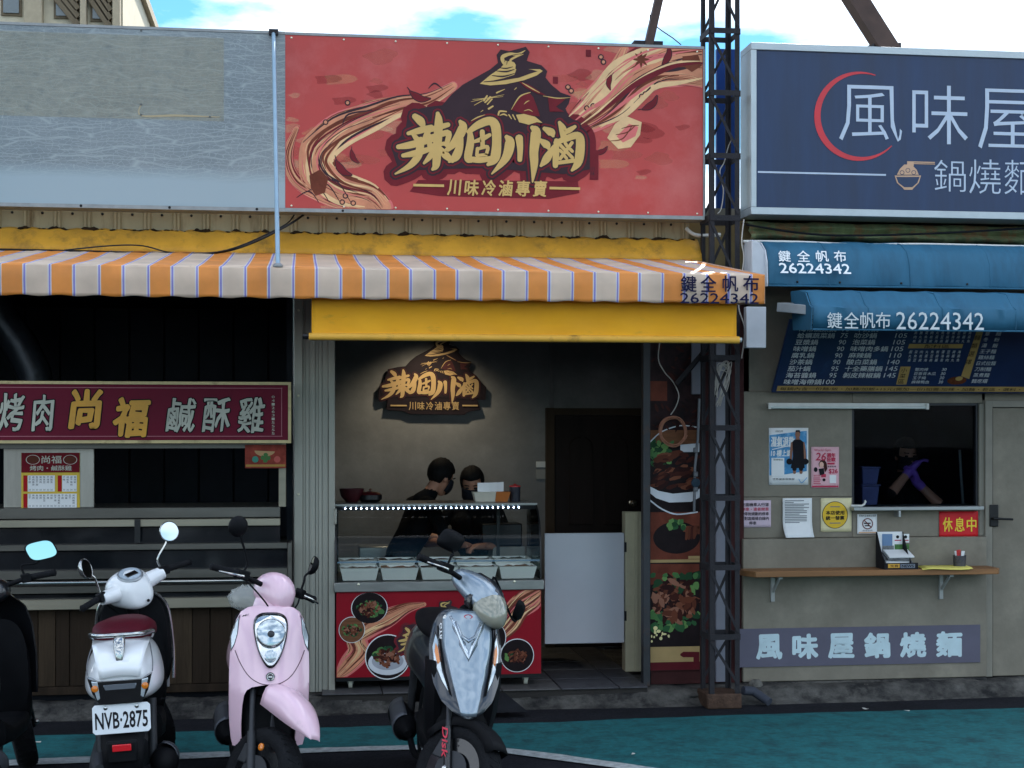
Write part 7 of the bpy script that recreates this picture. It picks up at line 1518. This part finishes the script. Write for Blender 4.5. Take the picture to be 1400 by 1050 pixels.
    MB(S2).rings([se(.33, 1.05, .04, .04, 2.4), se(.41, 1.04, .05, .035, 2.4), se(.48, 1.01, .04, .025, 2.2), se(.53, .97, .015, .012, 2.2)]).build('visor', dkv, r, smooth=60)
    vs, fs, _ = text_geom('Disk', .015, .2); bot = AXF + Vector((.068, -.01, 0)); top = Vector((.062, .47, .60)); dd = (top - bot).normalized(); sd = Vector((.9, .1, 0))
    t_ = MB(S); t_.add([bot + dd * (.20 - .15 * a) + Vector((.028, .0, 0)) + Vector((0, .032 * (b - .5), .012 * (b - .5))) + Vector((0, .0, 0)) for a, b in vs], fs); t_.build('fork_script', M('script_red', (206, 30, 60), .4), r, recalc=False)
    m_ = MB(S); rg = []
    for k in range(11):
        th = rad(150 - 110 * k / 10); d = Vector((0, math.cos(th), math.sin(th))); hw = .066; R0 = .262
        rg.append([AXF + d * (R0 - .05) + Vector((-hw, 0, 0)), AXF + d * (R0 - .008) + Vector((-hw * .85, 0, 0)), AXF + d * R0, AXF + d * (R0 - .008) + Vector((hw * .85, 0, 0)), AXF + d * (R0 - .05) + Vector((hw, 0, 0))])
    m_.rings(rg, cap=False, closed=False); m_.build('front_fender', blkp, r, smooth=60, solid=.005)
    MB().tube(cat_([(.17, -.62, .83), (.20, -.3, .90), (.15, .0, .93)], 5), .014, n=8).build('grab_rail', dkv, r, smooth=40) if False else None
    place(r, (0, .56, .74), PD(640, 895, 7.35), hd(.17, -.985), 4)
silver_scooter()

# ---- black scooter cut by the left edge of the photo
def black_scooter():
    r = thing('scooter', 'black scooter cut off by the left edge with one bright mirror', 'scooter', (0, 0, 0), group='parked scooters'); S = steer(20)
    bk_ = paint('black_paint', (22, 23, 27)); chassis(r, S, 'black', bk_, M('seat_dark', (24, 22, 25), .6, spec=.3), .84); bars(r, S, 'black', bk_, ('rect', .062, 1.16, .30)); tail(r, bk_, .68)
    b_ = MB(); shell(b_, [(.45, -.19, .19, .50, .08), (.66, -.20, .20, .50, .08), (.82, -.19, .19, .49, .08), (.92, -.165, .165, .46, .07), (.985, -.09, .09, .43, .04)]); b_.build('leg_shield', bk_, r, smooth=50)
    MB(S).rings([se(.22, 1.0, .06, .05, 2.4), se(.28, 1.01, .11, .07, 2.4), se(.38, 1.0, .12, .07, 2.4), se(.46, .98, .06, .05, 2.3)]).build('headset', bk_, r, smooth=70, sub=1)
    MB().rings([se(-.55, .93, .16, .11, 3), se(-.72, .95, .18, .13, 3), se(-.90, .94, .17, .12, 3)]).build('rear_box', bk_, r, smooth=50) if False else None
    MB().prism([(-.09, .60), (.09, .60), (.09, .66), (-.09, .66)], (0, -.86, .04), (1, 0, 0), (0, 0, 1), (0, -.03, 0)).build('tail_lamp', M('lamp_dark_red', (90, 14, 20), .2, coat=.6), r, bevel=.006)
    place(r, (0, -.86, .68), PD(-108, 905, 6.9), hd(-.06, 1.0), 4)
black_scooter()
# ================================================================== people
skinm = M('skin', (186, 134, 108), .55, var=.08, scale=12); hairm = M('hair_black', (22, 20, 20), .6, var=.3, scale=40, bump=.5, bscale=150); shirt = M('tee_black', (16, 17, 20), .85, var=.2, bump=.2, bscale=40); trou = M('trousers_dark', (34, 36, 44), .85, var=.2); maskm = M('mask_cloth', (36, 38, 44), .8, var=.1); glovem = M('glove_violet', (138, 92, 200), .4, var=.12, scale=14); shoe = M('shoe_dark', (28, 28, 30), .6); eyew = M('eye_dark', (20, 16, 14), .2)
def v3(*a): return Vector(a)
def caps(mb, a, b, ra, rb, n=12, m=5):
    a, b = Vector(a), Vector(b); d = (b - a).normalized(); u = v3(0, 0, 1) if abs(d.z) < .9 else v3(1, 0, 0); x = d.cross(u).normalized(); y = d.cross(x); rs = []
    for k in range(m + 1): t = math.pi / 2 * k / m; rs.append((a - d * ra * math.cos(t), max(ra * math.sin(t), 1e-4)))
    for k in range(m + 1): t = math.pi / 2 * k / m; rs.append((b + d * rb * math.sin(t), max(rb * math.cos(t), 1e-4)))
    mb.rings([[c + (x * math.cos(2 * math.pi * j / n) + y * math.sin(2 * math.pi * j / n)) * r for j in range(n)] for c, r in rs])
def ell(mb, c, r, R_=None, n=16, m=10):
    c = Vector(c); rs = []
    for i in range(m + 1):
        t = math.pi * i / m; rs.append([c + ((R_ or Matrix.Identity(3)) @ v3(r[0] * max(math.sin(t), 1e-3) * math.cos(2 * math.pi * j / n), r[1] * max(math.sin(t), 1e-3) * math.sin(2 * math.pi * j / n), -r[2] * math.cos(t))) for j in range(n)])
    mb.rings(rs)
def segd(p, a, b, ra, rb):
    d = b - a; t = max(0, min(1, (p - a).dot(d) / max(d.length_squared, 1e-9))); return (p - a - d * t).length - (ra + (rb - ra) * t)
def ik(S_, Hd, l1, l2, hint):
    d = Hd - S_; L_ = min(d.length, l1 + l2 - .01); d.normalize(); x = (l1 * l1 - l2 * l2 + L_ * L_) / (2 * L_); h = math.sqrt(max(0, l1 * l1 - x * x)); n = (Vector(hint) - d * Vector(hint).dot(d)).normalized(); return S_ + d * x + n * h
def person(label, loc, yaw, hip=.90, lean=10, head=(0, 20), hands=None, hints=None, hm=skinm, mask=True, handdir=None, voxel=.0095, hair_long=False, sleeves=.55):
    root = thing('person', label, 'person', loc); mb = MB(); tags = []
    def C(a, b, ra, rb, m): caps(mb, a, b, ra, rb); tags.append((Vector(a), Vector(b), ra, rb, m))
    ln = rad(lean); pel = v3(0, 0, hip); ch = pel + v3(0, math.sin(ln) * .40, math.cos(ln) * .40); nk = pel + v3(0, math.sin(ln) * .55, math.cos(ln) * .55)
    for s_ in (-1, 1):
        hp = pel + v3(s_ * .085, 0, -.02); kn = v3(s_ * .095, .03, .49 * hip / .9); an = v3(s_ * .10, -.02, .085); C(hp, kn, .085, .058, 1); C(kn, an, .057, .038, 1); C(an + v3(0, .0, -.045), an + v3(0, .14, -.052), .038, .032, 5)
    C(pel + v3(-.07, 0, 0), pel + v3(.07, 0, 0), .105, .105, 1); C(pel + v3(0, 0, .06), pel.lerp(ch, .6), .115, .12, 0); C(pel.lerp(ch, .55) + v3(-.055, 0, 0), ch + v3(-.075, 0, -.02), .10, .105, 0); C(pel.lerp(ch, .55) + v3(.055, 0, 0), ch + v3(.075, 0, -.02), .10, .105, 0)
    C(ch + v3(-.13, 0, .06), ch + v3(.13, 0, .06), .062, .062, 0); C(ch + v3(0, 0, .08), nk + v3(0, .01, .0), .075, .055, 0)
    yw, pt = rad(head[0]), rad(head[1]); HR = (Matrix.Rotation(yw, 3, 'Z') @ Matrix.Rotation(-pt, 3, 'X')); hc = nk + HR @ v3(0, .035, .155)
    C(nk, hc + HR @ v3(0, -.02, -.06), .05, .05, 2)
    ell(mb, hc + HR @ v3(0, -.012, .02), (.076, .095, .098), HR); tags.append((hc + HR @ v3(0, -.01, .0), hc + HR @ v3(0, -.01, .03), .085, .085, 2)); C(hc + HR @ v3(0, .035, -.05), hc + HR @ v3(0, .045, -.085), .058, .042, 2); C(hc + HR @ v3(0, .088, .0), hc + HR @ v3(0, .102, -.022), .010, .014, 2)
    for s_ in (-1, 1): ell(mb, hc + HR @ v3(s_ * .078, -.005, -.01), (.010, .02, .032), HR)
    for k, s_ in enumerate((-1, 1)):
        sh = ch + v3(s_ * .185, 0, .055); hd_ = Vector(hands[k]); el = ik(sh, hd_, .285, .255, hints[k]); C(sh, el, .056, .045, 0); cut = sh.lerp(el, sleeves + .25); C(cut, el, .0435, .0425, 2) if sleeves < .9 else None; C(el, hd_, .043, .029, 2)
        f = (hd_ - el).normalized() if not handdir else Vector(handdir[k]).normalized(); sd = f.cross(v3(0, 0, 1)); sd = sd.normalized() if sd.length > .1 else v3(1, 0, 0); pn = sd.cross(f); hmk = 2 if hm is skinm else 3
        if hmk == 3: C(hd_ - (hd_ - el).normalized() * .05, hd_, .037, .036, 3)
        C(hd_ + f * .02 + sd * .018, hd_ + f * .075 + sd * .026, .026, .021, hmk); C(hd_ + f * .02 - sd * .018, hd_ + f * .075 - sd * .026, .026, .021, hmk)
        for q, (o_, l_) in enumerate(((-.032, .066), (-.011, .078), (.011, .074), (.032, .058))):
            a = hd_ + f * .088 + sd * o_; b = a + f * l_ * .5 - pn * .012; c_ = b + f * l_ * .28 - pn * .03; C(a, b, .0095, .009, hmk); C(b, c_, .009, .008, hmk)
        th = -s_; a = hd_ + f * .03 + sd * .035 * th; b = a + f * .035 + sd * .028 * th - pn * .012; C(a, b, .012, .011, hmk); C(b, b + f * .03 + sd * .004 * th - pn * .012, .011, .009, hmk)
    tmp = bpy.data.meshes.new('t'); tmp.from_pydata(mb.v, [], mb.f); to = bpy.data.objects.new('t', tmp); COL.objects.link(to)
    md = to.modifiers.new('r', 'REMESH'); md.mode = 'VOXEL'; md.voxel_size = voxel; sm = to.modifiers.new('s', 'SMOOTH'); sm.factor = .5; sm.iterations = 3
    me = bpy.data.meshes.new_from_object(to.evaluated_get(bpy.context.evaluated_depsgraph_get())); bpy.data.objects.remove(to); bpy.data.meshes.remove(tmp)
    for m_ in (shirt, trou, skinm, glovem, hairm, shoe): me.materials.append(m_)
    for p in me.polygons:
        c = p.center; best = min(tags, key=lambda t: segd(c, *t[:4])); p.material_index = best[4]; p.use_smooth = True
    o = bpy.data.objects.new('body', me); COL.objects.link(o); o.parent = root; ORG[o.name] = Vector((0, 0, 0)); ORG[root.name] = Vector((0, 0, 0))
    hr = MB(); ell(hr, hc + HR @ v3(0, -.022, .032), (.088, .102, .104), HR, 24, 16)
    keep = []
    hr2 = MB(); vs = hr.v; inv = HR.transposed(); loc_ = [inv @ (p - hc) for p in vs]
    ok = [q.z > (.055 if q.y > .045 else (-.02 if q.y > -.01 else -.075)) for q in loc_]
    hr2.add([p + (HR @ v3(0, 0, 1)) * (.006 * noise2(q.x * 60, q.y * 60)) for p, q in zip(vs, loc_)], [f for f in hr.f if all(ok[i] for i in f)])
    hr2.build('hair', hairm, root, smooth=60, solid=.012)
    if hair_long:
        b_ = MB(); ell(b_, hc + HR @ v3(0, -.10, .0), (.05, .05, .055), HR); b_.build('hair_bun', hairm, root, smooth=60)
    for s_ in (-1, 1): b_ = MB(); ell(b_, hc + HR @ v3(s_ * .032, .079, .012), (.015, .008, .008), HR, 10, 6); b_.build('eye', eyew, root, smooth=60); b_ = MB(); b_.bar(hc + HR @ v3(s_ * .016, .088, .036), hc + HR @ v3(s_ * .052, .078, .038), .010, .007); b_.build('eyebrow', hairm, root)
    if mask:
        rows = []
        for j in range(7):
            z = .008 - .105 * j / 6; rows.append([hc + HR @ v3(.078 * math.sin(a), .02 + (.082 + .018 * math.sin(math.pi * j / 6)) * math.cos(a) - .012 * (j / 6), z) for a in [rad(-80 + 20 * i) for i in range(9)]])
        mk = MB(); mk.grid(rows); mk.build('face_mask', maskm, root, smooth=60, solid=.004)
        for s_ in (-1, 1): MB().tube([hc + HR @ v3(s_ * .075, .035, -.03), hc + HR @ v3(s_ * .088, -.005, .01), hc + HR @ v3(s_ * .088, -.02, -.01)], .0018, n=5).build('mask_loop', maskm, root)
    else:
        b_ = MB(); b_.bar(hc + HR @ v3(-.02, .098, -.058), hc + HR @ v3(.02, .098, -.058), .006, .006); b_.build('mouth', M('lip', (140, 80, 74), .5), root)
    root.rotation_euler = (0, 0, yaw); root.location = loc
    return root
a = P(580, 700, 11.25); person('person in a black shirt and mask bent over the counter, in profile', (a.x - .17, 11.25, FZ), rad(-72), hip=.77, lean=24, head=(10, 30), hands=((-.18, .40, .92), (.16, .42, .90)), hints=((-1, -.5, -.6), (1, -.5, -.6)))
a = P(642, 700, 11.6); person('person with a dark face mask standing behind the counter, head bowed', (a.x + .055, 11.68, FZ), rad(158), hip=.66, lean=8, head=(12, 26), hands=((-.16, .36, .88), (.18, .34, .9)), hints=((-1, -.5, -.6), (1, -.5, -.6)), hair_long=True)
a = P(1240, 700, 11.25); person('person in dark clothes pulling on violet gloves inside the serving window', (a.x - .0, 11.38, .11), rad(180), hip=.86, lean=6, head=(0, 10), hands=((-.02, .26, 1.36), (.03, .27, 1.45)), hints=((-.9, .15, -.9), (.9, .15, -.9)), hm=glovem, mask=True, handdir=((.35, .1, .8), (-.6, .1, .6)), voxel=.0075, sleeves=.35)
